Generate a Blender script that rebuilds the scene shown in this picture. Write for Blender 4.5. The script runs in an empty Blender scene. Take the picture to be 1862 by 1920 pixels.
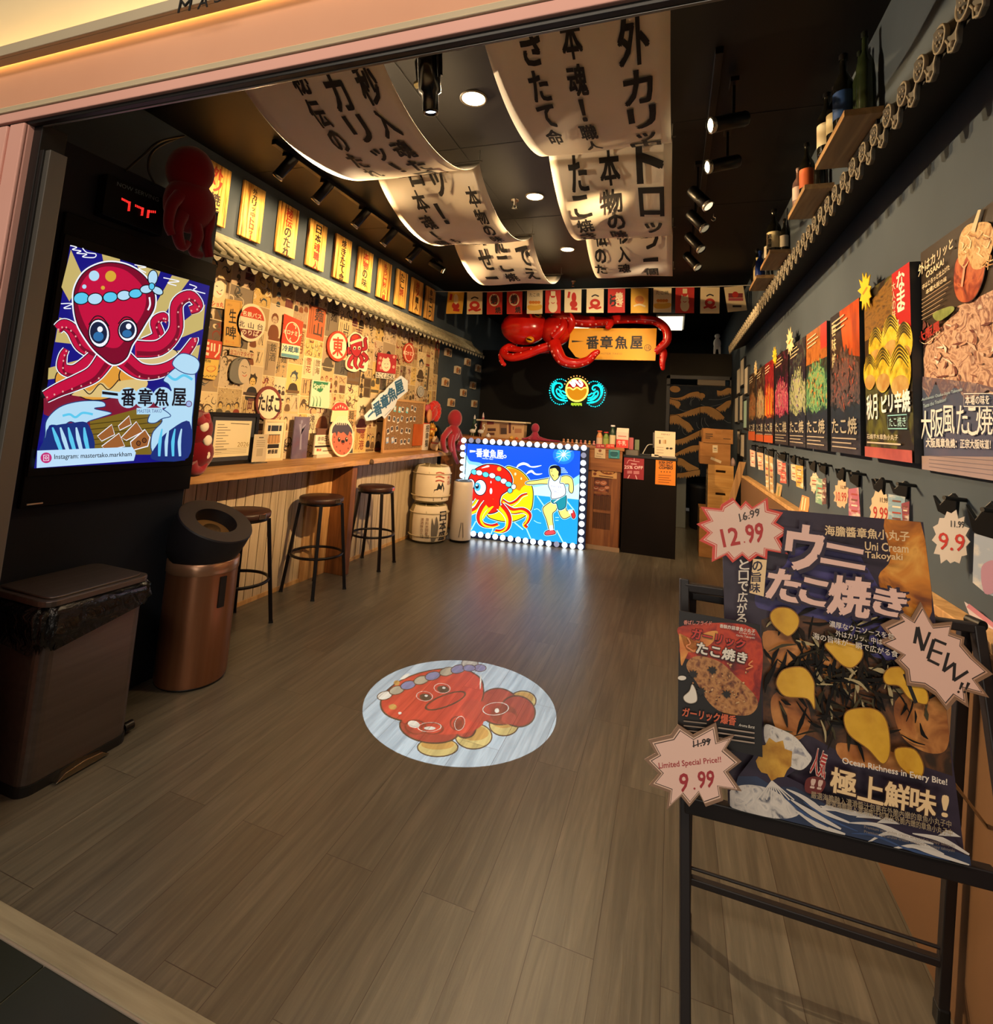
import bpy, math, random
from math import sin, cos, pi, radians as RAD, atan2, hypot, sqrt
from mathutils import Vector as V, Matrix as MX
C = bpy.context.scene.collection
SC = bpy.context.scene
random.seed(7)

# ------------------------------------------------------------------ camera
FPX, CXP, CYP = 973.3, 931.0, 678.0
YAW, PIT, ROL = .334474838, .108356921, .0621581898
EYE = V((0, 0, 1.5))
fw = V((-sin(YAW)*cos(PIT), cos(YAW)*cos(PIT), sin(PIT)))
rt = V((cos(YAW), sin(YAW), 0)); up = rt.cross(fw)
RT = cos(ROL)*rt + sin(ROL)*up; UP = -sin(ROL)*rt + cos(ROL)*up
cd = bpy.data.cameras.new('camera'); cam = bpy.data.objects.new('camera', cd); C.objects.link(cam)
cam.matrix_world = MX(((RT.x, UP.x, -fw.x, EYE.x), (RT.y, UP.y, -fw.y, EYE.y), (RT.z, UP.z, -fw.z, EYE.z), (0, 0, 0, 1)))
cd.sensor_fit = 'HORIZONTAL'; cd.sensor_width = 36; cd.lens = 36*FPX/1862
cd.shift_x = 0; cd.shift_y = -(1920/2 - CYP)/1862; cd.clip_start = .02
SC.camera = cam

# ------------------------------------------------------------------ world, view, area lights
w = bpy.data.worlds.new('world'); SC.world = w; w.use_nodes = True
w.node_tree.nodes['Background'].inputs[0].default_value = (.9, .8, .68, 1)
w.node_tree.nodes['Background'].inputs[1].default_value = .055
SC.view_settings.view_transform = 'Standard'; SC.view_settings.look = 'None'
SC.view_settings.exposure = 0; SC.view_settings.gamma = 1; SC.view_settings.use_curve_mapping = False
SC.cycles.use_denoising = True
SC.cycles.max_bounces = 6; SC.cycles.transparent_max_bounces = 8
SC.cycles.sample_clamp_indirect = 4; SC.cycles.caustics_reflective = False; SC.cycles.caustics_refractive = False

def lamp(name, kind, loc, target, watts, col, size=.1, size_y=None, spot=60, blend=.3):
    d = bpy.data.lights.new(name, kind); o = bpy.data.objects.new(name, d); C.objects.link(o)
    d.energy = watts; d.color = col; o.location = loc
    if kind == 'AREA':
        d.size = size
        if size_y: d.shape = 'RECTANGLE'; d.size_y = size_y
    else: d.shadow_soft_size = size
    if kind == 'SPOT': d.spot_size = RAD(spot); d.spot_blend = blend
    if target is not None:
        o.rotation_euler = (V(target) - V(loc)).to_track_quat('-Z', 'Y').to_euler()
    return o
CAN_W, LEFT_W, CROSS_W, RIGHT_W, SIGN_W, PROJ_W = 58, 36, 400, 600, 220, 2600   # watts of the shop's lamps and the fill beams added on its rails
WARM, AMB, DAY, PINK = (1, .65, .31), (1, .74, .45), (.82, .92, 1), (1, .62, .46)
# the mall's own ceiling panels above and behind the camera
lamp('mall_ceiling_light', 'AREA', (-1.2, -1.6, 4.2), (-1.0, 1.6, 0), 66, (1, .84, .64), 2.6, .5)
lamp('mall_ceiling_light', 'AREA', (.9, -1.9, 4.2), (.5, 1.5, .6), 44, (1, .74, .55), 1.4, .5)
lamp('mall_fill_light', 'AREA', (-.6, -5.0, 1.9), (-.6, 2, 1.9), 105, (1, .88, .74), 5, 2.6)  # added fill from the unseen mall side, brightening banners and right wall

# ------------------------------------------------------------------ pixel to place
def W(px, py, ax, val):
    d = RT*((px-CXP)/FPX) - UP*((py-CYP)/FPX) + fw
    i = 'xyz'.index(ax); t = (val - EYE[i])/d[i]
    return EYE + d*t

# ------------------------------------------------------------------ materials
MATS = {}
def lin(h):
    h = h.lstrip('#'); r = []
    for i in (0, 2, 4):
        c = int(h[i:i+2], 16)/255
        r.append(c/12.92 if c <= .04045 else ((c+.055)/1.055)**2.4)
    return (*r, 1)
def mat(h, r=.6, m=0, e=0, k='', t=0, spec=.5):
    key = (h, r, m, e, k, t, spec)
    if key in MATS: return MATS[key]
    M = bpy.data.materials.new('m'); M.use_nodes = True
    nt = M.node_tree; b = nt.nodes['Principled BSDF']
    b.inputs['Base Color'].default_value = lin(h); b.inputs['Roughness'].default_value = r
    b.inputs['Metallic'].default_value = m; b.inputs['Specular IOR Level'].default_value = spec
    if e:
        b.inputs['Emission Color'].default_value = lin(h); b.inputs['Emission Strength'].default_value = e
        b.inputs['Base Color'].default_value = (.01, .01, .01, 1); b.inputs['Specular IOR Level'].default_value = .08
    if t: b.inputs['Transmission Weight'].default_value = t
    if k == 'fuzz':
        b.inputs['Sheen Weight'].default_value = .5; b.inputs['Sheen Roughness'].default_value = .4
    if k in ('fuzz', 'rough'):
        n = nt.nodes.new('ShaderNodeTexNoise'); n.inputs['Scale'].default_value = 140
        bp = nt.nodes.new('ShaderNodeBump'); bp.inputs['Strength'].default_value = .35; bp.inputs['Distance'].default_value = .004
        nt.links.new(n.outputs[0], bp.inputs['Height']); nt.links.new(bp.outputs[0], b.inputs['Normal'])
    if k in ('brush',):
        b.inputs['Anisotropic'].default_value = .6
    if k == 'coat':
        b.inputs['Coat Weight'].default_value = .6; b.inputs['Coat Roughness'].default_value = .06
    MATS[key] = M; return M
def nmat(cols, scale=6, r=.5, e=0, stretch=(1, 1, 1), dist=0, detail=4, bump=0, pos=None, rot=(0, 0, 0), spec=.5):
    """colours blended through one noise, stretched along an axis for grain"""
    key = ('n', tuple(cols), scale, r, e, stretch, dist, detail, bump, rot, spec)
    if key in MATS: return MATS[key]
    M = bpy.data.materials.new('m'); M.use_nodes = True; nt = M.node_tree; b = nt.nodes['Principled BSDF']
    g = nt.nodes.new('ShaderNodeNewGeometry'); mp = nt.nodes.new('ShaderNodeMapping')
    mp.inputs['Scale'].default_value = stretch; mp.inputs['Rotation'].default_value = rot
    n = nt.nodes.new('ShaderNodeTexNoise'); n.inputs['Scale'].default_value = scale
    n.inputs['Detail'].default_value = detail; n.inputs['Distortion'].default_value = dist
    cr = nt.nodes.new('ShaderNodeValToRGB'); el = cr.color_ramp.elements
    N = len(cols)
    for i, c in enumerate(cols):
        p = pos[i] if pos else .28 + .44*i/max(1, N-1)
        if i < 2: el[i].position = p; el[i].color = lin(c)
        else: q = el.new(p); q.color = lin(c)
    L = nt.links.new
    L(g.outputs['Position'], mp.inputs[0]); L(mp.outputs[0], n.inputs['Vector']); L(n.outputs[0], cr.inputs[0])
    b.inputs['Roughness'].default_value = r; b.inputs['Specular IOR Level'].default_value = spec
    if e:
        L(cr.outputs[0], b.inputs['Emission Color']); b.inputs['Emission Strength'].default_value = e
        b.inputs['Base Color'].default_value = (.02, .02, .02, 1)
    else: L(cr.outputs[0], b.inputs['Base Color'])
    if bump:
        bp = nt.nodes.new('ShaderNodeBump'); bp.inputs['Strength'].default_value = bump; bp.inputs['Distance'].default_value = .01
        L(n.outputs[0], bp.inputs['Height']); L(bp.outputs[0], b.inputs['Normal'])
    MATS[key] = M; return M

# ------------------------------------------------------------------ mesh builder
class MB:
    def __init__(s): s.v = []; s.f = []; s.m = []; s.sm = []; s.mats = []
    def mi(s, M):
        if M not in s.mats: s.mats.append(M)
        return s.mats.index(M)
    def add(s, vs, fs, M, smooth=False):
        o = len(s.v); i = s.mi(M)
        s.v += [V(p) for p in vs]
        for f in fs: s.f.append([o+k for k in f]); s.m.append(i); s.sm.append(smooth)
        return s
    def box(s, a, b, M, T=None):
        a, b = [min(p, q) for p, q in zip(a, b)], [max(p, q) for p, q in zip(a, b)]
        vs = [V((x, y, z)) for x in (a[0], b[0]) for y in (a[1], b[1]) for z in (a[2], b[2])]
        if T is not None: vs = [T @ p for p in vs]
        return s.add(vs, [(0, 1, 3, 2), (4, 6, 7, 5), (0, 4, 5, 1), (2, 3, 7, 6), (0, 2, 6, 4), (1, 5, 7, 3)], M)
    def tube(s, path, rad, M, n=10, closed=False, caps=True, flat=1, smooth=True):
        P = [V(p) for p in path]; K = len(P)
        R = rad if isinstance(rad, (list, tuple)) else [rad]*K
        T = [((P[(i+1) % K]-P[i-1]) if closed else (P[min(i+1, K-1)]-P[max(i-1, 0)])).normalized() for i in range(K)]
        a = V((0, 0, 1)) if abs(T[0].z) < .9 else V((1, 0, 0))
        u = T[0].cross(a).normalized(); vs = []
        for i in range(K):
            u = (u - T[i]*u.dot(T[i])).normalized(); w2 = T[i].cross(u)
            for k in range(n):
                t = 2*pi*k/n; vs.append(P[i] + (u*cos(t)+w2*sin(t)*flat)*R[i])
        fs = []
        for i in range(K if closed else K-1):
            for k in range(n):
                j = (i+1) % K; fs.append((i*n+k, i*n+(k+1) % n, j*n+(k+1) % n, j*n+k))
        s.add(vs, fs, M, smooth)
        if caps and not closed:
            s.add(vs[:n], [tuple(range(n))[::-1]], M); s.add(vs[-n:], [tuple(range(n))], M)
        return s
    def cyl(s, a, b, r, M, r2=None, n=16): return s.tube([a, b], [r, r if r2 is None else r2], M, n)
    def bar(s, a, b, wd, M, dp=None):
        """square bar from a to b"""
        a, b = V(a), V(b); d = (b-a); L = d.length; q = d.to_track_quat('Z', 'Y').to_matrix().to_4x4()
        h = (dp or wd)/2
        return s.box((-wd/2, -h, 0), (wd/2, h, L), M, MX.Translation(a) @ q)
    def lathe(s, prof, M, o=(0, 0, 0), n=24, T=None, smooth=True, arc=(0, 2*pi)):
        vs = []; full = abs(arc[1]-arc[0]-2*pi) < 1e-6; k2 = n if full else n+1
        for r, z in prof:
            for k in range(k2):
                t = arc[0]+(arc[1]-arc[0])*k/n; p = V((r*cos(t), r*sin(t), z))
                vs.append((T @ p) if T is not None else p + V(o))
        fs = []
        for i in range(len(prof)-1):
            for k in range(n):
                k1 = (k+1) % k2; fs.append((i*k2+k, i*k2+k1, (i+1)*k2+k1, (i+1)*k2+k))
        return s.add(vs, fs, M, smooth)
    def ell(s, c, r, M, T=None, nu=16, nv=10):
        if not isinstance(r, (list, tuple)): r = (r, r, r)
        R = T if T is not None else MX.Identity(3)
        vs = []
        for i in range(nv+1):
            p = pi*i/nv
            for k in range(nu):
                t = 2*pi*k/nu
                vs.append(V(c) + R @ V((r[0]*sin(p)*cos(t), r[1]*sin(p)*sin(t), r[2]*cos(p))))
        fs = [(i*nu+k, (i+1)*nu+k, (i+1)*nu+(k+1) % nu, i*nu+(k+1) % nu) for i in range(nv) for k in range(nu)]
        return s.add(vs, fs, M, True)
    def prism(s, pts, h0, h1, M, mp):
        """closed 2-D outline given thickness; mp(u,v,h) puts it in place"""
        n = len(pts)
        ar = sum(pts[i][0]*pts[(i+1) % n][1]-pts[(i+1) % n][0]*pts[i][1] for i in range(n))
        if ar < 0: pts = pts[::-1]
        vs = [mp(u, v, h0) for u, v in pts] + [mp(u, v, h1) for u, v in pts]
        return s.add(vs, [tuple(range(n))[::-1], tuple(range(n, 2*n))] + [(i, (i+1) % n, n+(i+1) % n, n+i) for i in range(n)], M)
    def grid(s, fn, nu, nv, M, smooth=True):
        vs = [fn(i/nu, j/nv) for j in range(nv+1) for i in range(nu+1)]
        return s.add(vs, [(j*(nu+1)+i, j*(nu+1)+i+1, (j+1)*(nu+1)+i+1, (j+1)*(nu+1)+i) for j in range(nv) for i in range(nu)], M, smooth)
    def mesh(s, name, inv=None):
        me = bpy.data.meshes.new(name)
        me.from_pydata([tuple(inv @ p) if inv is not None else tuple(p) for p in s.v], [], s.f)
        for M in s.mats: me.materials.append(M)
        me.polygons.foreach_set('material_index', s.m); me.polygons.foreach_set('use_smooth', s.sm)
        me.validate(); me.update(); return me

# ------------------------------------------------------------------ things, parts, structure
MWORLD = {}
def tag(o, label=None, cat=None, group=None, kind=None):
    for k, x in (('label', label), ('category', cat), ('group', group), ('kind', kind)):
        if x: o[k] = x
    return o
def thing(name, label, cat, loc=(0, 0, 0), rotz=0, group=None):
    o = bpy.data.objects.new(name, None); C.objects.link(o); o.empty_display_size = .05
    o.location = loc; o.rotation_euler = (0, 0, rotz)
    MWORLD[o.name] = MX.Translation(V(loc)) @ MX.Rotation(rotz, 4, 'Z')
    return tag(o, label, cat, group)
def bev(o, b):
    if b: md = o.modifiers.new('b', 'BEVEL'); md.width = b; md.segments = 2; md.limit_method = 'ANGLE'
def part(name, mb, parent, label=None, local=False, b=0, kind=None):
    mw = MWORLD[parent.name]
    me = mb.mesh(name, None if local else mw.inverted())
    o = bpy.data.objects.new(name, me); C.objects.link(o); o.parent = parent
    MWORLD[o.name] = mw; bev(o, b)
    return tag(o, label, None, None, kind)
def solo(name, mb, label, cat, group=None, b=0, kind=None):
    xs = [p.x for p in mb.v]; ys = [p.y for p in mb.v]; zs = [p.z for p in mb.v]
    c = V(((min(xs)+max(xs))/2, (min(ys)+max(ys))/2, min(zs)))
    o = bpy.data.objects.new(name, mb.mesh(name, MX.Translation(-c))); C.objects.link(o); o.location = c
    MWORLD[o.name] = MX.Translation(c); bev(o, b)
    return tag(o, label, cat, group, kind)
def struct(name, mb, b=0):
    o = bpy.data.objects.new(name, mb.mesh(name)); C.objects.link(o); MWORLD[o.name] = MX.Identity(4); bev(o, b)
    return tag(o, kind='structure')
def copy_tree(o, loc, rotz=None, label=None):
    c = o.copy(); C.objects.link(c); c.location = loc
    if rotz is not None: c.rotation_euler = (0, 0, rotz)
    if label: c['label'] = label
    def kids(a, b):
        for ch in list(a.children):
            d = ch.copy(); C.objects.link(d); d.parent = b; kids(ch, d)
    kids(o, c); return c

# ------------------------------------------------------------------ 2-D art on a surface
def spl(pts, closed=False, n=6):
    K = len(pts); out = []
    for i in range(K if closed else K-1):
        g = (lambda j: pts[j % K]) if closed else (lambda j: pts[max(0, min(K-1, j))])
        a, b, c, d = g(i-1), g(i), g(i+1), g(i+2)
        for k in range(n):
            t = k/n
            out.append(tuple(.5*((2*b[q])+(-a[q]+c[q])*t+(2*a[q]-5*b[q]+4*c[q]-d[q])*t*t+(-a[q]+3*b[q]-3*c[q]+d[q])*t**3) for q in range(len(b))))
    if not closed: out.append(tuple(pts[-1]))
    return out
GL = {}
def glyphs(s, off):
    k = (s, off)
    if k in GL: return GL[k]
    cu = bpy.data.curves.new('t', 'FONT'); cu.body = s; cu.size = 1; cu.offset = off; cu.resolution_u = 2; cu.fill_mode = 'FRONT'
    o = bpy.data.objects.new('t', cu); C.objects.link(o)
    me = o.to_mesh()
    vs = [(p.co.x, p.co.y) for p in me.vertices]; fs = [tuple(p.vertices) for p in me.polygons]
    o.to_mesh_clear(); bpy.data.objects.remove(o); bpy.data.curves.remove(cu)
    if not vs: vs, fs = [(0, 0), (1, 0), (0, 1)], []
    xs = [p[0] for p in vs]; ys = [p[1] for p in vs]
    GL[k] = (vs, fs, min(xs), max(xs), min(ys), max(ys)); return GL[k]
class Art:
    """layers of ink on one surface: mp(u,v,h) -> place; src(...) lets outlines be given in crop pixels of the plane"""
    STEP = .00008
    def __init__(s, mp, mb=None, px=None, h0=.0006, step=None):
        s.mp = mp; s.mb = mb or MB(); s.h = h0; s.px = px; s.t = (0, 0, 1); s.step = step or s.STEP
    def src(s, ox, oy, k): s.t = (ox, oy, k); return s
    def q(s, p):
        if s.px: return s.px(s.t[0]+p[0]/s.t[2], s.t[1]+p[1]/s.t[2])
        return p
    def put(s, pts, faces, M):
        s.mb.add([s.mp(*s.q(p), s.h) for p in pts], faces, M); s.h += s.step; return s
    def poly(s, pts, M, sm=False, n=5):
        if sm: pts = spl(pts, True, n)
        Q = [s.q(p) for p in pts]
        ar = sum(Q[i-1][0]*Q[i][1]-Q[i][0]*Q[i-1][1] for i in range(len(Q)))
        if ar < 0: pts = pts[::-1]
        return s.put(pts, [tuple(range(len(pts)))], M)
    def rect(s, x0, y0, x1, y1, M): return s.poly([(x0, y0), (x1, y0), (x1, y1), (x0, y1)], M)
    def ell(s, x, y, rx, ry, M, rot=0, n=22, a0=0, a1=360):
        c, d = cos(rot), sin(rot); P = []
        full = a1-a0 >= 360
        for k in range(n + (0 if full else 1)):
            t = RAD(a0+(a1-a0)*k/n); e, f = rx*cos(t), ry*sin(t); P.append((x+e*c-f*d, y+e*d+f*c))
        return s.poly(P, M)
    def line(s, pts, wd, M, sm=True, n=6, closed=False, taper=0):
        P = spl(pts, closed, n) if sm and len(pts) > 2 else list(pts)
        if closed: P = P + [P[0]]
        K = len(P); L = []; R = []
        ws = wd if isinstance(wd, (list, tuple)) else None
        for i in range(K):
            a, b = P[max(0, i-1)], P[min(K-1, i+1)]
            if closed and i in (0, K-1): a, b = P[-2], P[1]
            dx, dy = b[0]-a[0], b[1]-a[1]; l = hypot(dx, dy) or 1
            if ws:
                f = i/(K-1)*(len(ws)-1); j = min(int(f), len(ws)-2); wv = ws[j]+(ws[j+1]-ws[j])*(f-j)
            else: wv = wd*(1-taper*abs(2*i/(K-1)-1)) if taper else wd
            nx, ny = -dy/l*wv/2, dx/l*wv/2
            L.append((P[i][0]+nx, P[i][1]+ny)); R.append((P[i][0]-nx, P[i][1]-ny))
        pts = L+R
        fs = [(i, i+1, K+i+1, K+i) for i in range(K-1)]
        return s.put(pts, fs, M)
    def blob(s, pts, fill, ink, wd, sm=True, n=5):
        P = spl(pts, True, n) if sm else pts
        s.poly(P, fill); return s.line(P, wd, ink, sm=False, closed=True)
    def oell(s, x, y, rx, ry, fill, ink, wd, rot=0):
        s.ell(x, y, rx+wd/2, ry+wd/2, ink, rot); return s.ell(x, y, rx-wd/2, ry-wd/2, fill, rot)
    def text(s, st, quad, M, off=.0, sub=0, ink=None, ioff=.05, keep=True):
        """fit a string in the quad TL,TR,BR,BL"""
        if ink: s.text(st, quad, ink, ioff, sub, keep=True)
        vs, fs, x0, x1, y0, y1 = glyphs(st, 0.0)
        if off:     # a heavier face: the same letters laid over each other, slightly shifted
            b = off*.8; st_, s.step = s.step, s.step*.4
            for dx, dy in ((-b, -b), (b, -b), (-b, b), (b, b), (0, 0)) if off > .012 else ((-b, 0), (b, 0), (0, b)):
                s._fit([(x+dx, y+dy) for x, y in vs], fs, (x0, x1, y0, y1), quad, M, sub)
            s.step = st_; s.h += st_; return s
        return s._fit(vs, fs, (x0, x1, y0, y1), quad, M, sub)
    def _fit(s, vs, fs, bb, quad, M, sub):
        x0, x1, y0, y1 = bb
        TL, TR, BR, BL = quad; P = []
        for x, y in vs:
            u = (x-x0)/((x1-x0) or 1); v = (y-y0)/((y1-y0) or 1)
            P.append(tuple((BL[i]*(1-u)+BR[i]*u)*(1-v)+(TL[i]*(1-u)+TR[i]*u)*v for i in (0, 1)))
        if sub: P, fs = refine(P, fs, sub)
        # faces towards the viewer: flip if the quad is mirrored
        return s.put(P, fs, M)
    def tline(s, st, x, y, h, M, off=0, ang=0, wid=None, ink=None, ioff=.05):
        """one line whose letters are h tall, starting at x,y (v up in surface units, or v down in crop pixels)"""
        _, _, x0, x1, y0, y1 = glyphs(st, 0.0)
        wd = wid or (x1-x0)*h/max(.2, (y1-y0)); c, d = cos(ang), sin(ang); sg = -1 if s.px else 1
        f = lambda a, b: (x+a*c-b*d*sg, y+(a*d*sg)*1+b*c*sg) if not s.px else (x+a*c+b*d, y+a*d-b*c)
        return s.text(st, [f(0, h), f(wd, h), f(wd, 0), f(0, 0)], M, off, ink=ink, ioff=ioff)
    def column(s, st, x, y, size, M, off=.01, gap=1.12, sub=0, wx=1, lean=0):
        """vertical writing: x centre, y top; size of one character"""
        sg = 1 if s.px else -1
        for i, ch in enumerate(st):
            y0 = y+sg*i*size*gap; hw = size*wx/2; xo = x+lean*i*size
            b = .5 if ch in '一ー！・' else 1
            if ch == '一': q = [(xo-hw, y0+sg*size*.42), (xo+hw, y0+sg*size*.40), (xo+hw, y0+sg*size*.58), (xo-hw, y0+sg*size*.55)]
            elif ch in '！!': q = [(xo-hw*.22, y0), (xo+hw*.22, y0), (xo+hw*.22, y0+sg*size*.95), (xo-hw*.22, y0+sg*size*.95)]
            elif ch == 'ー': q = [(xo-hw*.1, y0), (xo+hw*.12, y0), (xo+hw*.1, y0+sg*size), (xo-hw*.12, y0+sg*size)]
            elif ch in 'ッっ': q = [(xo-hw*.75, y0+sg*size*.2), (xo+hw*.75, y0+sg*size*.2), (xo+hw*.75, y0+sg*size*.9), (xo-hw*.75, y0+sg*size*.9)]
            else: q = [(xo-hw, y0), (xo+hw, y0), (xo+hw, y0+sg*size), (xo-hw, y0+sg*size)]
            if ch == 'ー': s.poly(q, M)
            else: s.text(ch, q, M, off, sub)
        return s
def refine(P, fs, mx):
    import bmesh
    bm = bmesh.new(); vs = [bm.verts.new((p[0], p[1], 0)) for p in P]
    for f in fs:
        try: bm.faces.new([vs[i] for i in f])
        except ValueError: pass
    for _ in range(3):
        e = [e for e in bm.edges if e.calc_length() > mx]
        if not e: break
        bmesh.ops.subdivide_edges(bm, edges=e, cuts=1); bmesh.ops.triangulate(bm, faces=[f for f in bm.faces if len(f.verts) > 4])
    bm.verts.index_update()
    r = [(v.co.x, v.co.y) for v in bm.verts], [tuple(v.index for v in f.verts) for f in bm.faces]
    bm.free(); return r
class Plane:
    def __init__(s, O, U, Vv):
        s.O, s.U, s.V = V(O), V(U).normalized(), V(Vv).normalized(); s.N = s.U.cross(s.V).normalized()
    def __call__(s, u, v, h=0): return s.O + s.U*u + s.V*v + s.N*h
    def px(s, px, py):
        d = RT*((px-CXP)/FPX) - UP*((py-CYP)/FPX) + fw
        t = (s.O-EYE).dot(s.N)/d.dot(s.N); p = EYE + d*t - s.O
        return (p.dot(s.U), p.dot(s.V))
    def quad(s, pts): return [s.px(*p) for p in pts]
def RND(a, b): return random.uniform(a, b)
def star(cx, cy, rx, ry, n, inner, rot=0, jit=0, seed=1):
    rr = random.Random(seed); P = []
    for i in range(2*n):
        t = rot + pi*i/n; k = (1 if i % 2 == 0 else inner)*(1+rr.uniform(-jit, jit))
        P.append((cx+rx*k*cos(t), cy+ry*k*sin(t)))
    return P
# ================================================================== SHELL
XL, XR, YB, ZC, XT = -3.22, .80, 8.5, 3.3, -2.62
def plank_floor():
    M = bpy.data.materials.new('floor planks'); M.use_nodes = True; nt = M.node_tree; b = nt.nodes['Principled BSDF']; L = nt.links.new
    g = nt.nodes.new('ShaderNodeNewGeometry'); mp = nt.nodes.new('ShaderNodeMapping'); mp.inputs['Rotation'].default_value = (0, 0, pi/2)
    br = nt.nodes.new('ShaderNodeTexBrick'); br.inputs['Scale'].default_value = 1; br.inputs['Brick Width'].default_value = 1.22; br.inputs['Row Height'].default_value = .18
    br.inputs['Mortar Size'].default_value = .0012; br.inputs['Mortar Smooth'].default_value = .3; br.offset = .37
    br.inputs['Color1'].default_value = (0, 0, 0, 1); br.inputs['Color2'].default_value = (1, 1, 1, 1); br.inputs['Mortar'].default_value = (.5, .5, .5, 1)
    L(g.outputs['Position'], mp.inputs[0]); L(mp.outputs[0], br.inputs['Vector'])
    m2 = nt.nodes.new('ShaderNodeMapping'); m2.inputs['Scale'].default_value = (38, 2.1, 1); L(g.outputs['Position'], m2.inputs[0])
    ad = nt.nodes.new('ShaderNodeVectorMath'); ad.operation = 'ADD'
    sc = nt.nodes.new('ShaderNodeVectorMath'); sc.operation = 'SCALE'; sc.inputs['Scale'].default_value = 9
    L(br.outputs['Color'], sc.inputs[0]); L(m2.outputs[0], ad.inputs[0]); L(sc.outputs[0], ad.inputs[1])
    n = nt.nodes.new('ShaderNodeTexNoise'); n.inputs['Scale'].default_value = 1; n.inputs['Detail'].default_value = 7; n.inputs['Roughness'].default_value = .62; n.inputs['Distortion'].default_value = .6
    L(ad.outputs[0], n.inputs['Vector'])
    cr = nt.nodes.new('ShaderNodeValToRGB'); e = cr.color_ramp.elements
    e[0].position = .25; e[0].color = lin('#524d43'); e[1].position = .75; e[1].color = lin('#7a7262'); q = e.new(.5); q.color = lin('#655f52')
    L(n.outputs[0], cr.inputs[0])
    mx = nt.nodes.new('ShaderNodeMix'); mx.data_type = 'RGBA'; mx.blend_type = 'MULTIPLY'; mx.inputs['Factor'].default_value = .5
    c2 = nt.nodes.new('ShaderNodeValToRGB'); e = c2.color_ramp.elements; e[0].color = lin('#cfc6c0'); e[1].color = lin('#ffffff')
    L(br.outputs['Color'], c2.inputs[0]); L(cr.outputs[0], mx.inputs['A']); L(c2.outputs[0], mx.inputs['B'])
    m3 = nt.nodes.new('ShaderNodeMix'); m3.data_type = 'RGBA'; m3.inputs['B'].default_value = lin('#3c3128')
    L(br.outputs['Fac'], m3.inputs['Factor']); L(mx.outputs['Result'], m3.inputs['A']); L(m3.outputs['Result'], b.inputs['Base Color'])
    b.inputs['Roughness'].default_value = .33; b.inputs['Specular IOR Level'].default_value = .6
    bp = nt.nodes.new('ShaderNodeBump'); bp.inputs['Strength'].default_value = .22; bp.inputs['Distance'].default_value = .004
    L(n.outputs[0], bp.inputs['Height']); L(bp.outputs[0], b.inputs['Normal'])
    return M
MFLOOR = plank_floor()
def painted(c1, c2, r=.75):
    return nmat([c1, c2], 1.6, r, bump=.03, spec=.3)
M_SLATE = painted('#3a444e', '#45505b')
M_CEIL = painted('#110f0d', '#171412', .5)
M_BLACK = painted('#14120f', '#1a1714', .6)
M_OLIVE = painted('#2f2b22', '#38342a')
M_PINK = painted('#d0997c', '#d8a386', .65); M_PINK2 = painted('#dda79a', '#e4b0a4', .6)
M_MOLD = painted('#b5a88e', '#beb197', .6)
M_CREAM = painted('#e2d3b0', '#ecdcb9', .8)
M_PINE = nmat(['#8d6238', '#bb8d58', '#d2a875'], 2.6, .5, stretch=(9, 9, .8), dist=.9, bump=.05)
M_PINEY = nmat(['#8d6238', '#b98a55', '#cfa36e'], 2.6, .42, stretch=(9, .8, 9), dist=.9, bump=.05)
M_PINED = nmat(['#5a3316', '#7c4a22', '#935c2e'], 2.6, .5, stretch=(9, 9, .8), dist=.9)
M_WAIN = nmat(['#a99579', '#c3ad8e', '#cdb99b'], 2.2, .5, stretch=(12, 12, .7), dist=.7)
M_WAINW = nmat(['#a57c49', '#c39760', '#d2a973'], 2.2, .5, stretch=(12, 12, .7), dist=.7)
M_STEEL = mat('#8d8a86', .35, 1); M_BLK = mat('#0c0b0b', .45); M_BLKM = mat('#151414', .35, .3)
M_PAPER = mat('#f0e6d6', .7); M_WHITE = mat('#f4f1ea', .5)

struct('floor', MB().box((-3.7, 1.155, -.06), (1.1, 10.6, 0), MFLOOR))
mtile = nmat(['#23261f', '#2b2e26'], 3, .3, spec=.35)
mb = MB(); xs = [-6+.6*i for i in range(13)]; gap = .0025
for i in range(12):
    for j in range(5):
        y1 = 1.098-.6*j; mb.box((xs[i]+gap+.27, y1-.6+gap, -.05), (xs[i+1]-gap+.27, y1-gap, 0), mtile)
mb.box((-6, -2, -.06), (1.5, 1.098, -.004), mat('#6c6a58', .8))
struct('floor', mb)
mb = MB().box((-2.9, 1.098, -.05), (1.1, 1.157, .006), nmat(['#877d66', '#988e76', '#a39980'], 3, .42, stretch=(1, 20, 1)))
mb.box((-2.9, 1.092, -.05), (1.1, 1.099, .004), mat('#b0a293', .35, .4))
struct('trim_1', mb, .002)
struct('ceiling', MB().box((-3.5, 1.24, ZC), (1.1, 11.1, ZC+.06), M_CEIL).box((-3.5, 3.05, ZC-.002), (1.1, 3.054, ZC+.01), mat('#0b0908'))
       .box((-3.5, 4.30, ZC-.002), (1.1, 4.304, ZC+.01), mat('#0b0908')).box((-1.42, 1.16, ZC-.002), (-1.416, 8, ZC+.01), mat('#0b0908')))
struct('wall_left', MB().box((XL-.12, 1.18, 0), (XL, 11, ZC), M_SLATE))
struct('wall_left_front', MB().box((XL+.001, 1.18, 0), (XT, 2.285, 2.62), painted('#181d26', '#1d232e')))
struct('wall_right', MB().box((XR, 1.16, 0), (XR+.12, 11, ZC), M_SLATE))
struct('wall_back', MB().box((XL, YB, 0), (-.085, YB+.14, 2.68), M_BLACK).box((-.085, YB, 2.30), (XR, YB+.14, 2.68), M_OLIVE).box((.775, YB, 0), (XR, YB+.14, 2.3), M_OLIVE))
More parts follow.
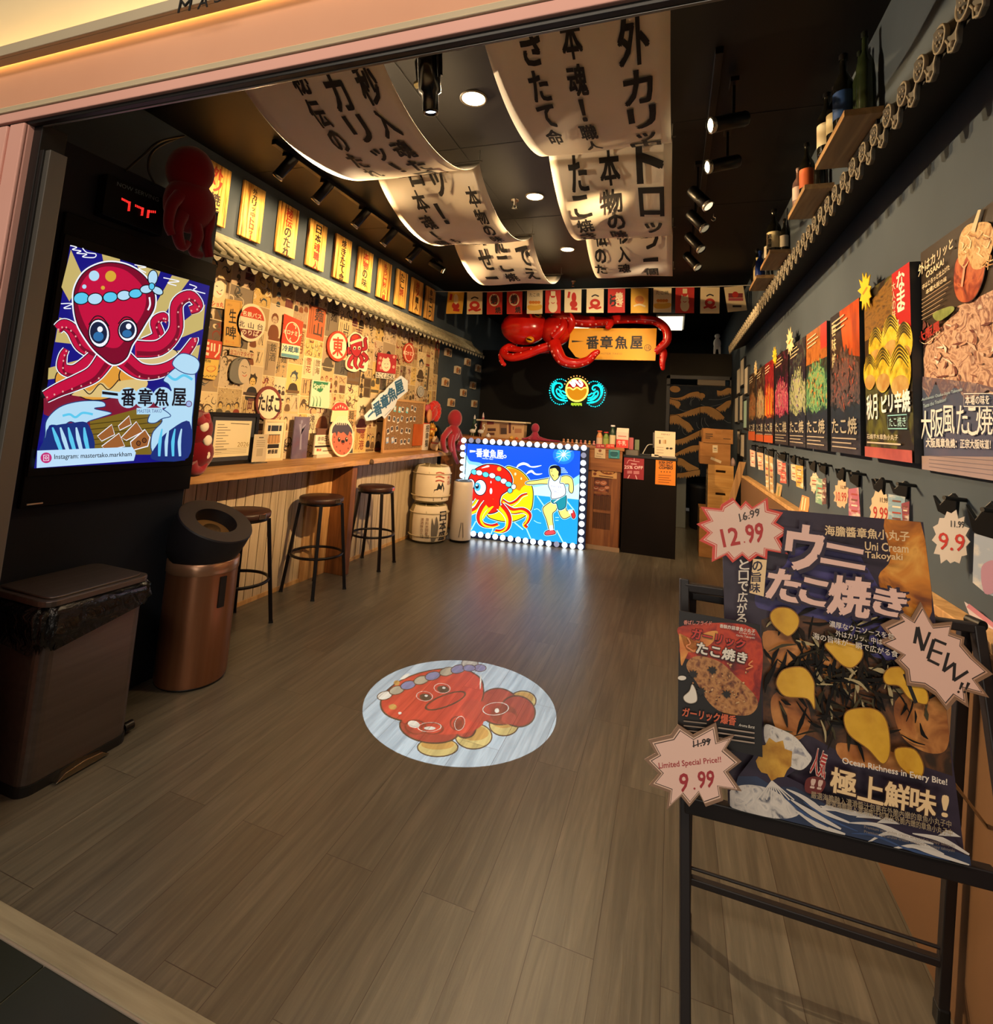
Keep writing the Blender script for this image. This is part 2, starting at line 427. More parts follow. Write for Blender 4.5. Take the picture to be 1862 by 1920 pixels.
struct('wall_back_kitchen', MB().box((-3.4, 11, 0), (1, 11.1, ZC), painted('#16181a', '#1d2022')))
# left bar front: grooved boards, plain board, then grooved boards again
def boards(y0, y1, x, z1, wd, M, gapc):
    mb = MB(); y = y0
    mb.box((x-.03, y0, 0), (x-.012, y1, z1), gapc)
    while y < y1-.001:
        e = min(y+wd, y1); mb.box((x-.014, y+.004, 0.0), (x, e-.003, z1), M); y = e
    return mb
GROOVE = mat('#4b3a2a', .8)
mb = boards(2.29, 3.86, -3.02, .985, .088, M_WAIN, GROOVE)
mb.box((-3.034, 3.86, 0), (-3.0, 4.19, .985), M_PINE)
for a, b_ in ((2.29, 3.86),): mb.box((-3.02, a, 0), (-3.008, b_, .03), M_WAINW)
m2 = boards(4.27, 6.5, -3.02, .985, .088, M_WAIN, GROOVE); o = len(mb.v)
for f, i in zip(m2.f, m2.m): mb.f.append([o+k for k in f]); mb.m.append(mb.mi(m2.mats[i])); mb.sm.append(False)
mb.v += m2.v
mb.box((-3.02, 4.27, 0), (-3.006, 6.5, .03), M_WAINW)
struct('wall_left_wainscot', mb)
# right wainscot with cap and baseboard
M_WAINR = nmat(['#b48f62', '#cfab7c', '#dcbb8f'], 2.2, .5, stretch=(12, 12, .7), dist=.7)
mb = boards(1.3, 6.55, .757, 1.005, .115, M_WAINR, mat('#6a4a2c', .8))
mb.box((.738, 1.3, 1.005), (.80, 6.55, 1.033), M_WAINW); mb.box((.735, 6.50, 0), (.80, 6.56, 1.033), M_WAINW)
struct('wall_right_wainscot', mb, .003)
struct('baseboard_right', MB().box((.737, 1.3, 0), (.757, 6.55, .035), nmat(['#dcb888', '#ecca9c'], 3, .4, stretch=(6, 1, 6))), .003)
# front opening: jamb, frame, header built up of mouldings and a lit ledge
JX = -2.205
mb = MB().box((-3.6, 1.10, 0), (JX, 1.18, 2.452), M_PINK2)
for x0, x1 in ((-2.46, -2.30), (-2.285, JX)): mb.box((x0, 1.088, 0), (x1, 1.10, 2.44), M_PINK2)
struct('trim_2', mb, .004)
struct('trim_3', MB().box((JX-.002, 1.12, 0), (JX+.045, 1.2, 2.45), M_BLK).box((JX+.045, 1.125, 0), (JX+.10, 1.18, 2.345), mat('#77736d', .4, .7)).box((JX+.055, 1.118, 0), (JX+.075, 1.126, 2.345), M_BLK), .002)
mb = MB().box((-4.5, 1.10, 2.51), (1.6, 1.12, 2.725), M_PINK)
struct('wall_front_header', mb)
mb = MB().box((-4.5, 1.088, 2.452), (1.6, 1.118, 2.488), M_PINK2).box((-4.5, 1.082, 2.488), (1.6, 1.118, 2.494), M_MOLD).box((-4.5, 1.094, 2.494), (1.6, 1.118, 2.521), M_MOLD)
struct('trim_4', mb, .003)
struct('trim_5', MB().box((-4.5, 1.10, 2.438), (1.6, 1.118, 2.452), M_BLK).box((-4.5, 1.120, 2.436), (1.6, 1.128, 2.444), mat('#8a8780', .35, .8)), .001)
struct('trim_6', MB().box((-4.5, 1.057, 2.682), (1.6, 1.088, 2.69), M_MOLD).box((-4.5, 1.045, 2.682), (1.6, 1.057, 2.722), M_MOLD).box((-4.5, 1.082, 2.69), (1.6, 1.088, 2.725), M_MOLD).box((-4.5, 1.082, 2.725), (1.6, 1.2, 2.731), M_MOLD), .002)
struct('wall_front_cove', MB().box((-4.5, 1.2, 2.6), (1.6, 1.24, 4.4), M_CREAM))
LED = mat('#ffd27c', .5, 0, 26.0)
solo('led_strip', MB().box((-4.4, 1.089, 2.712), (1.5, 1.099, 2.722), LED), 'thin warm light strip glowing under the ledge above the shop opening', 'light strip')
solo('led_strip', MB().box((-4.4, 1.10, 2.7315), (1.5, 1.115, 2.738), mat('#ffcf80', .5, 0, 45.0)), 'warm light strip hidden on top of the ledge, washing the cream cove', 'light strip')
# the raised letters on the ledge
pl = Plane((0, 1.043, 2.69), (1, 0, 0), (0, 0, 1))
for ch, (x0, y0, x1, y1) in zip('MAS', ((333, 0, 357, 25), (370, -8, 390, 18), (401, -15, 416, 7))):
    q = pl.quad([(x0+5, y0), (x1+4, y0-4), (x1, y1-5), (x0, y1)]); mb = MB()
    vs, fs, a0, a1, b0, b1 = glyphs(ch, 0.0); P = []
    for x, y in vs:
        u, v = (x-a0)/(a1-a0), (y-b0)/(b1-b0)
        P.append(tuple((q[3][i]*(1-u)+q[2][i]*u)*(1-v)+(q[0][i]*(1-u)+q[1][i]*u)*v for i in (0, 1)))
    for h in (0, .0015): mb.add([pl(u, v, h) for u, v in P], fs, M_BLK)
    solo('sign_letter', mb, 'slanted black letter %s standing on the cream ledge over the entrance' % ch, 'letter', 'shop name letters on the ledge')
# doorway to the kitchen
struct('door_1', MB().box((-.125, YB-.012, 0), (-.075, YB+.15, 2.33), M_BLK).box((.775, YB-.012, 0), (.80, YB+.15, 2.33), M_BLK).box((-.125, YB-.012, 2.28), (.80, YB+.15, 2.335), M_BLK))
# kitchen things just visible beside the curtain
mb = MB().box((-.085, 8.75, 0), (.2, 9.2, 1.0), mat('#8d9088', .4, .5))
solo('kitchen_cabinet', mb, 'pale metal kitchen unit glimpsed below the wave curtain', 'cabinet', b=.005)
mb = MB().lathe([(.12, 0), (.16, .02), (.18, .62), (.185, .66), (.16, .67), (.0, .67)], mat('#1c1a1b', .5), (.42, 8.85, 0), 20)
solo('kitchen_bin', mb, 'dark plastic bin standing behind the bottom of the wave curtain', 'bin')
for i, (x0, x1) in enumerate(((-.28, .09), (-2.0, -1.55))):
    t = thing('ceiling_light_panel', 'square kitchen ceiling light panel glowing %s' % ('to the right of the octopus sign' if i == 0 else 'behind the head of the octopus sign'), 'ceiling light', ((x0+x1)/2, 9.0, ZC-.05), 0, 'kitchen ceiling panels')
    part('frame', MB().box((x0-.03, 8.5, ZC-.03), (x1+.03, 9.7, ZC), M_WHITE), t)
    part('diffuser', MB().box((x0, 8.53, ZC-.045), (x1, 9.67, ZC-.03), mat('#fff2cf', .5, 0, 2.2)), t)
# ================================================================== LEFT SIDE
# ---- bar counter: two slabs and the board that carries them
CT = 1.035
def slab(y0, y1):
    P = []; n = 26
    for i in range(n+1):
        y = y0+(y1-y0)*i/n; P.append((-2.755+.006*sin(y*9)+.004*sin(y*23), y))
    P += [(XL+.002, y1), (XL+.002, y0)]
    return MB().prism(P, CT-.052, CT, M_PINEY, lambda u, v, h: V((u, v, h)))
solo('bar_counter', slab(2.30, 4.42), 'live-edge pine bar slab with the framed certificate on it', 'counter', 'bar slabs along the left wall', .006)
mb = slab(4.424, 6.34)
solo('bar_counter', mb, 'live-edge pine bar slab with the cork board standing on it', 'counter', 'bar slabs along the left wall', .006)
solo('support_panel', MB().box((-3.0, 4.19, 0), (-2.79, 4.27, CT-.053), M_PINED), 'dark brown wooden panel under the joint of the bar slabs', 'panel', b=.004)
solo('wood_knot', MB().lathe([(0, 0), (.028, 0), (.03, .02), (.022, .045), (0, .05)], mat('#4a3118', .7), (-2.752, 4.422, CT-.05), 14), 'dark round knot plugging the joint in the bar edge', 'knot')

# ---- three bar stools
M_SEAT = nmat(['#2a1712', '#3c231a', '#4a2c20'], 3, .42, stretch=(14, 2, 1)); M_LEG = mat('#191313', .4, .5)
st = thing('bar_stool', 'round bar stool with dark wooden seat, behind the copper air purifier', 'stool', (-2.795, 2.93, 0), RAD(-4), 'bar stools along the left counter')
part('seat', MB().lathe([(0, .715), (.165, .715), (.178, .722), (.18, .752), (.172, .76), (0, .762)], M_SEAT, (0, 0, 0), 36), st, local=True)
part('seat_ring', MB().lathe([(.150, .700), (.166, .700), (.166, .718), (.150, .718), (.150, .700)], M_LEG, (0, 0, 0), 30), st, local=True)
LG = []
for sx, sy in ((1, 1), (1, -1), (-1, -1), (-1, 1)):
    lg = part('leg', MB().bar((sx*.175, sy*.175, 0.004), (sx*.118, sy*.118, .705), .026, M_LEG), st, local=True, b=.003); LG.append(lg)
    part('foot_cap', MB().bar((sx*.1755, sy*.1755, 0), (sx*.175, sy*.175, .012), .03, M_BLK), lg, local=True)
part('foot_ring', MB().tube([(.205*cos(t*pi/18), .205*sin(t*pi/18), .30) for t in range(36)], .011, M_LEG, 8, closed=True), st, local=True)
part('corner_bracket', MB().box((.138, -.03, .722), (.183, .03, .757), mat('#c9c9cc', .15, 1)), st, 'shiny metal bracket', local=True, b=.004)
copy_tree(st, (-2.78, 3.76, 0), RAD(-8), 'round bar stool with dark wooden seat, before the brown support panel')
copy_tree(st, (-2.785, 4.62, 0), RAD(6), 'round bar stool with dark seat, nearest the sake barrels')

# ---- two straw sake barrels
M_STRAW = nmat(['#7d6f4a', '#93835a', '#a2936a'], 8, .8, stretch=(6, 6, .6), bump=.2)
M_LAB = nmat(['#d8c4a4', '#e6d4b8'], 3, .8)
def barrel(z, lab, wr):
    c = V((-2.765, 5.84, z))
    t = thing('sake_barrel', lab, 'barrel', c, 0, 'stacked sake barrels')
    pr = [(0, .01), (.18, .004), (.215, .03), (.228, .12), (.232, .24), (.226, .35), (.212, .41), (.196, .425), (.17, .43), (0, .425)]
    part('body', MB().lathe(pr, M_STRAW, c, 32), t)
    lb = [(r+.003, zz) for r, zz in pr[2:8]]
    a0, a1 = (RAD(-118), RAD(8))
    m = MB().lathe(lb, M_LAB, c, 20, arc=(a0, a1))
    def mp(u, v, h):
        k = 0; vv = v
        r = .232 - .016*abs(vv-.24)/.2*abs(vv-.24)/.2
        th = a0+u/.232; return c + V(((r+.004+h)*cos(th), (r+.004+h)*sin(th), vv))
    A = Art(mp, m, h0=.0015, step=.0008); ink = mat('#1b1714', .7); red = mat('#b0503c', .7)
    if wr == 0:
        A.column('日本盛', .40, .37, .105, ink, .02, 1.05, sub=.03)
        A.poly([(.26, .05), (.31, .05), (.33, .2), (.30, .32), (.28, .22), (.25, .30)], mat('#6d6458', .8), True)
        for i, s in enumerate(('原料米国産', '清酒醸造元')): A.column(s, .20-.055*i, .30, .034, mat('#7b4b35', .7), .0, 1.15, sub=.03)
        A.text('兵庫・西宮', [(.13, .11), (.23, .11), (.23, .07), (.13, .07)], ink)
    else:
        A.poly([(.25, .04), (.37, .05), (.38, .18), (.35, .26), (.33, .21), (.30, .25), (.28, .18), (.25, .17)], mat('#23221f', .8))
        for i in range(3): A.line([(.26, .36-.045*i), (.31, .37-.045*i), (.37, .35-.045*i)], .014, red)
        A.column('大吉', .44, .33, .05, red, .01, sub=.03); A.column('清酒', .485, .34, .05, ink, .01, sub=.03)
    part('label', A.mb, t, 'printed cream paper label')
    rp = MB()
    for zz, rr in ((.345, .232), (.085, .232)): rp.tube([(c.x+rr*cos(k*pi/16), c.y+rr*sin(k*pi/16), z+zz) for k in range(32)], .007, mat('#b7a582', .8), 6, closed=True)
    for k in range(8):
        s_ = k*pi/4; rp.tube([(c.x+.10*cos(s_), c.y+.10*sin(s_), z+.44), (c.x+.19*cos(s_+.2), c.y+.19*sin(s_+.2), z+.432), (c.x+.228*cos(s_+.3), c.y+.228*sin(s_+.3), z+.35)], .007, mat('#b7a582', .8), 6)
    part('rope', rp, t)
barrel(0, 'lower straw sake barrel on the floor, with large black characters', 0)
barrel(.455, 'upper straw sake barrel, stacked on the other, with a black flame print', 1)

# ---- slim white air purifier beside the light box
t = thing('air_purifier', 'slim white cylindrical air purifier between sake barrels and light box', 'air purifier', (-2.42, 6.02, 0))
o = V((-2.42, 6.02, 0)); mw = mat('#d9c8b4', .4)
part('body', MB().lathe([(.128, .03), (.13, .05), (.118, .66), (.116, .70), (.108, .71)], mw, o, 32), t)
part('base', MB().lathe([(0, 0), (.118, 0), (.122, .028), (.128, .032), (0, .034)], M_BLK, o, 32), t)
part('top_grille', MB().lathe([(.108, .71), (.10, .722), (.06, .716), (.055, .70), (0, .70)], mat('#51627a', .4), o, 32), t)
sl = MB()
for a, dx in ((-75, .03), (-52, -.02)):
    sl.bar(o+V((.131*cos(RAD(a)), .131*sin(RAD(a)), .07)), o+V((.128*cos(RAD(a+dx*300)), .128*sin(RAD(a+dx*300)), .24)), .012, mat('#4b423c', .5), .006)
part('vent_slot', sl, t)

# ---- big copper purifier with tilted black head
o = V((-2.46, 2.33, 0)); t = thing('large_air_purifier', 'large copper drum air purifier with tilted black ring on top', 'air purifier', o)
MCU = nmat(['#9c6a4c', '#a87556'], 30, .3, stretch=(1, 1, .02))
MCU.node_tree.nodes['Principled BSDF'].inputs['Metallic'].default_value = .75
part('drum', MB().lathe([(.172, .012), (.176, .03), (.176, .60), (.174, .62)], MCU, o, 40), t, 'copper coloured drum')
part('drum_rim', MB().lathe([(.178, .575), (.18, .58), (.18, .632), (.176, .636), (.1, .636)], mat('#b98f72', .28, .7), o, 40), t)
part('base_ring', MB().lathe([(0, 0), (.165, 0), (.174, .012), (0, .014)], M_BLK, o, 32), t)
# tilted head
ax = V((.50, .02, 1)).normalized(); T = MX.Translation(o+V((.015, -.01, .74))) @ ax.to_track_quat('Z', 'Y').to_matrix().to_4x4()
part('head', MB().lathe([(.06, -.13), (.165, -.115), (.185, -.05), (.198, .05), (.201, .105)], mat('#15141b', .55), None, 40, T).lathe([(.201, .105), (.197, .112)], mat('#15141b', .55), None, 40, T).lathe([(.197, .112), (.112, .112)], mat('#2c2626', .6), None, 40, T, False).lathe([(.112, .112), (.106, .04)], mat('#121016', .5), None, 40, T), t)
part('outlet', MB().lathe([(.108, .042), (.05, .05), (.048, .054), (0, .054)], mat('#b98a50', .42, .35), None, 36, T), t, 'gold dished outlet')
part('outlet_hub', MB().lathe([(.05, .051), (.045, .06), (.02, .058), (0, .062)], mat('#5a4326', .5, .6), None, 24, T), t)
part('neck', MB().lathe([(.165, .63), (.15, .66), (.12, .70), (0, .70)], M_BLK, o, 32), t)
part('control_strip', MB().box((-.006, -.018, .40), (.006, .018, .56), M_BLK, MX.Translation(o) @ MX.Rotation(RAD(-8), 4, 'Z') @ MX.Translation((.176, 0, 0))), t)

# ---- step-on rubbish bin with black liner
t = thing('pedal_bin', 'dark steel pedal bin with black liner hanging over its rim', 'bin', (-2.40, 1.62, 0))
MSS = nmat(['#655b56', '#716661'], 40, .34, stretch=(1, .05, 1)); MSS.node_tree.nodes['Principled BSDF'].inputs['Metallic'].default_value = .7
def rr(x0, x1, y0, y1, r, n=5):
    P = []
    for cx, cy, a in ((x1-r, y1-r, 0), (x0+r, y1-r, 90), (x0+r, y0+r, 180), (x1-r, y0+r, 270)):
        P += [(cx+r*cos(RAD(a+90*k/n)), cy+r*sin(RAD(a+90*k/n))) for k in range(n+1)]
    return P
ID = lambda u, v, h: V((u, v, h))
B0 = (-2.575, -2.235, 1.42, 1.82)
part('body', MB().prism(rr(*B0, .045), .035, .60, MSS, ID), t, b=.003)
part('base', MB().prism(rr(B0[0]-.004, B0[1]+.004, B0[2]-.004, B0[3]+.004, .045), 0, .036, mat('#0f0d0d', .6), ID), t)
ln = MB(); P = rr(B0[0]-.006, B0[1]+.006, B0[2]-.006, B0[3]+.006, .05, 12); n = len(P); rr_ = random.Random(3)
levels = [(.675, 0), (.66, .016), (.645, .024), (.628, .020), (.612, .024), (.598, .016), (.588, .008)]
vs = []
for li, (z, off) in enumerate(levels):
    for k, (x, y) in enumerate(P):
        cx, cy = -2.405, 1.62; d = hypot(x-cx, y-cy); jo = off + rr_.uniform(-.013, .013)*(1 if li else 0)
        vs.append((x+(x-cx)/d*jo, y+(y-cy)/d*jo, z+(rr_.uniform(-.02, .015) if li == 6 else rr_.uniform(-.008, .008)) - (.010*li*max(0, (1.75-y)/.3) if li > 2 else 0)))
ln.add(vs, [(i*n+k, i*n+(k+1) % n, (i+1)*n+(k+1) % n, (i+1)*n+k) for i in range(len(levels)-1) for k in range(n)], nmat(['#0b0a0a', '#100f0f'], 15, .2, dist=2.5, bump=1.0), True)
part('liner', ln, t, 'shiny black bin liner')
part('lid', MB().prism(rr(B0[0]-.012, B0[1]+.012, B0[2]-.012, B0[3]+.012, .05), .676, .70, MSS, ID).prism(rr(B0[0]+.01, B0[1]-.01, B0[2]+.01, B0[3]-.01, .04), .70, .708, MSS, ID), t, b=.004)
part('pedal', MB().prism([(1.52, 0), (1.72, 0), (1.69, .022), (1.62, .03), (1.55, .022)], -2.236, -2.20, mat('#9c8d78', .2, 1), lambda u, v, h: V((h, u, v+.008))), t, 'bright steel pedal', b=.003)
part('hinge', MB().cyl((-2.28, 1.83, .03), (-2.28, 1.87, .03), .02, M_BLKM), t)

# ---- display screen on the black cabinet
t = thing('display_screen', 'upright display screen showing a red cartoon octopus, on the black wall', 'screen', (XT+.03, 1.88, 1.0))
XS = -2.585
part('cabinet', MB().box((XT+.002, 1.48, .995), (XS-.006, 2.295, 2.30), mat('#0b0909', .6, spec=.15)), t, b=.004)
part('bezel', MB().box((XS-.006, 1.485, 1.13), (XS, 2.285, 2.2), mat('#080808', .4, spec=.15)), t, b=.002)
part('hinge_strip', MB().box((XS-.005, 1.50, 1.01), (XS+.001, 1.56, 1.016), mat('#cccccc', .3, .9)), t)
pl = Plane((XS, 0, 0), (0, 1, 0), (0, 0, 1)); SE = 1.0
def em(h, e=SE): return mat(h, .4, 0, e)
A = Art(pl, None, pl.px).src(0, 430, 3.693)
TL, TR, BR, BL = (485, 108), (1452, 392), (1281, 1600), (235, 1655)
navy, gold, red, dred, wht, ink, sky, foam = em('#17147e'), em('#c8b26c'), em('#c4123f'), em('#7d0c2b'), em('#f4f6ff'), em('#16121c'), em('#5cc8ee'), em('#b4dcf4')
A.poly([TL, TR, BR, BL], navy)
for p in ([(490, 140), (575, 330), (480, 500), (425, 400)], [(705, 172), (830, 207), (835, 260), (720, 250)], [(945, 243), (1110, 292), (1060, 420), (980, 330)], [(1190, 318), (1310, 350), (1010, 760), (940, 760)], [(1420, 520), (1405, 690), (1180, 780), (1110, 760)], [(410, 610), (520, 640), (560, 800), (380, 780)], [(335, 960), (560, 900), (560, 1010), (330, 1040)], [(1360, 940), (1385, 800), (1000, 900), (1000, 960)]): A.poly(p, gold)
for s_ in ([(485, 112), (530, 125), (500, 140), (560, 150), (530, 165), (600, 172), (570, 190), (650, 195), (660, 170), (600, 160), (570, 130)], [(930, 245), (1010, 262), (960, 270), (1010, 300)], [(1310, 380), (1360, 400), (1340, 420), (1420, 445)], [(1130, 335), (1240, 360), (1160, 370), (1220, 390)], [(420, 515), (500, 515), (440, 545), (490, 548)]): A.line(s_, 7, wht)
# boat deck and takoyaki
A.poly([(300, 1170), (480, 1140), (900, 1160), (1330, 1120), (1310, 1400), (700, 1440), (300, 1280)], em('#7e1730'))
A.poly([(620, 1330), (1000, 1230), (1250, 1330), (1050, 1560), (640, 1560)], em('#7c6420'))
for k in range(6): A.line([(620, 1350+36*k), (1150-30*k, 1290+40*k)], 6, em('#453813'))
for cx, cy, rx, ry in ((440, 1060, 60, 90), (700, 1060, 200, 120), (930, 1010, 110, 90)):
    A.oell(cx, cy, rx, ry, em('#e09a3a'), ink, 8, -.2)
A.poly([(500, 1150), (560, 1090), (620, 1120), (700, 1060), (760, 1100), (830, 1050), (1000, 1040), (1000, 1100), (830, 1160)], em('#ddbf7c'), True)
A.line([(480, 1150), (560, 1100), (620, 1140), (690, 1070), (750, 1110), (820, 1040)], 7, ink)
A.oell(1080, 880, 150, 55, em('#d8c186'), ink, 7, -.15)
# tentacles (white halo, dark line, red)
def tent(p, w0, w1, M1=red):
    A.line(p, [w0+26, w1+22], wht); A.line(p, [w0+12, w1+10], ink); A.line(p, [w0, w1], M1)
    Q = spl(p, False, 6); 
    A.line([(x+w0*.10, y+w0*.26) for x, y in Q], [w0*.3, 5], dred, sm=False)
    for i in range(5, len(Q)-1, 3):
        f = 1-i/len(Q); A.ell(Q[i][0]+w0*.2*f, Q[i][1]+w0*.44*f+4, 6, 7, em('#e9a9a0'), 0, 8)
tent([(660, 850), (560, 800), (500, 700), (440, 660), (395, 690)], 95, 60)
tent([(640, 900), (520, 980), (430, 960), (430, 880), (455, 830)], 100, 30)
tent([(1000, 800), (1090, 740), (1070, 640), (1130, 600), (1140, 640)], 90, 30)
tent([(930, 830), (1100, 820), (1210, 700), (1220, 520), (1310, 460), (1370, 530), (1310, 560)], 110, 45)
tent([(850, 900), (960, 980), (1100, 980), (1230, 910), (1330, 780), (1340, 750)], 120, 28)
tent([(720, 900), (640, 1000), (520, 1060), (400, 1110), (305, 1160)], 120, 70)
hd = [(505, 500), (520, 390), (590, 290), (720, 236), (860, 250), (980, 320), (1050, 430), (1055, 540), (1000, 640), (940, 740), (900, 800), (860, 890), (780, 930), (700, 880), (620, 800), (530, 650)]
A.line(hd, 34, wht, closed=True); A.line(hd, 14, ink, closed=True); A.poly(hd, dred, True)
A.poly([(530, 520), (545, 400), (610, 305), (720, 258), (850, 280), (950, 360), (1000, 450), (990, 560), (920, 680), (860, 760), (800, 820), (700, 800), (600, 700)], red, True)
for x, y, r_, M in ((642, 322, 36, foam), (757, 325, 38, em('#d8a838')), (574, 397, 15, foam), (703, 405, 14, em('#d8a838'))): A.ell(x, y, r_, r_, M)
A.line([(1025, 470), (1030, 520), (1015, 560)], 12, wht)
bn = [((505, 478), sky), ((600, 482), foam), ((705, 470), sky), ((800, 458), foam), ((880, 445), sky), ((955, 415), foam)]
for i, ((x, y), M) in enumerate(bn):
    A.oell(x+48, y, 54-i*2, 42-i*2.5, M, ink, 7, -.12)
A.oell(1048, 335, 34, 52, foam, ink, 7, .1); A.oell(1080, 425, 42, 26, foam, ink, 7, .5); A.oell(1040, 395, 20, 24, sky, ink, 6)
for x, y, rx, ry, rot in ((675, 720, 72, 98, -.15), (873, 700, 66, 76, .05)):
    A.oell(x, y, rx, ry, wht, ink, 9, rot); A.ell(x-4, y-4, rx*.82, ry*.78, em('#1a2340'), rot); A.ell(x-5, y+22, rx*.5, ry*.34, em('#2f6fa8')); A.ell(x+6, y-28, 19, 20, wht)
    A.line([(x-rx, y-ry*.6), (x-rx*.4, y-ry*1.18), (x+rx*.3, y-ry*1.12), (x+rx*.95, y-ry*.5)], 8, ink)
A.line([(770, 870), (795, 830), (830, 890)], 12, dred)
# waves
A.blob([(300, 1420), (310, 1320), (400, 1230), (540, 1190), (690, 1190), (715, 1225), (640, 1240), (760, 1270), (690, 1300), (600, 1330), (560, 1370), (480, 1330), (420, 1360), (330, 1360), (320, 1460), (290, 1470)], foam, em('#173a7a'), 6)
A.poly([(330, 1370), (480, 1340), (600, 1350), (620, 1560), (260, 1600), (300, 1440)], em('#1a2f78'), True)
for k in range(5): A.line([(350+55*k, 1370), (380+50*k, 1450), (420+46*k, 1560)], [10, 30, 22], (sky, foam)[k % 2])
A.line([(420, 1290), (470, 1280), (510, 1300), (560, 1270), (630, 1280)], 16, sky)
A.blob([(1040, 1420), (1110, 1330), (1090, 1280), (1180, 1180), (1160, 1080), (1120, 1040), (1200, 960), (1260, 930), (1330, 960), (1340, 1100), (1320, 1300), (1290, 1560), (1060, 1560)], foam, em('#173a7a'), 6)
A.poly([(1080, 1480), (1150, 1400), (1300, 1330), (1290, 1580), (1040, 1590)], em('#1a2f78'), True)
for k in range(4): A.line([(1110+45*k, 1380), (1095+45*k, 1470), (1090+48*k, 1570)], [8, 24, 16], (sky, foam)[k % 2])
A.line([(1150, 1010), (1200, 1040), (1260, 1010), (1320, 1040)], 18, sky); A.blob([(1010, 1330), (1040, 1260), (1100, 1240), (1170, 1290), (1110, 1310), (1060, 1340)], foam, em('#173a7a'), 6)
A.blob([(1180, 930), (1240, 860), (1330, 880), (1370, 930), (1340, 1000), (1250, 990)], foam, em('#173a7a'), 6)
# little sailing boat
sail = em('#9c5f30')
A.blob([(890, 1470), (990, 1385), (1025, 1440), (1010, 1500), (900, 1530)], sail, wht, 8, False)
for p in ([(660, 1430), (760, 1350), (780, 1420), (690, 1465)], [(690, 1500), (810, 1410), (850, 1500), (720, 1530)], [(805, 1360), (880, 1290), (895, 1350), (815, 1390)], [(825, 1440), (930, 1330), (975, 1400), (860, 1460)]): A.blob(p, sail, wht, 6, False)
for x, y in ((945, 1480), (985, 1460)): A.oell(x, y, 14, 16, em('#7a4520'), ink, 5)
# shop name and the address pill
A.line([(690, 1135), (820, 1150)], 48, foam, False)
for i, (x, y) in enumerate(((872, 1165), (985, 1165), (1112, 1163), (1226, 1163))): A.ell(x, y, 70, 72, foam)
A.poly([(692, 1120), (800, 1134), (802, 1152), (692, 1140)], ink)
for ch, x in zip('番章魚屋', (828, 945, 1060, 1180)):
    A.text(ch, [(x, 1100), (x+95, 1103), (x+92, 1222), (x-4, 1220)], ink, .025)
A.oell(1293, 1208, 20, 20, em('#9db0e0'), em('#6a3560'), 5)
A.line([(930, 1258), (1110, 1256)], 44, foam, False); A.text('MASTER TAKO', [(935, 1246), (1105, 1244), (1104, 1268), (934, 1270)], em('#43508a'))
A.poly([(240, 1530), (900, 1505), (925, 1545), (910, 1600), (236, 1650)], em('#bfe0fa'), False)
A.oell(302, 1580, 38, 36, em('#c22f74'), em('#c22f74'), 2)
A.line([(284, 1562), (320, 1560), (320, 1598), (284, 1600)], 5, wht, False, closed=True); A.ell(302, 1580, 10, 10, wht); A.ell(302, 1580, 6, 6, em('#c22f74'))
A.text('Instagram: mastertako.markham', [(358, 1556), (895, 1538), (895, 1578), (358, 1600)], ink, .012)
part('screen', A.mb, t, 'lit screen with octopus picture')

# ---- queue number display and cables above it
t = thing('queue_display', 'black queue number display with red dotted figures', 'number display', W(255, 430, 'x', -2.55))
a = W(203, 338, 'x', -2.555); b_ = W(303, 436, 'x', -2.555)
z0, z1, y0, y1 = 2.335, 2.535, a.y-.005, b_.y+.005
part('case', MB().box((XT, y0, z0), (-2.556, y1, z1), mat('#09090a', .6, spec=.15)), t, b=.004)
pl = Plane((-2.555, 0, 0), (0, 1, 0), (0, 0, 1)); A = Art(pl, None, pl.px).src(0, 0, 3.724)
A.text('NOW SERVING', [(820, 1268), (1110, 1382), (1106, 1410), (816, 1296)], mat('#6b7f83', .5), 0.0)
part('lettering', A.mb, t); A = Art(pl, None, pl.px).src(0, 0, 3.724); rl = mat('#ff2a24', .4, 0, 2.2)
def dots(p, q, n):
    for i in range(n):
        for d in (0, 9): A.ell(p[0]+(q[0]-p[0])*i/(n-1)+d*(1 if abs(q[1]-p[1]) > abs(q[0]-p[0]) else 0), p[1]+(q[1]-p[1])*i/(n-1)+d*(0 if abs(q[1]-p[1]) > abs(q[0]-p[0]) else 1), 4.2, 4.2, rl, 0, 6)
dots((852, 1385), (900, 1410), 6); dots((899, 1412), (892, 1470), 7); dots((945, 1432), (990, 1452), 5); dots((989, 1455), (982, 1502), 6); dots((1028, 1470), (1022, 1518), 6); dots((1030, 1472), (1078, 1476), 5)
part('digits', A.mb, t, 'glowing red dot-matrix figures')
for i, (ps, lab) in enumerate((([(235, 320), (270, 290), (300, 265), (345, 255)], 'thin black cable rising from the queue display to the ceiling'), ([(290, 345), (278, 315), (290, 280), (335, 258)], 'thin black cable looping from behind the queue display'))):
    P = [W(x, y, 'x', -2.60) for x, y in ps]; P[-1] = W(*ps[-1], 'x', -2.9)
    solo('cable', MB().tube(spl([tuple(p) for p in P], False, 6), .006, M_BLK, 8), lab, 'cable', 'display cables')

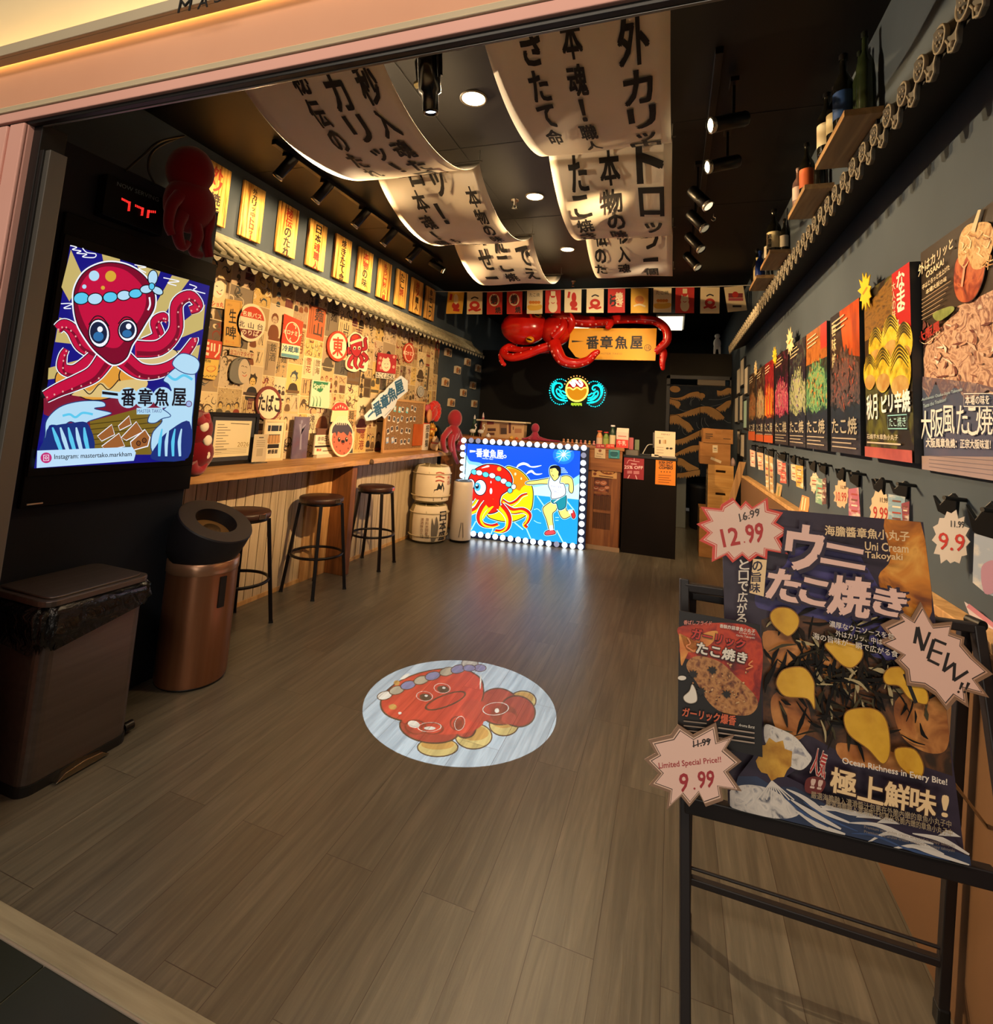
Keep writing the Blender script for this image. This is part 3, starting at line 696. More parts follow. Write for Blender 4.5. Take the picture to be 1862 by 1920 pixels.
# ---- plush octopuses
M_PLUSH = mat('#6e101c', .95, k='fuzz', spec=.1); M_PLD = mat('#6f0f1e', .9, k='fuzz'); M_CRM = mat('#e6dcc8', .9, k='fuzz')
t = thing('plush_octopus', 'big dark red plush octopus sitting on the screen cabinet', 'plush toy', (-2.55, 2.16, 2.31))
px = -2.47
def wp(x, y, d=0): return tuple(W(x, y, 'x', px+d))
part('head', MB().ell(wp(357, 322), (.12, .11, .135), M_PLUSH), t)
part('body', MB().ell(wp(356, 385), (.115, .13, .15), M_PLUSH), t)
for P, r0 in (([(338, 365), (322, 385), (316, 420), (322, 440)], .032), ([(342, 400), (332, 430), (340, 462), (352, 455)], .034), ([(360, 405), (370, 440), (362, 470), (376, 478)], .036), ([(376, 372), (392, 405), (386, 445), (392, 482)], .04)):
    Q = spl([wp(x, y, .05) for x, y in P], False, 5); part('tentacle', MB().tube(Q, [r0*(1-.45*i/len(Q)) for i in range(len(Q))], M_PLUSH, 12), t)
t = thing('plush_octopus', 'red plush octopus with large cream suckers at the near end of the bar', 'plush toy', (-2.86, 2.47, CT))
bx = -2.83
def wp(x, y, d=0): return tuple(W(x, y, 'x', bx+d))
part('body', MB().ell(wp(364, 806), (.10, .11, .13), M_PLUSH).ell(wp(362, 850), (.11, .12, .12), M_PLUSH), t)
for (x, y) in ((383, 800), (389, 826), (386, 853), (355, 822), (353, 855)):
    part('sucker', MB().ell(wp(x, y, .09), (.018, .032, .034), M_CRM), t, 'cream sucker')
for P in ([(356, 868), (362, 880), (374, 881), (384, 868)], [(368, 780), (375, 790), (386, 788), (385, 775)]):
    Q = spl([wp(x, y, .07) for x, y in P], False, 5); part('tentacle', MB().tube(Q, [.042*(1-.5*i/len(Q)) for i in range(len(Q))], mat('#8f1424', .9, k='fuzz'), 12), t)

# ---- tiled eaves on the left wall
M_TILE = nmat(['#7f7a64', '#948e76', '#a39c84'], 20, .7, bump=.1); M_TILED = mat('#4d4a3d', .8)
RX0, RX1, RZ0, RZ1, RY0, RY1 = -2.95, XL+.004, 2.492, 2.665, 2.30, 7.85
t = thing('tile_eaves', 'long grey tiled eave running above the picture wall on the left', 'roof eave', (-3.0, 4.9, 2.40))
part('deck', MB().prism([(RX0+.02, RZ0-.018), (RX0+.02, RZ0-.008), (RX1, RZ1-.02), (RX1, RZ1-.05)], RY0, RY1, M_TILED, lambda u, v, h: V((u, h, v))), t)
rg = MB()
for k in range(3): rg.box((RX1, RY0, RZ1-.01+.022*k), (RX1+.07-.014*k, RY1, RZ1+.010+.022*k), M_TILE)
part('ridge', rg, t, b=.004)
n = 50; sp_ = (RY1-RY0)/n
cov = MB(); pan = MB()
for s_ in range(1):
    pass
c0 = MB().tube([(RX0, 0, RZ0+.012), (RX1+.03, 0, RZ1+.004)], .024, M_TILE, 10)
c0.lathe([(.024, 0), (.026, .004), (.018, .006), (0, .004)], mat('#8a8470', .7), None, 12, MX.Translation((RX0, 0, RZ0+.012)) @ MX.Rotation(-pi/2, 4, 'Y'))
p0 = MB(); 
p0.grid(lambda u, v: V((RX0+.004+(RX1-RX0)*v, (u-.5)*(sp_-.012), RZ0+(RZ1-RZ0)*v - .022*sin(pi*u))), 6, 4, M_TILE)
p0.prism([((i/8-.5)*(sp_-.012), -.022*sin(pi*i/8)) for i in range(9)] + [(.02, -.045), (0, -.055), (-.02, -.045)], RX0+.003, RX0+.008, mat('#9a947e', .7), lambda u, v, h: V((h, u, RZ0+v)))
first = {}
for i in range(n):
    for nm, m_, dy in (('cover_tile', c0, 0), ('pan_tile', p0, .5)):
        y = RY0+sp_*(i+dy)+.02
        if nm not in first:
            first[nm] = part(nm, m_, t, local=True); o = first[nm]; o.location = V((0, y, 0))-t.location
        else:
            o2 = first[nm].copy(); C.objects.link(o2); o2.parent = t; o2.location = V((0, y, 0))-t.location

# ---- ten scorched wooden signs with writing, above the eaves
M_SIGN = nmat(['#3a1c08', '#b87428', '#ecb65a', '#f6cc78'], 2.4, .5, stretch=(10, 26, 1.0), dist=.5, pos=[.32, .40, .52, .72])
pix = [(395, 312, 424, 302), (460, 338, 499, 360), (527, 376, 562, 397), (583, 408, 615, 425), (632, 437, 661, 452), (675, 461, 701, 474), (713, 483, 736, 494), (746, 501, 766, 511), (774, 518, 795, 527), (801, 533, 818, 540)]
txt = [('外ソ', '焼き'), ('外カリッ', '中トロッ！'), ('秘伝', 'のたれ'), ('日本', '魂職人'), ('焼き', 'たて命'), ('本物', 'の味'), ('もう一', '秒入魂'), ('たこ', '焼'), ('外ソ', '職人'), ('幸せ', '一つ')]
wh = ['nearest the plush octopus, half hidden by it', 'second from the screen end', 'third from the screen end, red writing on top', 'fourth from the screen end, with dark scorched top', 'fifth from the screen end, all in black writing', 'sixth from the screen end', 'seventh from the screen end, all in red writing', 'third from the far end of its row', 'second from the far end of its row', 'last of its row, by the paper flags']
PX = XL+.035
for i, (p, tx) in enumerate(zip(pix, txt)):
    a = W(p[0], p[1], 'x', PX); b_ = W(p[2], p[3], 'x', PX)
    y0, y1 = a.y, b_.y
    if i == 0: y0, y1 = 2.62, 2.85
    zt, zb = 3.215, 2.775
    t = thing('wooden_sign', 'scorched wooden plank sign with brushed characters, ' + wh[i], 'sign', (PX, (y0+y1)/2, zb), 0, 'scorched plank signs above the left eaves')
    part('plank', MB().box((XL+.012, y0, zb), (PX, y1, zt), M_SIGN), t, b=.003)
    part('mount', MB().box((XL, y0+.04, zb-.012), (XL+.014, y1-.04, zt-.02), M_BLK), t)
    A = Art(Plane((PX, 0, 0), (0, 1, 0), (0, 0, 1)), h0=.0012); s_ = tx[0]+tx[1]; n_ = len(s_); sz = min(.085, .42/n_/1.1)
    rd = mat('#b3301a', .6); bk = mat('#24180e', .6)
    k = [(1, 0), (0, 1), (1, 0), (0, 1), (0, 0), (1, 0), (1, 1), (0, 1), (1, 0), (0, 0)][i]
    A.column(tx[0], (y0+y1)/2, zt-.03, sz, rd if k[0] else bk, .03); A.column(tx[1], (y0+y1)/2, zt-.03-sz*1.12*len(tx[0]), sz, rd if k[1] else bk, .03)
    part('lettering', A.mb, t)
# ================================================================== PICTURE WALL
CX = XL+.004
PLW = Plane((CX, 0, 0), (0, 1, 0), (0, 0, 1))
sepia = ['#d2ba8a', '#c7ad7c', '#dcc697', '#bfa678', '#cdb896', '#c9b08f', '#b99d6e', '#d8c8a4', '#a99272', '#d6b56c']
inks = ['#3a2f24', '#52412e', '#6b5236', '#2c2a2c', '#4a3a33', '#7c4a2c', '#8a3a28', '#59503f', '#3f4a50', '#6d3a3a']
def figure(A, r, x, z, s, skin, hair, cloth):
    """one drawn person: hair, face, shoulders"""
    A.poly([(x-s*.55, z-s*1.5), (x-s*.48, z-s*.75), (x-s*.2, z-s*.5), (x+s*.2, z-s*.5), (x+s*.48, z-s*.75), (x+s*.55, z-s*1.5)], cloth, True, 3)
    A.ell(x, z+.04*s, s*.40, s*.46, hair, 0, 10)
    if r.random() < .5: A.poly(star(x, z+.1*s, s*.48, s*.5, 7, .72, r.random(), .15, r.randint(1, 99)), hair)
    A.ell(x+r.uniform(-.06, .06)*s, z-.1*s, s*.29, s*.36, skin, 0, 10)
    A.line([(x-s*.16, z-.06*s), (x-s*.06, z-.06*s)], s*.06, hair, False); A.line([(x+s*.06, z-.06*s), (x+s*.16, z-.06*s)], s*.06, hair, False)
    A.line([(x-s*.07, z-.28*s), (x+s*.08, z-.29*s)], s*.04, hair, False)
def panel(A, r, y, z, wd, ht):
    """one printed sheet: ground, border, some drawing"""
    k = r.random(); g = mat(r.choice(sepia), .75); h0 = A.h
    if k < .2: g = mat(r.choice(['#7d705c', '#5c564c', '#8f7f6a', '#6a5a4a', '#77664c']), .75)
    if .2 < k < .55:
        a, b_ = r.choice(sepia), r.choice(inks); g = nmat([b_, a, a, r.choice(sepia)], r.choice((26, 38, 55)), .75, dist=r.choice((1, 2, 3)), pos=[.34, .42, .6, .7])
    if k > .95: g = mat(r.choice(['#a8452c', '#b0603a', '#8f3527']), .75)
    A.rect(y, z, y+wd, z+ht, g)
    i1, i2, i3 = (mat(r.choice(inks), .75) for _ in range(3)); cr = mat(r.choice(sepia), .75)
    c = r.random(); M_ = .06
    if c < .22:      # people
        n = r.choice((1, 1, 2, 3)); s = min(wd/n*.75, ht*.42)
        for j in range(n):
            figure(A, r, y+wd*(j+.5)/n, z+ht*.62-r.uniform(0, .12)*ht, s, cr, r.choice((i1, i2)), r.choice((i2, i3)))
        if ht > wd: A.rect(y+wd*M_, z+ht*.03, y+wd*(1-M_), z+ht*.12, i3)
    elif c < .38:    # columns of writing
        A.column(''.join(r.choice('酒魚麺丼祭味港海鉄旅町屋市花山川雪月') for _ in range(2)), y+wd*.62, z+ht*.94, min(wd*.5, ht*.38), i1, .02)
        for j in range(2): A.line([(y+wd*(.16+.12*j), z+ht*.9), (y+wd*(.16+.12*j), z+ht*.15)], wd*.035, i2, False)
    elif c < .68:    # comic frames
        n = r.choice((2, 3))
        for j in range(n):
            z0 = z+ht*(j+.06)/n; z1 = z+ht*(j+.94)/n; sp2 = r.uniform(.35, .65)
            A.rect(y+wd*.05, z0, y+wd*sp2, z1, cr); A.rect(y+wd*(sp2+.03), z0, y+wd*.95, z1, r.choice((cr, i2)))
            s = min(wd*.3, (z1-z0)*.55)
            figure(A, r, y+wd*sp2*.55, z0+(z1-z0)*.62, s, g, i1, i3)
            for q_ in range(4): A.line([(y+wd*r.uniform(sp2+.05, .93), z0+(z1-z0)*.15), (y+wd*r.uniform(sp2+.05, .93), z0+(z1-z0)*.85)], wd*.02, i1, False)
    else:            # dense action drawing
        for j in range(12):
            x0, z0 = y+wd*r.uniform(.1, .9), z+ht*r.uniform(.1, .9); an = r.uniform(0, 6.28); l = wd*r.uniform(.1, .35)
            P = [(max(y, min(y+wd, x0+t*l*cos(an+t))), max(z, min(z+ht, z0+t*l*sin(an+t)))) for t in (-1, -.3, .4, 1)]
            A.line(P, [wd*.02, wd*r.uniform(.04, .12), wd*.01], r.choice((i1, i2, i3, cr)), True, 3)
    for a, b_ in (((y, z), (y+wd, z)), ((y, z+ht), (y+wd, z+ht)), ((y, z), (y, z+ht)), ((y+wd, z), (y+wd, z+ht))):
        A.line([a, b_], .005, mat('#e4d2aa' if k > .2 else '#3c3329', .75), False)
    A.h = h0 + .00002*r.random()
r = random.Random(21)
mb = MB().box((XL+.0005, 2.3, CT+.001), (CX, 6.72, 2.59), mat('#a48c64', .8)); A = Art(PLW, mb, step=.00012, h0=.0004)
y = 2.3
while y < 6.70:
    wd = r.uniform(.17, .30); wd = min(wd, 6.72-y)
    if 6.72-y-wd < .12: wd = 6.72-y
    z = CT+.002
    while z < 2.58:
        ht = r.uniform(.16, .36); ht = min(ht, 2.59-z)
        if 2.59-z-ht < .1: ht = 2.59-z
        if wd > .24 and r.random() < .5:
            panel(A, r, y, z, wd*.5, ht); panel(A, r, y+wd*.5, z, wd*.5, ht)
        else: panel(A, r, y, z, wd, ht)
        z += ht
    y += wd
solo('picture_wallpaper', A.mb, 'sepia collage of comic and vintage advert sheets covering the wall above the bar', 'wallpaper')

# ---- signs fixed on the picture wall: outlines given in place, a board with thickness, and print on it
SX = XL+.030
def wall_sign(name, label, cat, outline, base, draw, th=.012, srcs=(0, 0, 1), x=SX, edge=None, group=None, sm=False, n=8):
    pl = Plane((x, 0, 0), (0, 1, 0), (0, 0, 1)); A = Art(pl, None, pl.px).src(*srcs)
    P = spl(outline, True, n) if sm else outline
    uv = [A.q(p) for p in P]
    A.mb.prism(uv, -th, 0, base, lambda u, v, h: pl(u, v, h))
    draw(A); return solo(name, A.mb, label, cat, group)
def ring(cx, cy, rx, ry, rot=0, n=36): return [(cx+rx*cos(2*pi*i/n)*cos(rot)-ry*sin(2*pi*i/n)*sin(rot), cy+rx*cos(2*pi*i/n)*sin(rot)+ry*sin(2*pi*i/n)*cos(rot)) for i in range(n)]
cream, rust, maroon, dk, tealb, green = mat('#f2e2c0', .6), mat('#c9482f', .6), mat('#7a3a33', .6), mat('#2a2420', .6), mat('#5b8fa0', .6), mat('#2f7a56', .6)
S7 = (380, 560, 8.464); S4 = (370, 480, 4.572)
def d(A):
    A.ell(775, 380, 205, 262, cream)
    c = [(775+198*cos(t), 380+252*sin(t)) for t in [RAD(a) for a in range(-160, -19, 7)]]
    A.poly([(575, 265)]+[(775+203*cos(RAD(a)), 380+255*sin(RAD(a))) for a in range(-152, -6, 8)]+[(978, 358)], rust)
    A.poly([(592, 468), (940, 520)]+[(775+203*cos(RAD(a)), 380+255*sin(RAD(a))) for a in range(36, 160, 8)], maroon)
    A.text('名鉄バス', [(640, 185), (935, 250), (930, 335), (632, 262)], cream, .02)
    for ch, x, y in (('北', 580, 345), ('山', 722, 370), ('台', 868, 395)): A.text(ch, [(x, y), (x+88, y+14), (x+84, y+112), (x-4, y+94)], dk, .012)
    A.text('のりば', [(618, 480), (895, 520), (880, 605), (612, 560)], cream, .02)
wall_sign('bus_stop_sign', 'round red and white bus stop sign with three bands of characters', 'sign', ring(770, 380, 232, 302), cream, d, srcs=S7)
def d(A):
    A.text('生', [(425, 160), (535, 170), (530, 395), (415, 375)], dk, .015); A.text('啤', [(375, 425), (535, 450), (525, 650), (365, 625)], dk, .015)
    A.text('生ビール', [(362, 655), (505, 680), (500, 715), (360, 690)], rust); A.text('冷たい', [(395, 75), (470, 85), (465, 125), (390, 115)], dk)
    A.line([(345, 20), (600, 60), (580, 740), (330, 720)], 5, dk, False, closed=True)
wall_sign('beer_sign', 'tall yellow draught beer poster with two black characters', 'poster', [(365, 0), (630, 40), (600, 770), (318, 735)], mat('#d3a452', .65), d, .004, S7)
def d(A):
    A.poly([(1290, 240), (1600, 380), (1550, 740), (1255, 700)], rust, False)
    for t in ((0, 360),): A.line(ring(1425, 540, 108, 165, -.1), 14, cream, False, closed=True)
    A.line([(1440, 400), (1480, 440), (1470, 480)], 12, cream); A.line([(1400, 620), (1380, 650), (1410, 690)], 12, cream)
    A.text('オロナミン', [(1285, 478), (1570, 540), (1560, 612), (1280, 545)], cream, .03)
wall_sign('drink_sign', 'red tin sign with a cream ring and slanted lettering, above the blue-edged sign', 'sign', [(1305, 240), (1600, 370), (1552, 748), (1250, 705)], rust, d, .005, S7)
def d(A):
    A.poly([(1248, 860), (1530, 905), (1525, 960), (1245, 915)], tealb); A.text('冷蔵庫', [(1275, 730), (1530, 775), (1520, 870), (1262, 830)], mat('#2c5f70', .6), .03)
wall_sign('drink_sign', 'white sign with blue lower band under the red ring sign', 'sign', [(1262, 705), (1548, 755), (1528, 962), (1242, 918)], cream, d, .005, S7)
def d(A):
    A.poly([(5, 635), (310, 690), (265, 965), (-20, 930)], rust)
    for k in range(3): A.poly([(20-8*k, 665+85*k), (110-4*k, 690+85*k), (100-4*k, 735+85*k), (0-8*k, 715+78*k)], cream)
    for k in range(3): A.line([(145+45*k, 705+8*k), (138+45*k, 830+10*k)] if k < 2 else [(270, 725), (255, 850), (190, 930)], 26, cream, False)
wall_sign('vintage_sign', 'red and cream sign of bold white katakana strokes beside the screen', 'sign', [(10, 628), (315, 685), (268, 968), (-25, 932)], rust, d, .006, S7)
def d(A):
    A.text('名物', [(35, 955), (130, 975), (125, 1020), (30, 1000)], dk, .02); A.line(ring(130, 1110, 70, 40), 6, rust, False, closed=True); A.line([(60, 1130), (130, 1170), (210, 1110), (180, 1060)], 6, rust)
    for k in range(8): A.ell(10+28*k, 1225+10*(k % 2), 7, 14, dk, .3, 8)
wall_sign('vintage_sign', 'yellow curved card with a red bowl drawing, under the red katakana sign', 'sign', [(10, 950), (262, 975), (235, 1200), (190, 1290), (100, 1275), (-10, 1250)], mat('#d9b95a', .65), d, .004, S7)
def d(A):
    A.ell(660, 1150, 95, 195, mat('#c9b79a', .6), .06); A.line([(612, 1075), (640, 1065), (655, 1085)], 8, dk); A.line([(668, 1085), (690, 1080), (705, 1100)], 8, dk)
    A.line([(625, 1160), (660, 1185), (690, 1165)], 7, dk); A.line([(630, 1210), (665, 1235), (700, 1205)], 10, rust); A.line([(560, 980), (610, 950), (700, 960), (750, 1060)], 12, dk)
wall_sign('tyre_sign', 'grey smiling tyre cut-out sign on the picture wall', 'sign', [(430, 1180), (470, 1020), (560, 945), (650, 930), (740, 1000), (760, 1150), (710, 1300), (640, 1350), (520, 1340), (440, 1280)], mat('#77756c', .6), d, .01, S7, sm=True, n=5)
def d(A):
    A.text('ヨコハマタイヤ', [(442, 800), (805, 870), (795, 945), (435, 880)], mat('#9c4a3a', .6), .02)
wall_sign('tyre_lettering', 'strip of red katakana lettering above the grey tyre cut-out', 'sign', [(430, 790), (820, 862), (808, 955), (425, 885)], mat('#cdb78c', .7), d, .003, S7)
def d(A):
    A.ell(158, 110, 36, 52, mat('#f0e2bd', .6), .2); A.line([(120, 75), (135, 70)], 5, dk); A.line([(175, 85), (190, 82)], 5, dk); A.line([(130, 120), (155, 140), (180, 118)], 6, rust)
A_ = None
def d(A):
    A.ell(183, 285, 50, 75, mat('#f2e6c6', .6), .15); A.line([(158, 255), (176, 262)], 6, dk); A.line([(200, 300), (214, 290)], 6, dk); A.line([(165, 300), (185, 325), (205, 325)], 6, rust)
    A.text('ナショ丸', [(92, 375), (228, 400), (222, 445), (86, 420)], rust, .03)
wall_sign('face_sign', 'cream smiling face cut-out with red lettering below, at the top by the screen', 'sign', [(130, 240), (205, 210), (250, 250), (236, 380), (235, 455), (80, 430), (86, 360), (140, 350)], mat('#e8d3a0', .65), d, .008, S4)
def d(A):
    A.ell(612, 1270, 92, 128, cream); A.text('たばこ', [(532, 1180), (712, 1205), (705, 1340), (520, 1320)], dk, .035)
wall_sign('tobacco_sign', 'round white sign with a brown rim and bold hiragana', 'sign', ring(614, 1265, 110, 150), maroon, d, .012, S4)
def d(A):
    A.poly([(998, 1070), (1125, 1085), (1105, 1140), (1050, 1170), (990, 1130)], green); A.text('Sprite', [(1000, 1095), (1112, 1090), (1106, 1150), (1000, 1145)], cream, .03)
    for k in range(5): A.line([(990+30*k, 1290), (1000+28*k, 1230), (985+30*k, 1200)], [10, 5, 2], green)
    A.poly([(1060, 1180), (1120, 1110), (1130, 1290), (1075, 1290)], mat('#bfd8b8', .5), True)
wall_sign('soda_poster', 'pale green framed soda poster on the picture wall', 'poster', [(988, 1060), (1143, 1080), (1118, 1308), (965, 1290)], mat('#d6dcc0', .5), d, .012, S4, edge=green)
S5 = (600, 540, 5.334)
def d(A):
    A.ell(180, 580, 84, 128, cream); A.text('東', [(130, 490), (232, 500), (226, 685), (124, 670)], rust, .03)
wall_sign('east_sign', 'round red-rimmed sign with one large red character', 'sign', ring(180, 582, 104, 152), rust, d, .012, S5)
pk, dkr = mat('#a92a33', .6), mat('#5c1119', .6)
def octo_small(A):
    def tn(p, a, b): A.line(p, [a+14, b+12], dkr); A.line(p, [a, b], pk)
    for p in ([(350, 660), (300, 720), (290, 780), (330, 800)], [(390, 660), (420, 720), (400, 780), (440, 790)], [(330, 620), (290, 650), (285, 590)], [(410, 610), (455, 600), (450, 520), (470, 500)], [(360, 680), (350, 760), (380, 810)], [(420, 650), (470, 700), (440, 740)]): tn(p, 34, 16)
    A.blob([(300, 560), (310, 490), (350, 462), (400, 480), (420, 550), (410, 640), (370, 690), (320, 650)], pk, dkr, 8)
    A.line([(300, 555), (350, 535), (420, 515)], 26, cream); A.ell(348, 490, 34, 20, rust, -.2)
    for x in (345, 392): A.ell(x, 600, 14, 18, cream); A.ell(x, 604, 8, 11, dk)
wall_sign('octopus_cutout', 'pink-red octopus cut-out with white outline on the picture wall', 'sign', [(285, 500), (340, 440), (395, 455), (440, 490), (475, 480), (490, 540), (470, 630), (485, 700), (470, 820), (430, 835), (400, 815), (350, 840), (270, 810), (262, 730), (290, 680), (262, 600)], cream, octo_small, .012, S5, sm=True, n=4)
def d(A):
    A.ell(660, 770, 46, 66, cream); A.poly([(620, 720), (635, 690), (655, 715), (680, 690), (700, 720)], cream)
    for x, y in ((605, 700), (740, 690), (610, 800), (735, 790), (595, 750)): A.ell(x, y, 13, 16, mat('#e5a893', .6))
    A.line([(640, 760), (655, 757)], 4, dk); A.line([(668, 757), (684, 762)], 4, dk); A.line([(645, 790), (662, 802), (680, 790)], 5, rust)
wall_sign('cat_poster', 'red poster with a white lucky cat on the picture wall', 'poster', [(583, 645), (768, 672), (756, 860), (568, 832)], mat('#b5353a', .6), d, .008, S5)
def d(A): A.text('たこくふだん', [(568, 843), (744, 868), (738, 915), (560, 893)], dk, .03)
wall_sign('lettering_strip', 'small white strip of black hiragana under the red cat poster', 'sign', [(562, 838), (750, 864), (742, 920), (556, 897)], mat('#e2d9c6', .6), d, .006, S5)
def d(A):
    A.line(ring(890, 650, 42, 82), 7, cream, False, closed=True); A.line([(905, 570), (912, 600)], 6, cream)
    A.text('オロナミン', [(832, 622), (942, 645), (938, 682), (830, 660)], cream, .04)
wall_sign('drink_disc', 'small round red sign with cream lettering, near the far end of the picture wall', 'sign', ring(890, 650, 55, 100), rust, d, .010, S5)
def d(A): A.line(ring(1010, 1035, 22, 42), 5, mat('#7d7f84', .6), False, closed=True); A.text('人', [(998, 1010), (1022, 1012), (1020, 1055), (996, 1052)], mat('#7d7f84', .6))
wall_sign('grey_badge', 'small pale oval badge near the far end of the picture wall', 'sign', ring(1010, 1035, 34, 58), mat('#b8b6ae', .6), d, .006, S5)

# ---- things standing on the bar (standing boards lean on the wall)
def stander(name, label, cat, corners, z0, depth, base, draw, srcs, lean=.03, x=None, edge_b=.003, frame=None, outline=None):
    """upright board on the bar; corners in crop pixels: bottom-left, bottom-right"""
    ox, oy, k = srcs
    P0 = W(ox+corners[0][0]/k, oy+corners[0][1]/k, 'z', z0); P1 = W(ox+corners[1][0]/k, oy+corners[1][1]/k, 'z', z0)
    if x is not None: P0.x = P1.x = x
    return P0, P1
def upright(x, srcs, th, outline, base, draw, name, label, cat, sm=False, parts=None, n=6, zmin=CT):
    pl = Plane((x, 0, 0), (0, 1, 0), (0, 0, 1)); A = Art(pl, None, pl.px).src(*srcs)
    P = spl(outline, True, n) if sm else outline
    uv = [A.q(p) for p in P]; m = min(v for u, v in uv)
    sh = zmin-m     # rests exactly on the bar
    uv = [(u, v+sh) for u, v in uv]
    f = A.px; A.px = lambda a, b: (f(a, b)[0], f(a, b)[1]+sh)
    b_ = MB().prism(uv, -th, 0, base, lambda u, v, h: pl(u, v, h))
    return pl, A, uv, b_
SB = (340, 760, 6.207)
# certificate in a black frame
pl, A, uv, b_ = upright(-3.10, SB, .025, [(328, 182), (865, 180), (850, 680), (365, 710)], M_BLK, None, '', '', '')
y0 = min(u for u, v in uv); y1 = max(u for u, v in uv); z1 = max(v for u, v in uv)
t = thing('framed_certificate', 'large black framed certificate standing on the bar', 'certificate', (-3.11, (y0+y1)/2, CT))
fr = MB(); fw_ = .03; hgt = .385; y1 = y0+.47
fr.box((-3.125, y0, CT), (-3.10, y0+fw_, CT+hgt), M_BLK).box((-3.125, y1-fw_, CT), (-3.10, y1, CT+hgt), M_BLK).box((-3.125, y0+fw_, CT), (-3.10, y1-fw_, CT+fw_), M_BLK).box((-3.125, y0+fw_, CT+hgt-fw_), (-3.10, y1-fw_, CT+hgt), M_BLK)
part('frame', fr, t, b=.003)
part('mount', MB().box((-3.122, y0+fw_, CT+fw_), (-3.112, y1-fw_, CT+hgt-fw_), mat('#3a3d46', .5)), t)
A = Art(Plane((-3.112, 0, 0), (0, 1, 0), (0, 0, 1))); A.rect(y0+.065, CT+.06, y1-.065, CT+hgt-.06, mat('#e9dcb6', .7))
for k in range(11): A.line([(y0+.085, CT+hgt-.09-.02*k), (y0+.085+.12*(.5+.5*((k*7) % 5)/4), CT+hgt-.09-.02*k)], .004, mat('#5b523f', .7), False)
for k in range(4): A.line([(y0+.09, CT+.12-.012*k), (y1-.09, CT+.12-.012*k)], .0022, mat('#8a7d60', .7), False)
A.line([(y0+.2, CT+hgt-.08), (y1-.09, CT+hgt-.085)], .005, mat('#5b523f', .7), False)
A.text('2026', [(y1-.185, CT+.165), (y1-.075, CT+.165), (y1-.075, CT+.13), (y1-.185, CT+.13)], mat('#a58d52', .6), .0)
part('certificate', A.mb, t)
# leaflet in a clear stand (its square code is left out)
yl = y1-.075; t = thing('leaflet_stand', 'grey leaflet in a clear stand overlapping the black framed certificate', 'leaflet', (-3.06, yl+.07, CT))
part('leaflet', MB().box((-3.066, yl, CT+.012), (-3.064, yl+.145, CT+.225), mat('#cfc0a2', .7)), t)
A = Art(Plane((-3.064, 0, 0), (0, 1, 0), (0, 0, 1))); A.line([(yl+.05, CT+.20), (yl+.1, CT+.2)], .007, dk, False)
for k in range(4): A.line([(yl+.03, CT+.175-.014*k), (yl+.12, CT+.175-.014*k)], .003, mat('#6f6350', .7), False)
A.rect(yl+.04, CT+.055, yl+.105, CT+.115, mat('#b5a68a', .7)); part('print', A.mb, t)
part('clear_stand', MB().box((-3.10, yl-.004, CT), (-3.05, yl+.15, CT+.008), mat('#c8c2b8', .1, t=.8)), t)
# small shop picture in a pale frame
ys = yl+.16; t = thing('framed_print', 'pale wood framed print of a small food stall, on the bar', 'picture frame', (-3.12, ys+.12, CT))
fr = MB()
for a, b_, c, e in ((ys, ys+.022, 0, .34), (ys+.223, ys+.245, 0, .34), (ys+.022, ys+.223, 0, .022), (ys+.022, ys+.223, .318, .34)): fr.box((-3.14, a, CT+c), (-3.12, b_, CT+e), mat('#e6d2a4', .5))
part('frame', fr, t, b=.003)
A = Art(Plane((-3.128, 0, 0), (0, 1, 0), (0, 0, 1))); A.rect(ys+.02, CT+.02, ys+.225, CT+.32, mat('#eee0bf', .7))
for k, (a, b_) in enumerate(((.045, .075), (.082, .165), (.172, .2))): A.rect(ys+a, CT+.245, ys+b_, CT+.292, mat('#2e3440', .7))
A.poly([(ys+.06, CT+.215), (ys+.19, CT+.215), (ys+.2, CT+.15), (ys+.17, CT+.14), (ys+.08, CT+.14), (ys+.05, CT+.15)], mat('#c99a66', .7))
for k in range(4): A.line([(ys+.075+.033*k, CT+.215), (ys+.07+.035*k, CT+.145)], .004, dk, False)
A.line([(ys+.06, CT+.215), (ys+.19, CT+.215)], .006, dk, False); A.rect(ys+.06, CT+.105, ys+.19, CT+.138, dk)
A.text('蛸番屋', [(ys+.07, CT+.095), (ys+.18, CT+.095), (ys+.18, CT+.06), (ys+.07, CT+.06)], dk, .03); part('print', A.mb, t)
# violet upright plaque
yp = ys+.37; t = solo('plaque', (lambda A: (A.poly([(yp+.09, CT+.31), (yp+.10, CT+.25), (yp+.15, CT+.30), (yp+.145, CT+.31), (yp+.105, CT+.28), (yp+.11, CT+.18), (yp+.12, CT+.08), (yp+.095, CT+.08), (yp+.09, CT+.2), (yp+.06, CT+.30), (yp+.05, CT+.30)], mat('#8f8aa0', .5)), A.ell(yp+.09, CT+.325, .014, .017, mat('#8f8aa0', .5)), A.mb)[-1])(Art(Plane((-3.14, 0, 0), (0, 1, 0), (0, 0, 1)), MB().box((-3.15, yp, CT), (-3.14, yp+.20, CT+.37), nmat(['#6c4a55', '#5d5066', '#6f6478'], 5, .4)))), 'violet upright plaque etched with a standing runner, on the bar', 'plaque')
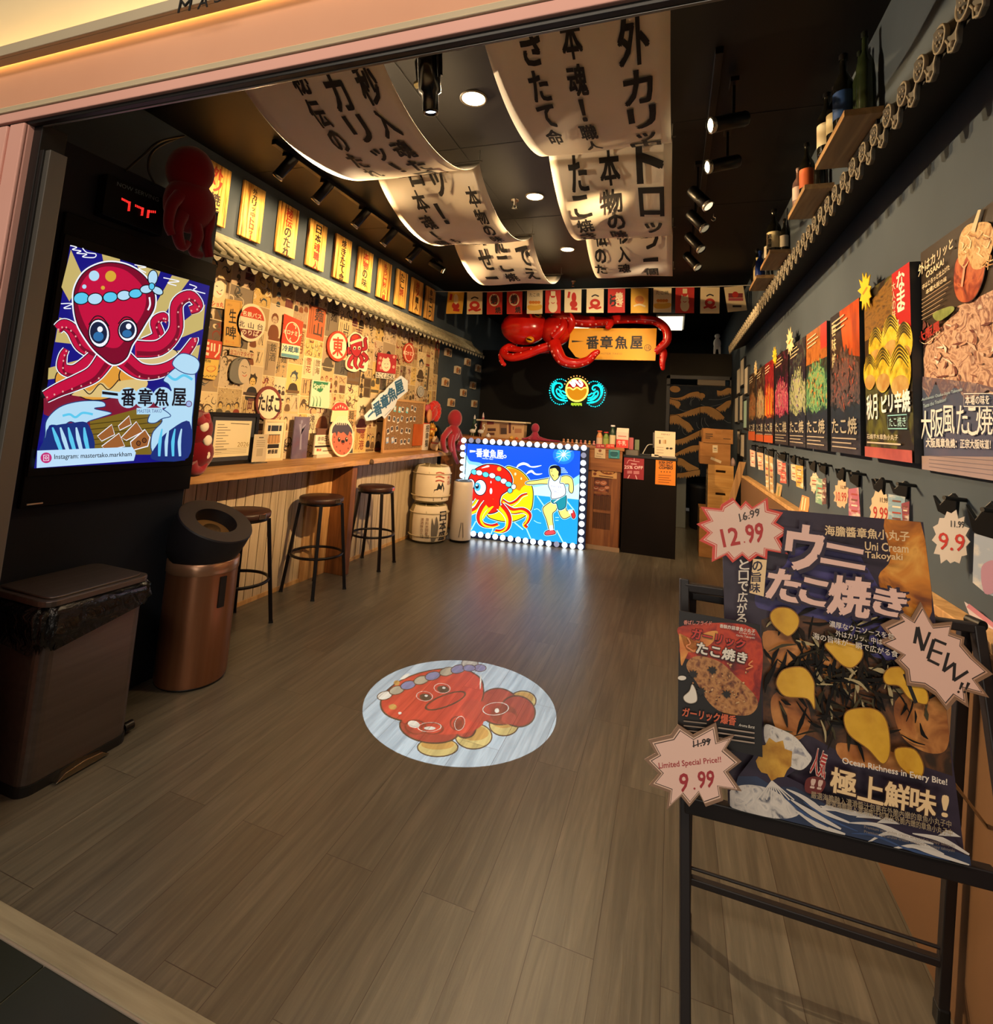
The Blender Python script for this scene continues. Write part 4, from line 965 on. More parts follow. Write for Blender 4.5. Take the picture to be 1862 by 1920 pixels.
# white station style sign
yz = yp+.25; t = thing('station_sign', 'white sign with black band and characters, left of the smiling dumpling cut-out', 'sign', (-3.10, yz+.15, CT))
part('board', MB().box((-3.115, yz, CT+.03), (-3.10, yz+.38, CT+.21), mat('#e8dcc4', .5)).box((-3.115, yz+.02, CT+.21), (-3.105, yz+.30, CT+.27), mat('#6b4a40', .5)), t)
part('foot', MB().box((-3.13, yz+.03, CT), (-3.09, yz+.33, CT+.03), mat('#cdbfa8', .5)), t)
A = Art(Plane((-3.10, 0, 0), (0, 1, 0), (0, 0, 1))); A.rect(yz, CT+.095, yz+.38, CT+.112, dk)
A.text('道頓', [(yz+.03, CT+.195), (yz+.12, CT+.195), (yz+.12, CT+.155), (yz+.03, CT+.155)], dk, .01); A.text('日本橋', [(yz+.13, CT+.2), (yz+.29, CT+.2), (yz+.29, CT+.15), (yz+.13, CT+.15)], dk, .02)
A.text('Nippombashi', [(yz+.05, CT+.142), (yz+.27, CT+.142), (yz+.27, CT+.122), (yz+.05, CT+.122)], dk); A.text('難波', [(yz+.03, CT+.085), (yz+.1, CT+.085), (yz+.1, CT+.06), (yz+.03, CT+.06)], rust, .02); A.line([(yz+.12, CT+.06), (yz+.3, CT+.06)], .006, dk, False)
part('print', A.mb, t)
# smiling dumpling cut-out with its waving lid
SC2 = (600, 740, 6.65)
pl, A, uv, b_ = upright(-3.04, SC2, .014, [(165, 160), (200, 95), (250, 80), (310, 95), (345, 150), (355, 200), (345, 290), (380, 350), (410, 430), (425, 540), (400, 660), (340, 740), (275, 765), (210, 740), (150, 650), (125, 540), (135, 420), (170, 340), (190, 270), (160, 200)], cream, None, '', '', '', sm=True, n=4)
t = thing('dumpling_cutout', 'smiling pink dumpling cut-out board with a red fish cake slice on top', 'cut-out', (-3.045, (uv[0][0]+.05), CT))
part('board', b_, t); skin = mat('#c26f55', .6)
A.ell(277, 555, 128, 188, skin); A.poly([(160, 150), (200, 100), (255, 85), (315, 105), (350, 185), (160, 185)], mat('#c4433c', .6), True)
for k in range(5): A.line([(195+30*k, 170-12*(2-abs(k-2))), (200+28*k, 145-14*(2-abs(k-2)))], 12, cream, False)
A.poly([(155, 188), (355, 188), (350, 300), (130, 330)], mat('#e9dba8', .6))
A.poly([(150, 470), (165, 390), (220, 340), (280, 345), (340, 350), (395, 420), (400, 480), (370, 450), (345, 500), (310, 470), (290, 455), (260, 470), (225, 450), (210, 510), (190, 460)], mat('#4a4450', .6), True)
for k in range(6): A.line([(215+22*k, 370), (205+26*k, 310), (235+18*k, 255)], [6, 14, 6], cream)
for x in (238, 330): A.ell(x, 548, 17, 30, dk); A.ell(x+4, 536, 6, 9, cream)
A.poly([(265, 560), (305, 560), (300, 600), (285, 612), (270, 598)], dk, True); A.ell(286, 598, 10, 9, rust)
for x, y in ((180, 520), (380, 500), (205, 640), (350, 660), (250, 690), (175, 580), (370, 600), (300, 720)): A.ell(x, y, 9, 12, mat('#8f4a3a', .6), 0, 10)
part('print', A.mb, t)
# slanted shop name board
pl, A, uv, b_ = upright(-3.046, SC2, .010, [(545, 340), (630, 250), (655, 270), (640, 180), (720, 95), (745, 60), (800, 30), (840, -20), (930, -110), (1010, -175), (1090, -110), (1090, 20), (960, 130), (930, 210), (800, 370), (770, 330), (680, 385), (570, 400)], mat('#dfe8ee', .5), None, '', '', '', zmin=CT+.352)
nb = mat('#2c5f85', .5)
A.poly([(590, 335), (655, 265), (665, 290), (590, 365)], nb)
for ch, (x, y) in zip('番章魚屋', ((655, 200), (745, 110), (835, 20), (925, -70))): A.text(ch, [(x-8, y-12), (x+88, y-64), (x+122, y+88), (x+26, y+152)], nb, .04)
A.line([(800, 330), (880, 250)], 5, nb, False)
nm_uv, nm_mb, nm_A = uv, b_, A
# cork board
SCk = SC2
y0, y1 = W(600+780/6.65, 740+720/6.65, 'x', -3.06).y, W(600+1278/6.65, 740+640/6.65, 'x', -3.06).y
t = thing('cork_board', 'wood framed cork board covered with tiny instant photos, standing on the bar', 'notice board', (-3.07, (y0+y1)/2, CT))
h_ = .62; wd_ = mat('#c99a62', .5)
cf = MB()
for a in ((y0, y0+.03, 0, h_), (y1-.03, y1, 0, h_), (y0+.03, y1-.03, 0, .03), (y0+.03, y1-.03, h_-.03, h_)): cf.box((-3.085, a[0], CT+a[2]), (-3.06, a[1], CT+a[3]), wd_)
part('frame', cf, t, b=.003)
part('cork', MB().box((-3.085, y0+.03, CT+.03), (-3.07, y1-.03, CT+h_-.03), nmat(['#7d5c3a', '#94704a', '#a57f56'], 60, .9)), t)
rr3 = random.Random(5); phm = [mat('#e9e4d8', .5), mat('#2a2622', .5), mat('#46525c', .5), mat('#5fc3cc', .4), mat('#8fb4e0', .5)]
def pin(yc, zc, w_, h2, rot, c):
    m = MB(); T = MX.Translation((-3.068, yc, zc)) @ MX.Rotation(rot, 4, 'X')
    m.box((-.001, -w_/2, -h2/2), (.001, w_/2, h2/2), phm[0] if c < 3 else phm[c], T); m.box((.001, -w_*.38, -h2*.25), (.0016, w_*.38, h2*.38), phm[1+(c % 2)] if c < 3 else phm[0], T); return m
k = 0
for i in range(4):
    for j in range(7):
        yc = y0+.09+.105*j+rr3.uniform(-.02, .02); zc = CT+.13+.125*i+rr3.uniform(-.02, .02)
        if yc > y1-.30 and zc < CT+.33: continue
        c = 3 if (i == 3 and j < 5 and rr3.random() < .7) else (4 if i == 0 and j < 2 else rr3.randint(0, 2))
        if yc > y1-.06: continue
        part('pinned_photo', pin(yc, zc, .052, .066, rr3.uniform(-.3, .3), c), t)
part('orange_card', MB().box((-3.064, y1-.28, CT+.06), (-3.055, y1-.02, CT+.33), nmat(['#b5541c', '#c8642a'], 6, .5)), t, 'plain orange card')
solo('name_board', (lambda m, a: (m.add(a.v, a.f, M_WHITE), [m.m.__setitem__(len(m.m)-len(a.f)+i, m.mi(a.mats[q])) for i, q in enumerate(a.m)], m)[-1])(nm_mb, nm_A.mb), 'white board with blue shop characters, slanting across the cork board corner', 'sign')
# red fan, box, lucky cats, plush at the far end
yf = y1+.02
t = thing('plush_toy', 'bright red ruffled soft toy above the lucky cats at the bar end', 'soft toy', (-3.05, yf+.19, CT+.30))
m = MB(); rr4 = random.Random(8)
M_RED = mat('#c51f1a', .8, k='fuzz')
m.ell((-3.09, yf+.22, CT+.49), (.07, .15, .12), M_RED)
part('body', m, t)
for k in range(9):
    a = RAD(-60+27*k); part('ruffle', MB().ell((-3.05, yf+.23+.12*cos(a), CT+.50+.10*sin(a)), (.045, .05, .05), M_RED), t)
part('face', MB().ell((-3.03, yf+.05, CT+.44), (.03, .055, .09), mat('#c98a5a', .7)), t, 'tan face')
part('bow', MB().ell((-3.06, yf+.05, CT+.54), (.03, .07, .05), mat('#b54a58', .8)), t, 'pink bow')
M_CAT = mat('#ddc49a', .5); M_GCAT = mat('#c48e34', .35, .2)
def cat(x, y, z, s, M, label):
    t = thing('lucky_cat', label, 'figurine', (x, y, z), 0, 'lucky cats on the bar')
    part('body', MB().ell((x, y, z+.055*s), (.05*s, .055*s, .056*s), M), t)
    hd_ = part('head', MB().ell((x+.01*s, y, z+.125*s), (.042*s, .05*s, .042*s), M), t)
    for q_ in (-1, 1):
        part('ear', MB().lathe([(.018*s, 0), (0, .032*s)], M, (x+.005*s, y+.03*s*q_, z+.15*s), 8), hd_)
        part('paw', MB().ell((x+.045*s, y+.035*s*q_, z+(.09 if q_ > 0 else .03)*s), (.02*s, .018*s, .03*s), M), t)
    part('collar', MB().tube([(x+.005*s+.04*s*cos(k*pi/8), y+.045*s*sin(k*pi/8), z+.093*s) for k in range(16)], .006*s, rust, 6, closed=True), t)
cat(-2.93, yf+.06, CT, 1.05, M_CAT, 'cream lucky cat figurine standing in front of the white name box')
cat(-2.88, yf+.19, CT, 1.0, M_CAT, 'cream lucky cat figurine next to the plush octopus leg')
t = thing('gift_box', 'small golden box carrying the golden lucky cat', 'box', (-3.06, yf+.16, CT)); part('body', MB().box((-3.13, yf+.10, CT), (-3.0, yf+.26, CT+.15), mat('#a06e2a', .5)), t, b=.004); part('lid', MB().box((-3.135, yf+.095, CT+.15), (-2.995, yf+.265, CT+.175), mat('#b88235', .45)), t, b=.004)
cat(-3.045, yf+.18, CT+.175, 1.0, M_GCAT, 'golden lucky cat figurine sitting on a golden box')
A = Art(Plane((-3.03, 0, 0), (0, 1, 0), (0, 0, 1)), MB().box((-3.12, yf-.035, CT), (-3.03, yf+.09, CT+.345), mat('#e3dccd', .5)).box((-3.121, yf-.036, CT+.335), (-3.029, yf+.091, CT+.346), rust))
A.column('招幸猫', yf+.028, CT+.32, .085, dk, .03)
solo('name_box', A.mb, 'upright white box with black brush characters beside the cork board', 'box')
t = thing('plush_octopus', 'large dark red plush octopus hanging over the far end of the bar', 'plush toy', (-2.86, 6.42, CT))
px = -2.72
def wp(x, y, d=0): return tuple(W(x, y, 'x', px+d))
M_PL2 = mat('#8c1526', .9, k='fuzz')
part('head', MB().ell(wp(853, 785), (.095, .095, .12), M_PL2), t)
part('body', MB().ell(wp(850, 812), (.085, .10, .115), M_PL2), t)
for P, r0 in (([(842, 806), (831, 822), (833, 843), (838, 846)], .042), ([(852, 812), (848, 830), (852, 852), (858, 868)], .042), ([(858, 808), (864, 826), (858, 840), (866, 846)], .04), ([(846, 815), (843, 832), (846, 846)], .035)):
    Q = spl([wp(x, y, .05) for x, y in P], False, 5); part('tentacle', MB().tube(Q, [r0*(1-.5*i/len(Q)) for i in range(len(Q))], M_PL2, 12), t)

# ---- small printed wood slices on the dark wall beyond the pictures
sl_px = [(842, 661), (859.5, 694), (878.5, 679), (898, 691), (837, 717), (870.5, 736.5), (888.5, 722.5), (848, 755), (891, 757)]
wh2 = ['topmost, under the eaves', 'third highest, left of centre', 'second highest, by the eaves', 'upper one nearest the black partition', 'fourth down, beside the pictures', 'below centre of the cluster', 'right of centre, by the partition', 'lowest left, above the red soft toy', 'lowest on the right, by the partition']
for i, ((x, y), wv) in enumerate(zip(sl_px, wh2)):
    p = W(x, y, 'x', XL+.03); A = Art(Plane((XL+.03, 0, 0), (0, 1, 0), (0, 0, 1)))
    hw, hh = .105, .058
    o_ = [(p.y-hw+RND(-.008, .008), p.z-hh), (p.y-hw, p.z+hh*.9), (p.y-hw*.5, p.z+hh+RND(0, .012)), (p.y+hw, p.z+hh), (p.y+hw+RND(-.01, .006), p.z-hh), (p.y+.02, p.z-hh-RND(0, .01))]
    A.mb.prism(o_, -.03, 0, mat('#d9c3a0', .6), lambda u, v, h: V((XL+.03+h, u, v)))
    A.ell(p.y-hw*.35, p.z, hw*.45, hh*.7, mat('#a5652d', .6), .3); A.ell(p.y+hw*.45, p.z-.005, hw*.38, hh*.6, mat('#6a5a58', .6)); A.ell(p.y+hw*.1, p.z+hh*.3, hw*.3, hh*.3, mat('#c88d55', .6)); A.line([(p.y-hw*.8, p.z-hh*.7), (p.y+hw*.7, p.z-hh*.75)], .008, mat('#7d4b35', .6), False)
    solo('wood_slice', A.mb, 'small printed wood plaque on the dark blue wall, ' + wv, 'plaque', 'wood plaques on the dark wall')
# ================================================================== BACK OF THE SHOP
# ---- light box with bulbs
LO, LE = V((-2.468, 6.215, 0)), V((-.986, 6.445, 0)); LU = (LE-LO).normalized()
lp = Plane(LO, LU, (0, 0, 1))
t = thing('light_box', 'glowing blue light box of an octopus and a runner, framed by round bulbs', 'light box', (LO+LE)/2, atan2(LU.y, LU.x))
WL = (LE-LO).length; HT = 1.215
LB = (860, 820, 7.448)
A = Art(lp, None, lp.px).src(*LB)
q = [A.q(p) for p in ((85, 85), (1700, 182), (1657, 1508), (55, 1312))]
u0 = (q[0][0]+q[3][0])/2; u1 = (q[1][0]+q[2][0])/2; v1 = (q[0][1]+q[1][1])/2; v0 = (q[2][1]+q[3][1])/2
fr = MB(); mfr = mat('#101a34', .3)
for a in ((-.015, u0, .004, HT), (u1, WL+.015, .004, HT), (u0, u1, .004, v0), (u0, u1, v1, HT)):
    fr.prism([(a[0], a[2]), (a[1], a[2]), (a[1], a[3]), (a[0], a[3])], -.075, 0, mfr, lp)
part('frame', fr, t, b=.004)
part('back_panel', MB().prism([(-.01, .01), (WL+.01, .01), (WL+.01, HT-.01), (-.01, HT-.01)], -.08, -.0755, M_BLK, lp), t)
E1 = 1.5
def lm(h): return mat(h, .4, 0, E1)
blu, cyn, pale, wht, ink, red, yel, org, skn, teal = lm('#0a50dc'), lm('#1c9be6'), lm('#c4f0ff'), lm('#f6fcff'), mat('#0a1a3a', .4, 0, .6), lm('#e81c10'), lm('#f7d410'), lm('#ef8512'), lm('#f3da78'), lm('#1a8a9a')
A.h = -.004
A.poly([(85, 85), (1700, 182), (1657, 1508), (55, 1312)], blu)
A.poly([(78, 250), (160, 330), (330, 370), (420, 520), (300, 900), (60, 1000)], lm('#7fc8f4'), True); A.poly([(75, 290), (140, 370), (260, 400), (300, 520), (200, 800), (62, 900)], pale, True)
A.poly([(60, 880), (1040, 800), (1680, 868), (1657, 1508), (55, 1312)], cyn)
A.poly([(1030, 680), (1180, 640), (1500, 640), (1688, 520), (1680, 872), (1030, 806)], lm('#8fd4f4')); A.poly([(1030, 700), (1250, 660), (1600, 690), (1686, 640), (1680, 868), (1030, 804)], pale)
for l in ([(1095, 820), (1200, 970)], [(1370, 1300), (1475, 1500)], [(490, 1250), (450, 1355)], [(940, 1260), (1010, 1425)], [(240, 1170), (165, 1310)], [(1500, 880), (1610, 1015)], [(780, 1190), (900, 1290)]): A.line(l, 16, lm('#a6ecff'), False)
for l in ([(1050, 1010), (1100, 1000), (1150, 1040)], [(1050, 1160), (1100, 1190), (1150, 1200)], [(1350, 1120), (1400, 1120)], [(1350, 1160), (1395, 1160)], [(1480, 680), (1520, 690)], [(1490, 760), (1530, 770)]): A.line(l, 9, lm('#a6ecff'))
A.ell(1465, 245, 150, 130, lm('#1a74e8')); A.ell(1465, 245, 105, 92, lm('#37b0f2')); A.poly(star(1465, 240, 120, 110, 10, .16, .2, .25, 4), wht)
A.poly([(800, 440), (830, 380), (900, 350), (970, 370), (1020, 405), (1160, 390), (1080, 420), (1000, 418), (920, 385), (850, 400)], wht, True); A.poly([(940, 520), (980, 470), (1030, 460), (1080, 505), (1170, 505), (1120, 525), (1060, 520), (1010, 490)], wht, True)
A.line([(155, 195), (235, 195)], [34, 18], wht, False)
for ch, x in zip('番章魚屋', (245, 340, 438, 535)): A.text(ch, [(x, 155+.08*(x-245)), (x+88, 160+.08*(x-245)), (x+86, 278+.08*(x-245)), (x-2, 272+.08*(x-245))], wht, .025)
A.line(ring(645, 268, 18, 18), 10, wht, False, closed=True); A.text('MASTER TAKO', [(330, 285), (480, 298), (480, 315), (330, 302)], lm('#cfe8ff'), .02)
# dumpling and octopus
def ob(p, f, w_=12, sm=True): A.line(p, w_*3.4, pale, sm, closed=True); A.line(p, w_*2.1, ink, sm, closed=True); A.poly(p, f, sm)
ob([(650, 440), (770, 432), (890, 495), (985, 610), (1032, 740), (1030, 900), (1000, 1020), (900, 1110), (740, 1170), (520, 1150), (400, 1060), (560, 780)], yel)
A.poly([(650, 445), (780, 442), (890, 505), (985, 625), (1000, 680), (930, 668), (880, 705), (850, 745), (790, 720), (745, 775), (690, 735), (700, 560)], org, True)
for x, y, a, b_ in ((792, 512, 14, 20), (875, 575, 10, 18), (960, 500, 5, 10)): A.ell(x, y, a, b_, lm('#fff0b0'))
def tn(P, w0, w1, c1, c2, off=1):
    A.line(P, [w0+34, w1+26], wht); A.line(P, [w0+16, w1+14], ink); A.line(P, [w0, w1], c1)
    A.line([(x+off*w0*.22, y+w0*.14) for x, y in P], [w0*.5, w1*.5], c2)
tn([(600, 890), (700, 940), (800, 900), (880, 820), (960, 790)], 60, 16, red, yel); tn([(620, 960), (760, 1030), (900, 1020), (985, 1080), (960, 1170), (920, 1220), (960, 1260)], 80, 24, red, yel, -1)
tn([(150, 860), (110, 830), (90, 790), (100, 770)], 44, 14, yel, red)
head = [(130, 660), (160, 540), (240, 445), (380, 385), (560, 398), (680, 470), (740, 570), (735, 660), (680, 740), (600, 800), (570, 880), (560, 1010), (420, 1060), (290, 990), (230, 900), (150, 820)]
ob(head, red)
tn([(270, 880), (200, 960), (110, 980), (55, 985)], 60, 18, yel, wht); tn([(320, 900), (250, 1000), (150, 1060), (100, 1160), (110, 1230), (170, 1265)], 80, 24, red, yel)
tn([(580, 960), (660, 1050), (700, 1150), (680, 1260), (600, 1310), (510, 1300)], 100, 24, red, yel, -1); tn([(400, 920), (330, 1010), (290, 1120), (330, 1210), (450, 1240), (550, 1210)], 100, 24, red, yel)
A.line([(480, 860), (490, 920), (440, 990), (370, 1080), (340, 1140)], [10, 50, 40, 20], yel)
A.poly([(370, 900), (470, 860), (560, 900), (560, 1000), (480, 960), (420, 980)], red, True)
A.ell(567, 442, 30, 30, lm('#f6b030')); A.line([(320, 430), (400, 405), (430, 402)], [6, 30, 14], lm('#ffd8d0')); A.ell(452, 750, 18, 42, wht); A.ell(452, 625, 8, 18, lm('#ffd8d0'))
for i, (x, y) in enumerate(((220, 485), (288, 495), (378, 520), (470, 535), (552, 575), (630, 612), (698, 655), (768, 690), (718, 742))): A.oell(x, y, 46 if i < 7 else 34, 38, (lm('#5fd0ea'), wht)[i % 2], ink, 8, .3)
A.oell(172, 652, 54, 74, wht, ink, 12); A.oell(302, 700, 86, 110, wht, ink, 12); 
for x, y, s_ in ((145, 655, 34), (265, 690, 50)): A.ell(x, y, s_*.9, s_*1.2, lm('#4ab4dc')); A.ell(x-6, y-4, s_*.5, s_*.62, ink); A.ell(x-10, y-20, s_*.22, s_*.26, wht)
A.line([(150, 800), (180, 850), (190, 880)], 14, ink); A.line([(450, 870), (560, 1000)], 4, red)
# the runner
ob([(1000, 615), (1120, 600), (1270, 570), (1290, 560), (1270, 640), (1140, 645), (1010, 655), (940, 640)], skn, 10)
ob([(1440, 555), (1520, 540), (1585, 590), (1600, 720), (1580, 775), (1545, 740), (1540, 650), (1450, 650), (1400, 620)], skn, 10)
ob([(1310, 900), (1370, 930), (1360, 1010), (1310, 1060), (1310, 1160), (1320, 1280), (1270, 1290), (1230, 1150), (1180, 1010), (1220, 950)], skn, 10)
ob([(1400, 980), (1480, 960), (1510, 1030), (1570, 1020), (1590, 1070), (1480, 1130), (1420, 1080)], skn, 10)
ob([(1205, 1340), (1230, 1310), (1300, 1290), (1340, 1310), (1340, 1345), (1230, 1360)], lm('#e0484e'), 9); ob([(1575, 1040), (1600, 1020), (1630, 1090), (1610, 1130), (1585, 1110)], lm('#d02c30'), 8)
A.poly([(1265, 1230), (1315, 1225), (1322, 1290), (1275, 1300)], wht); A.poly([(1530, 1020), (1590, 1010), (1595, 1050), (1545, 1070)], wht)
ob([(1310, 870), (1480, 800), (1500, 900), (1480, 980), (1400, 1005), (1370, 920), (1320, 915)], teal, 9); A.line([(1330, 910), (1440, 830)], 12, wht, False)
ob([(1285, 555), (1330, 600), (1400, 550), (1420, 560), (1410, 640), (1470, 660), (1480, 800), (1310, 855), (1295, 760), (1258, 660)], lm('#f2f4fb'), 9)
A.text('MASTER', [(1290, 665), (1440, 680), (1436, 712), (1286, 697)], lm('#9aa0b8'), .01); A.text('TAKO', [(1310, 730), (1405, 738), (1402, 780), (1306, 772)], lm('#9aa0b8'), .01)
ob([(1285, 420), (1350, 400), (1400, 430), (1405, 500), (1390, 560), (1340, 600), (1300, 550), (1278, 500)], skn, 10)
A.poly([(1278, 440), (1290, 405), (1340, 388), (1400, 400), (1430, 450), (1425, 520), (1395, 540), (1385, 480), (1350, 430)], ink, True); A.ell(1380, 490, 16, 26, skn); A.line([(1290, 455), (1315, 450)], 7, ink); A.line([(1305, 520), (1330, 545)], 8, ink); A.ell(1300, 475, 5, 8, ink)
for k in range(4): A.line([(1430, 425+22*k), (1480+15*k, 432+20*k)], 8, pale, False)
part('picture_panel', A.mb, t, 'lit picture of an octopus carrying a dumpling and a runner')
bl = [(75, 42), (178, 42), (275, 49), (375, 55), (475, 62), (575, 68), (678, 75), (780, 82), (885, 88), (988, 95), (1098, 103), (1203, 110), (1307, 117), (1415, 123), (1527, 130), (1638, 138), (1750, 146)]
bl += [(1745, 250), (1740, 357), (1737, 465), (1737, 572), (1735, 675), (1733, 780), (1730, 885), (1726, 992), (1722, 1100), (1718, 1208), (1714, 1322), (1710, 1430), (1704, 1536)]
bl += [(108, 1330), (208, 1343), (310, 1356), (412, 1370), (513, 1384), (617, 1398), (725, 1412), (832, 1426), (935, 1440), (1040, 1454), (1148, 1468), (1257, 1481), (1368, 1495), (1480, 1508), (1592, 1522)]
bl += [(62-2.2*k, 140+98*k) for k in range(12)]
b0 = None
MB_ON, MB_DIM = mat('#eef8ff', .3, 0, 4.5), mat('#b9b6cc', .3, 0, .75)
for i, p in enumerate(bl):
    u, v = A.q(p); c = lp(u, max(v, .036), .012)
    dim = i in (1, 2, 17, 42)
    if b0 is None or dim:
        m_ = MB().ell((0, 0, 0), .033, MB_DIM if dim else MB_ON, None, 14, 8); o = part('bulb', m_, t, local=True)
        if not dim: b0 = o
    else:
        o = b0.copy(); C.objects.link(o); o.parent = t
    o.location = MWORLD[t.name].inverted() @ c

# ---- wooden serving counter
FY = 6.56; CZ = 1.235
t = thing('serving_counter', 'wooden serving counter behind the light box', 'counter', (-1.8, 6.86, 0))
M_CW = nmat(['#6d3d1d', '#8d5529', '#a5693a'], 2.4, .45, stretch=(8, 8, .7), dist=.8); M_CWX = nmat(['#7d4a24', '#9c6233', '#b0733f'], 2.4, .45, stretch=(.7, 8, 8), dist=.8)
part('body', MB().box((-3.0, FY+.012, .01), (-.60, 7.15, CZ-.04), M_CW), t)
part('countertop', MB().box((-3.02, FY-.02, CZ-.04), (-.565, 7.18, CZ), M_CWX), t, b=.004)
part('fascia', MB().box((-1.0, FY-.012, .94), (-.585, FY+.012, CZ-.04), M_CWX), t, b=.003)
fpl = Plane((0, FY, 0), (1, 0, 0), (0, 0, 1))
px0, px1 = -.955, -.605
fm = MB()
for a in ((px0, px0+.04, .05, .94), (px1-.10, px1, .05, .94), (px0+.04, px1-.10, .05, .24), (px0+.04, px1-.10, .435, .465), (px0+.04, px1-.10, .655, .685)): fm.box((a[0], FY, a[2]), (a[1], FY+.012, a[3]), M_CW)
part('front_frame', fm, t, b=.002)
for z0, z1 in ((.24, .435), (.465, .655)):
    gm = MB()
    for k in range(14): gm.box((px0+.045+.0148*k, FY+.002, z0+.01), (px0+.052+.0148*k, FY+.01, z1-.01), mat('#4a2a14', .6))
    part('vent_grille', gm, t)
part('kick_board', MB().box((-1.0, FY-.008, 0), (-.585, FY+.01, .05), mat('#a98a6c', .5)), t)
S3 = (1080, 780, 9.31)
def notice(name, label, cat, corners, y, base, draw, src=S3, th=.002, group=None, parent=None):
    pl = Plane((0, y, 0), (1, 0, 0), (0, 0, 1)); A = Art(pl, None, pl.px).src(*src)
    uv = [A.q(p) for p in corners]; A.mb.prism(uv, -th, 0, base, pl); draw(A)
    if parent: return part(name, A.mb, parent)
    return solo(name, A.mb, label, cat, group)
def d(A):
    A.text('TAKOYAKI', [(370, 805), (635, 830), (632, 852), (368, 828)], mat('#5a2f18', .7), .02); A.ell(555, 970, 130, 55, mat('#7a3f1e', .7), .1)
    for k in range(6): A.ell(470+34*k, 955+12*(k % 2)+4*k, 22, 22, mat('#c98a4a', .7))
    A.ell(345, 925, 42, 50, mat('#7a3a26', .7)); A.ell(330, 1010, 30, 26, mat('#7a3a26', .7)); A.line([(400, 1040), (650, 1070)], 14, mat('#5a2f18', .7), False)
    for k in range(7): A.ell(310+62*k, 778+4*k, 14, 12, mat('#7a3a26', .7), 0, 8)
notice('paper_notice', 'tan takoyaki notice with a drawn plate, on the wooden counter front', 'notice', [(288, 775), (722, 815), (712, 1100), (278, 1060)], FY-.001, mat('#d3a268', .7), d)
def d(A):
    for i, (x, y, r_) in enumerate(((380, 1160, 55), (480, 1170, 60), (350, 1260, 60), (450, 1290, 70), (540, 1250, 45), (400, 1350, 60), (510, 1350, 50))): A.ell(x, y, r_, r_*.7, mat(('#9c5a3c', '#b9704c', '#84402c')[i % 3], .6)); A.line([(x-r_*.6, y-8), (x, y+8), (x+r_*.6, y-6)], 8, mat('#e0c8b0', .6))
notice('food_photo', 'brown food photo set in the counter front above the vents', 'picture', [(285, 1075), (575, 1100), (572, 1400), (285, 1385)], FY+.006, mat('#5c2c1e', .6), d)
def d(A):
    A.ell(420, 605, 26, 26, mat('#8a4a30', .6)); A.text('Review', [(370, 645), (475, 655), (472, 678), (368, 668)], mat('#5a4030', .6), .01); A.line([(345, 700), (440, 710)], 8, mat('#8a7058', .6), False)
notice('card', 'small cream card on the wooden counter, left of the teal card', 'card', [(328, 560), (515, 578), (512, 745), (325, 728)], FY-.022, mat('#dcc29a', .6), d)
def d(A): A.ell(665, 660, 70, 50, mat('#1f5f6b', .6)); A.line([(600, 610), (740, 620)], 10, mat('#8ac4c8', .6), False); A.line([(610, 715), (720, 722)], 8, mat('#8ac4c8', .6), False)
notice('card', 'small teal card on the wooden counter, right of the cream card', 'card', [(572, 585), (765, 598), (760, 745), (568, 735)], FY-.022, mat('#2f8a96', .5), d)
for x0, lb, c in ((350, 'red hanging price strip on the counter edge, left one', '#b3323c'), (520, 'bright red hanging price strip on the counter edge, right one', '#d8402c')):
    def d(A): A.text('人気', [(x0+20, 500), (x0+70, 503), (x0+70, 545), (x0+20, 542)], mat('#f0b8a0', .6), .02); A.line([(x0+85, 520), (x0+140, 525)], 14, mat('#f0b8a0', .6), False)
    notice('price_strip', lb, 'price strip', [(x0, 488), (x0+155, 495), (x0+152, 568), (x0-4, 560)], FY-.026, mat(c, .5), d, group='red price strips')

# ---- black front stand with notices
SY = 6.60; SZ = 1.155
t = thing('till_stand', 'plain black till stand to the right of the wooden counter', 'stand', (-.27, 6.85, 0))
M_STD = nmat(['#120d0c', '#171110'], 3, .7, spec=.12)
part('body', MB().box((-.575, SY, 0), (.045, 7.12, SZ-.03), M_STD), t); part('top', MB().box((-.58, SY-.008, SZ-.03), (.052, 7.13, SZ), M_BLK), t, b=.003)
def d(A):
    p = mat('#f1ced0', .6); A.text('25% OFF', [(848, 862), (1168, 878), (1166, 930), (846, 918)], p, .03); A.line([(960, 835), (1060, 842)], 14, p, False)
    A.line([(890, 830), (930, 770), (1020, 790), (1110, 800)], 7, p); A.line([(1018, 715), (1016, 780)], 8, p, False); A.rect(895, 955, 980, 1005, mat('#c98088', .6)); A.rect(1005, 960, 1105, 1015, mat('#c98088', .6)); A.line([(935, 1030), (905, 1090)], 14, p, False); A.line([(1040, 1035), (1065, 1105)], 14, p, False)
notice('paper_notice', 'dark red discount notice reading 25% OFF on the black till stand', 'notice', [(842, 705), (1190, 728), (1182, 1118), (832, 1085)], SY-.001, mat('#9a2836', .6), d)
def d(A):
    k = mat('#3a2418', .6)
    for j, s_ in enumerate(('BOBA SHOP', 'TAKO BALLS', 'COMBO')): A.text(s_, [(1450, 785+48*j), (1690, 798+48*j), (1688, 838+48*j), (1448, 825+48*j)], k, .05)
    for j in range(4): A.poly(star(1490+50*j, 972+2*j, 15, 15, 5, .45), k)
    for j in range(4): A.line([(1440, 1030+40*j), (1660-30*(j % 2), 1042+40*j)], 12, mat('#a85a1c', .6), False)
notice('paper_notice', 'orange combo notice on the right edge of the black till stand', 'notice', [(1395, 735), (1742, 765), (1735, 1220), (1382, 1190)], SY-.001, mat('#e98a2a', .6), d)
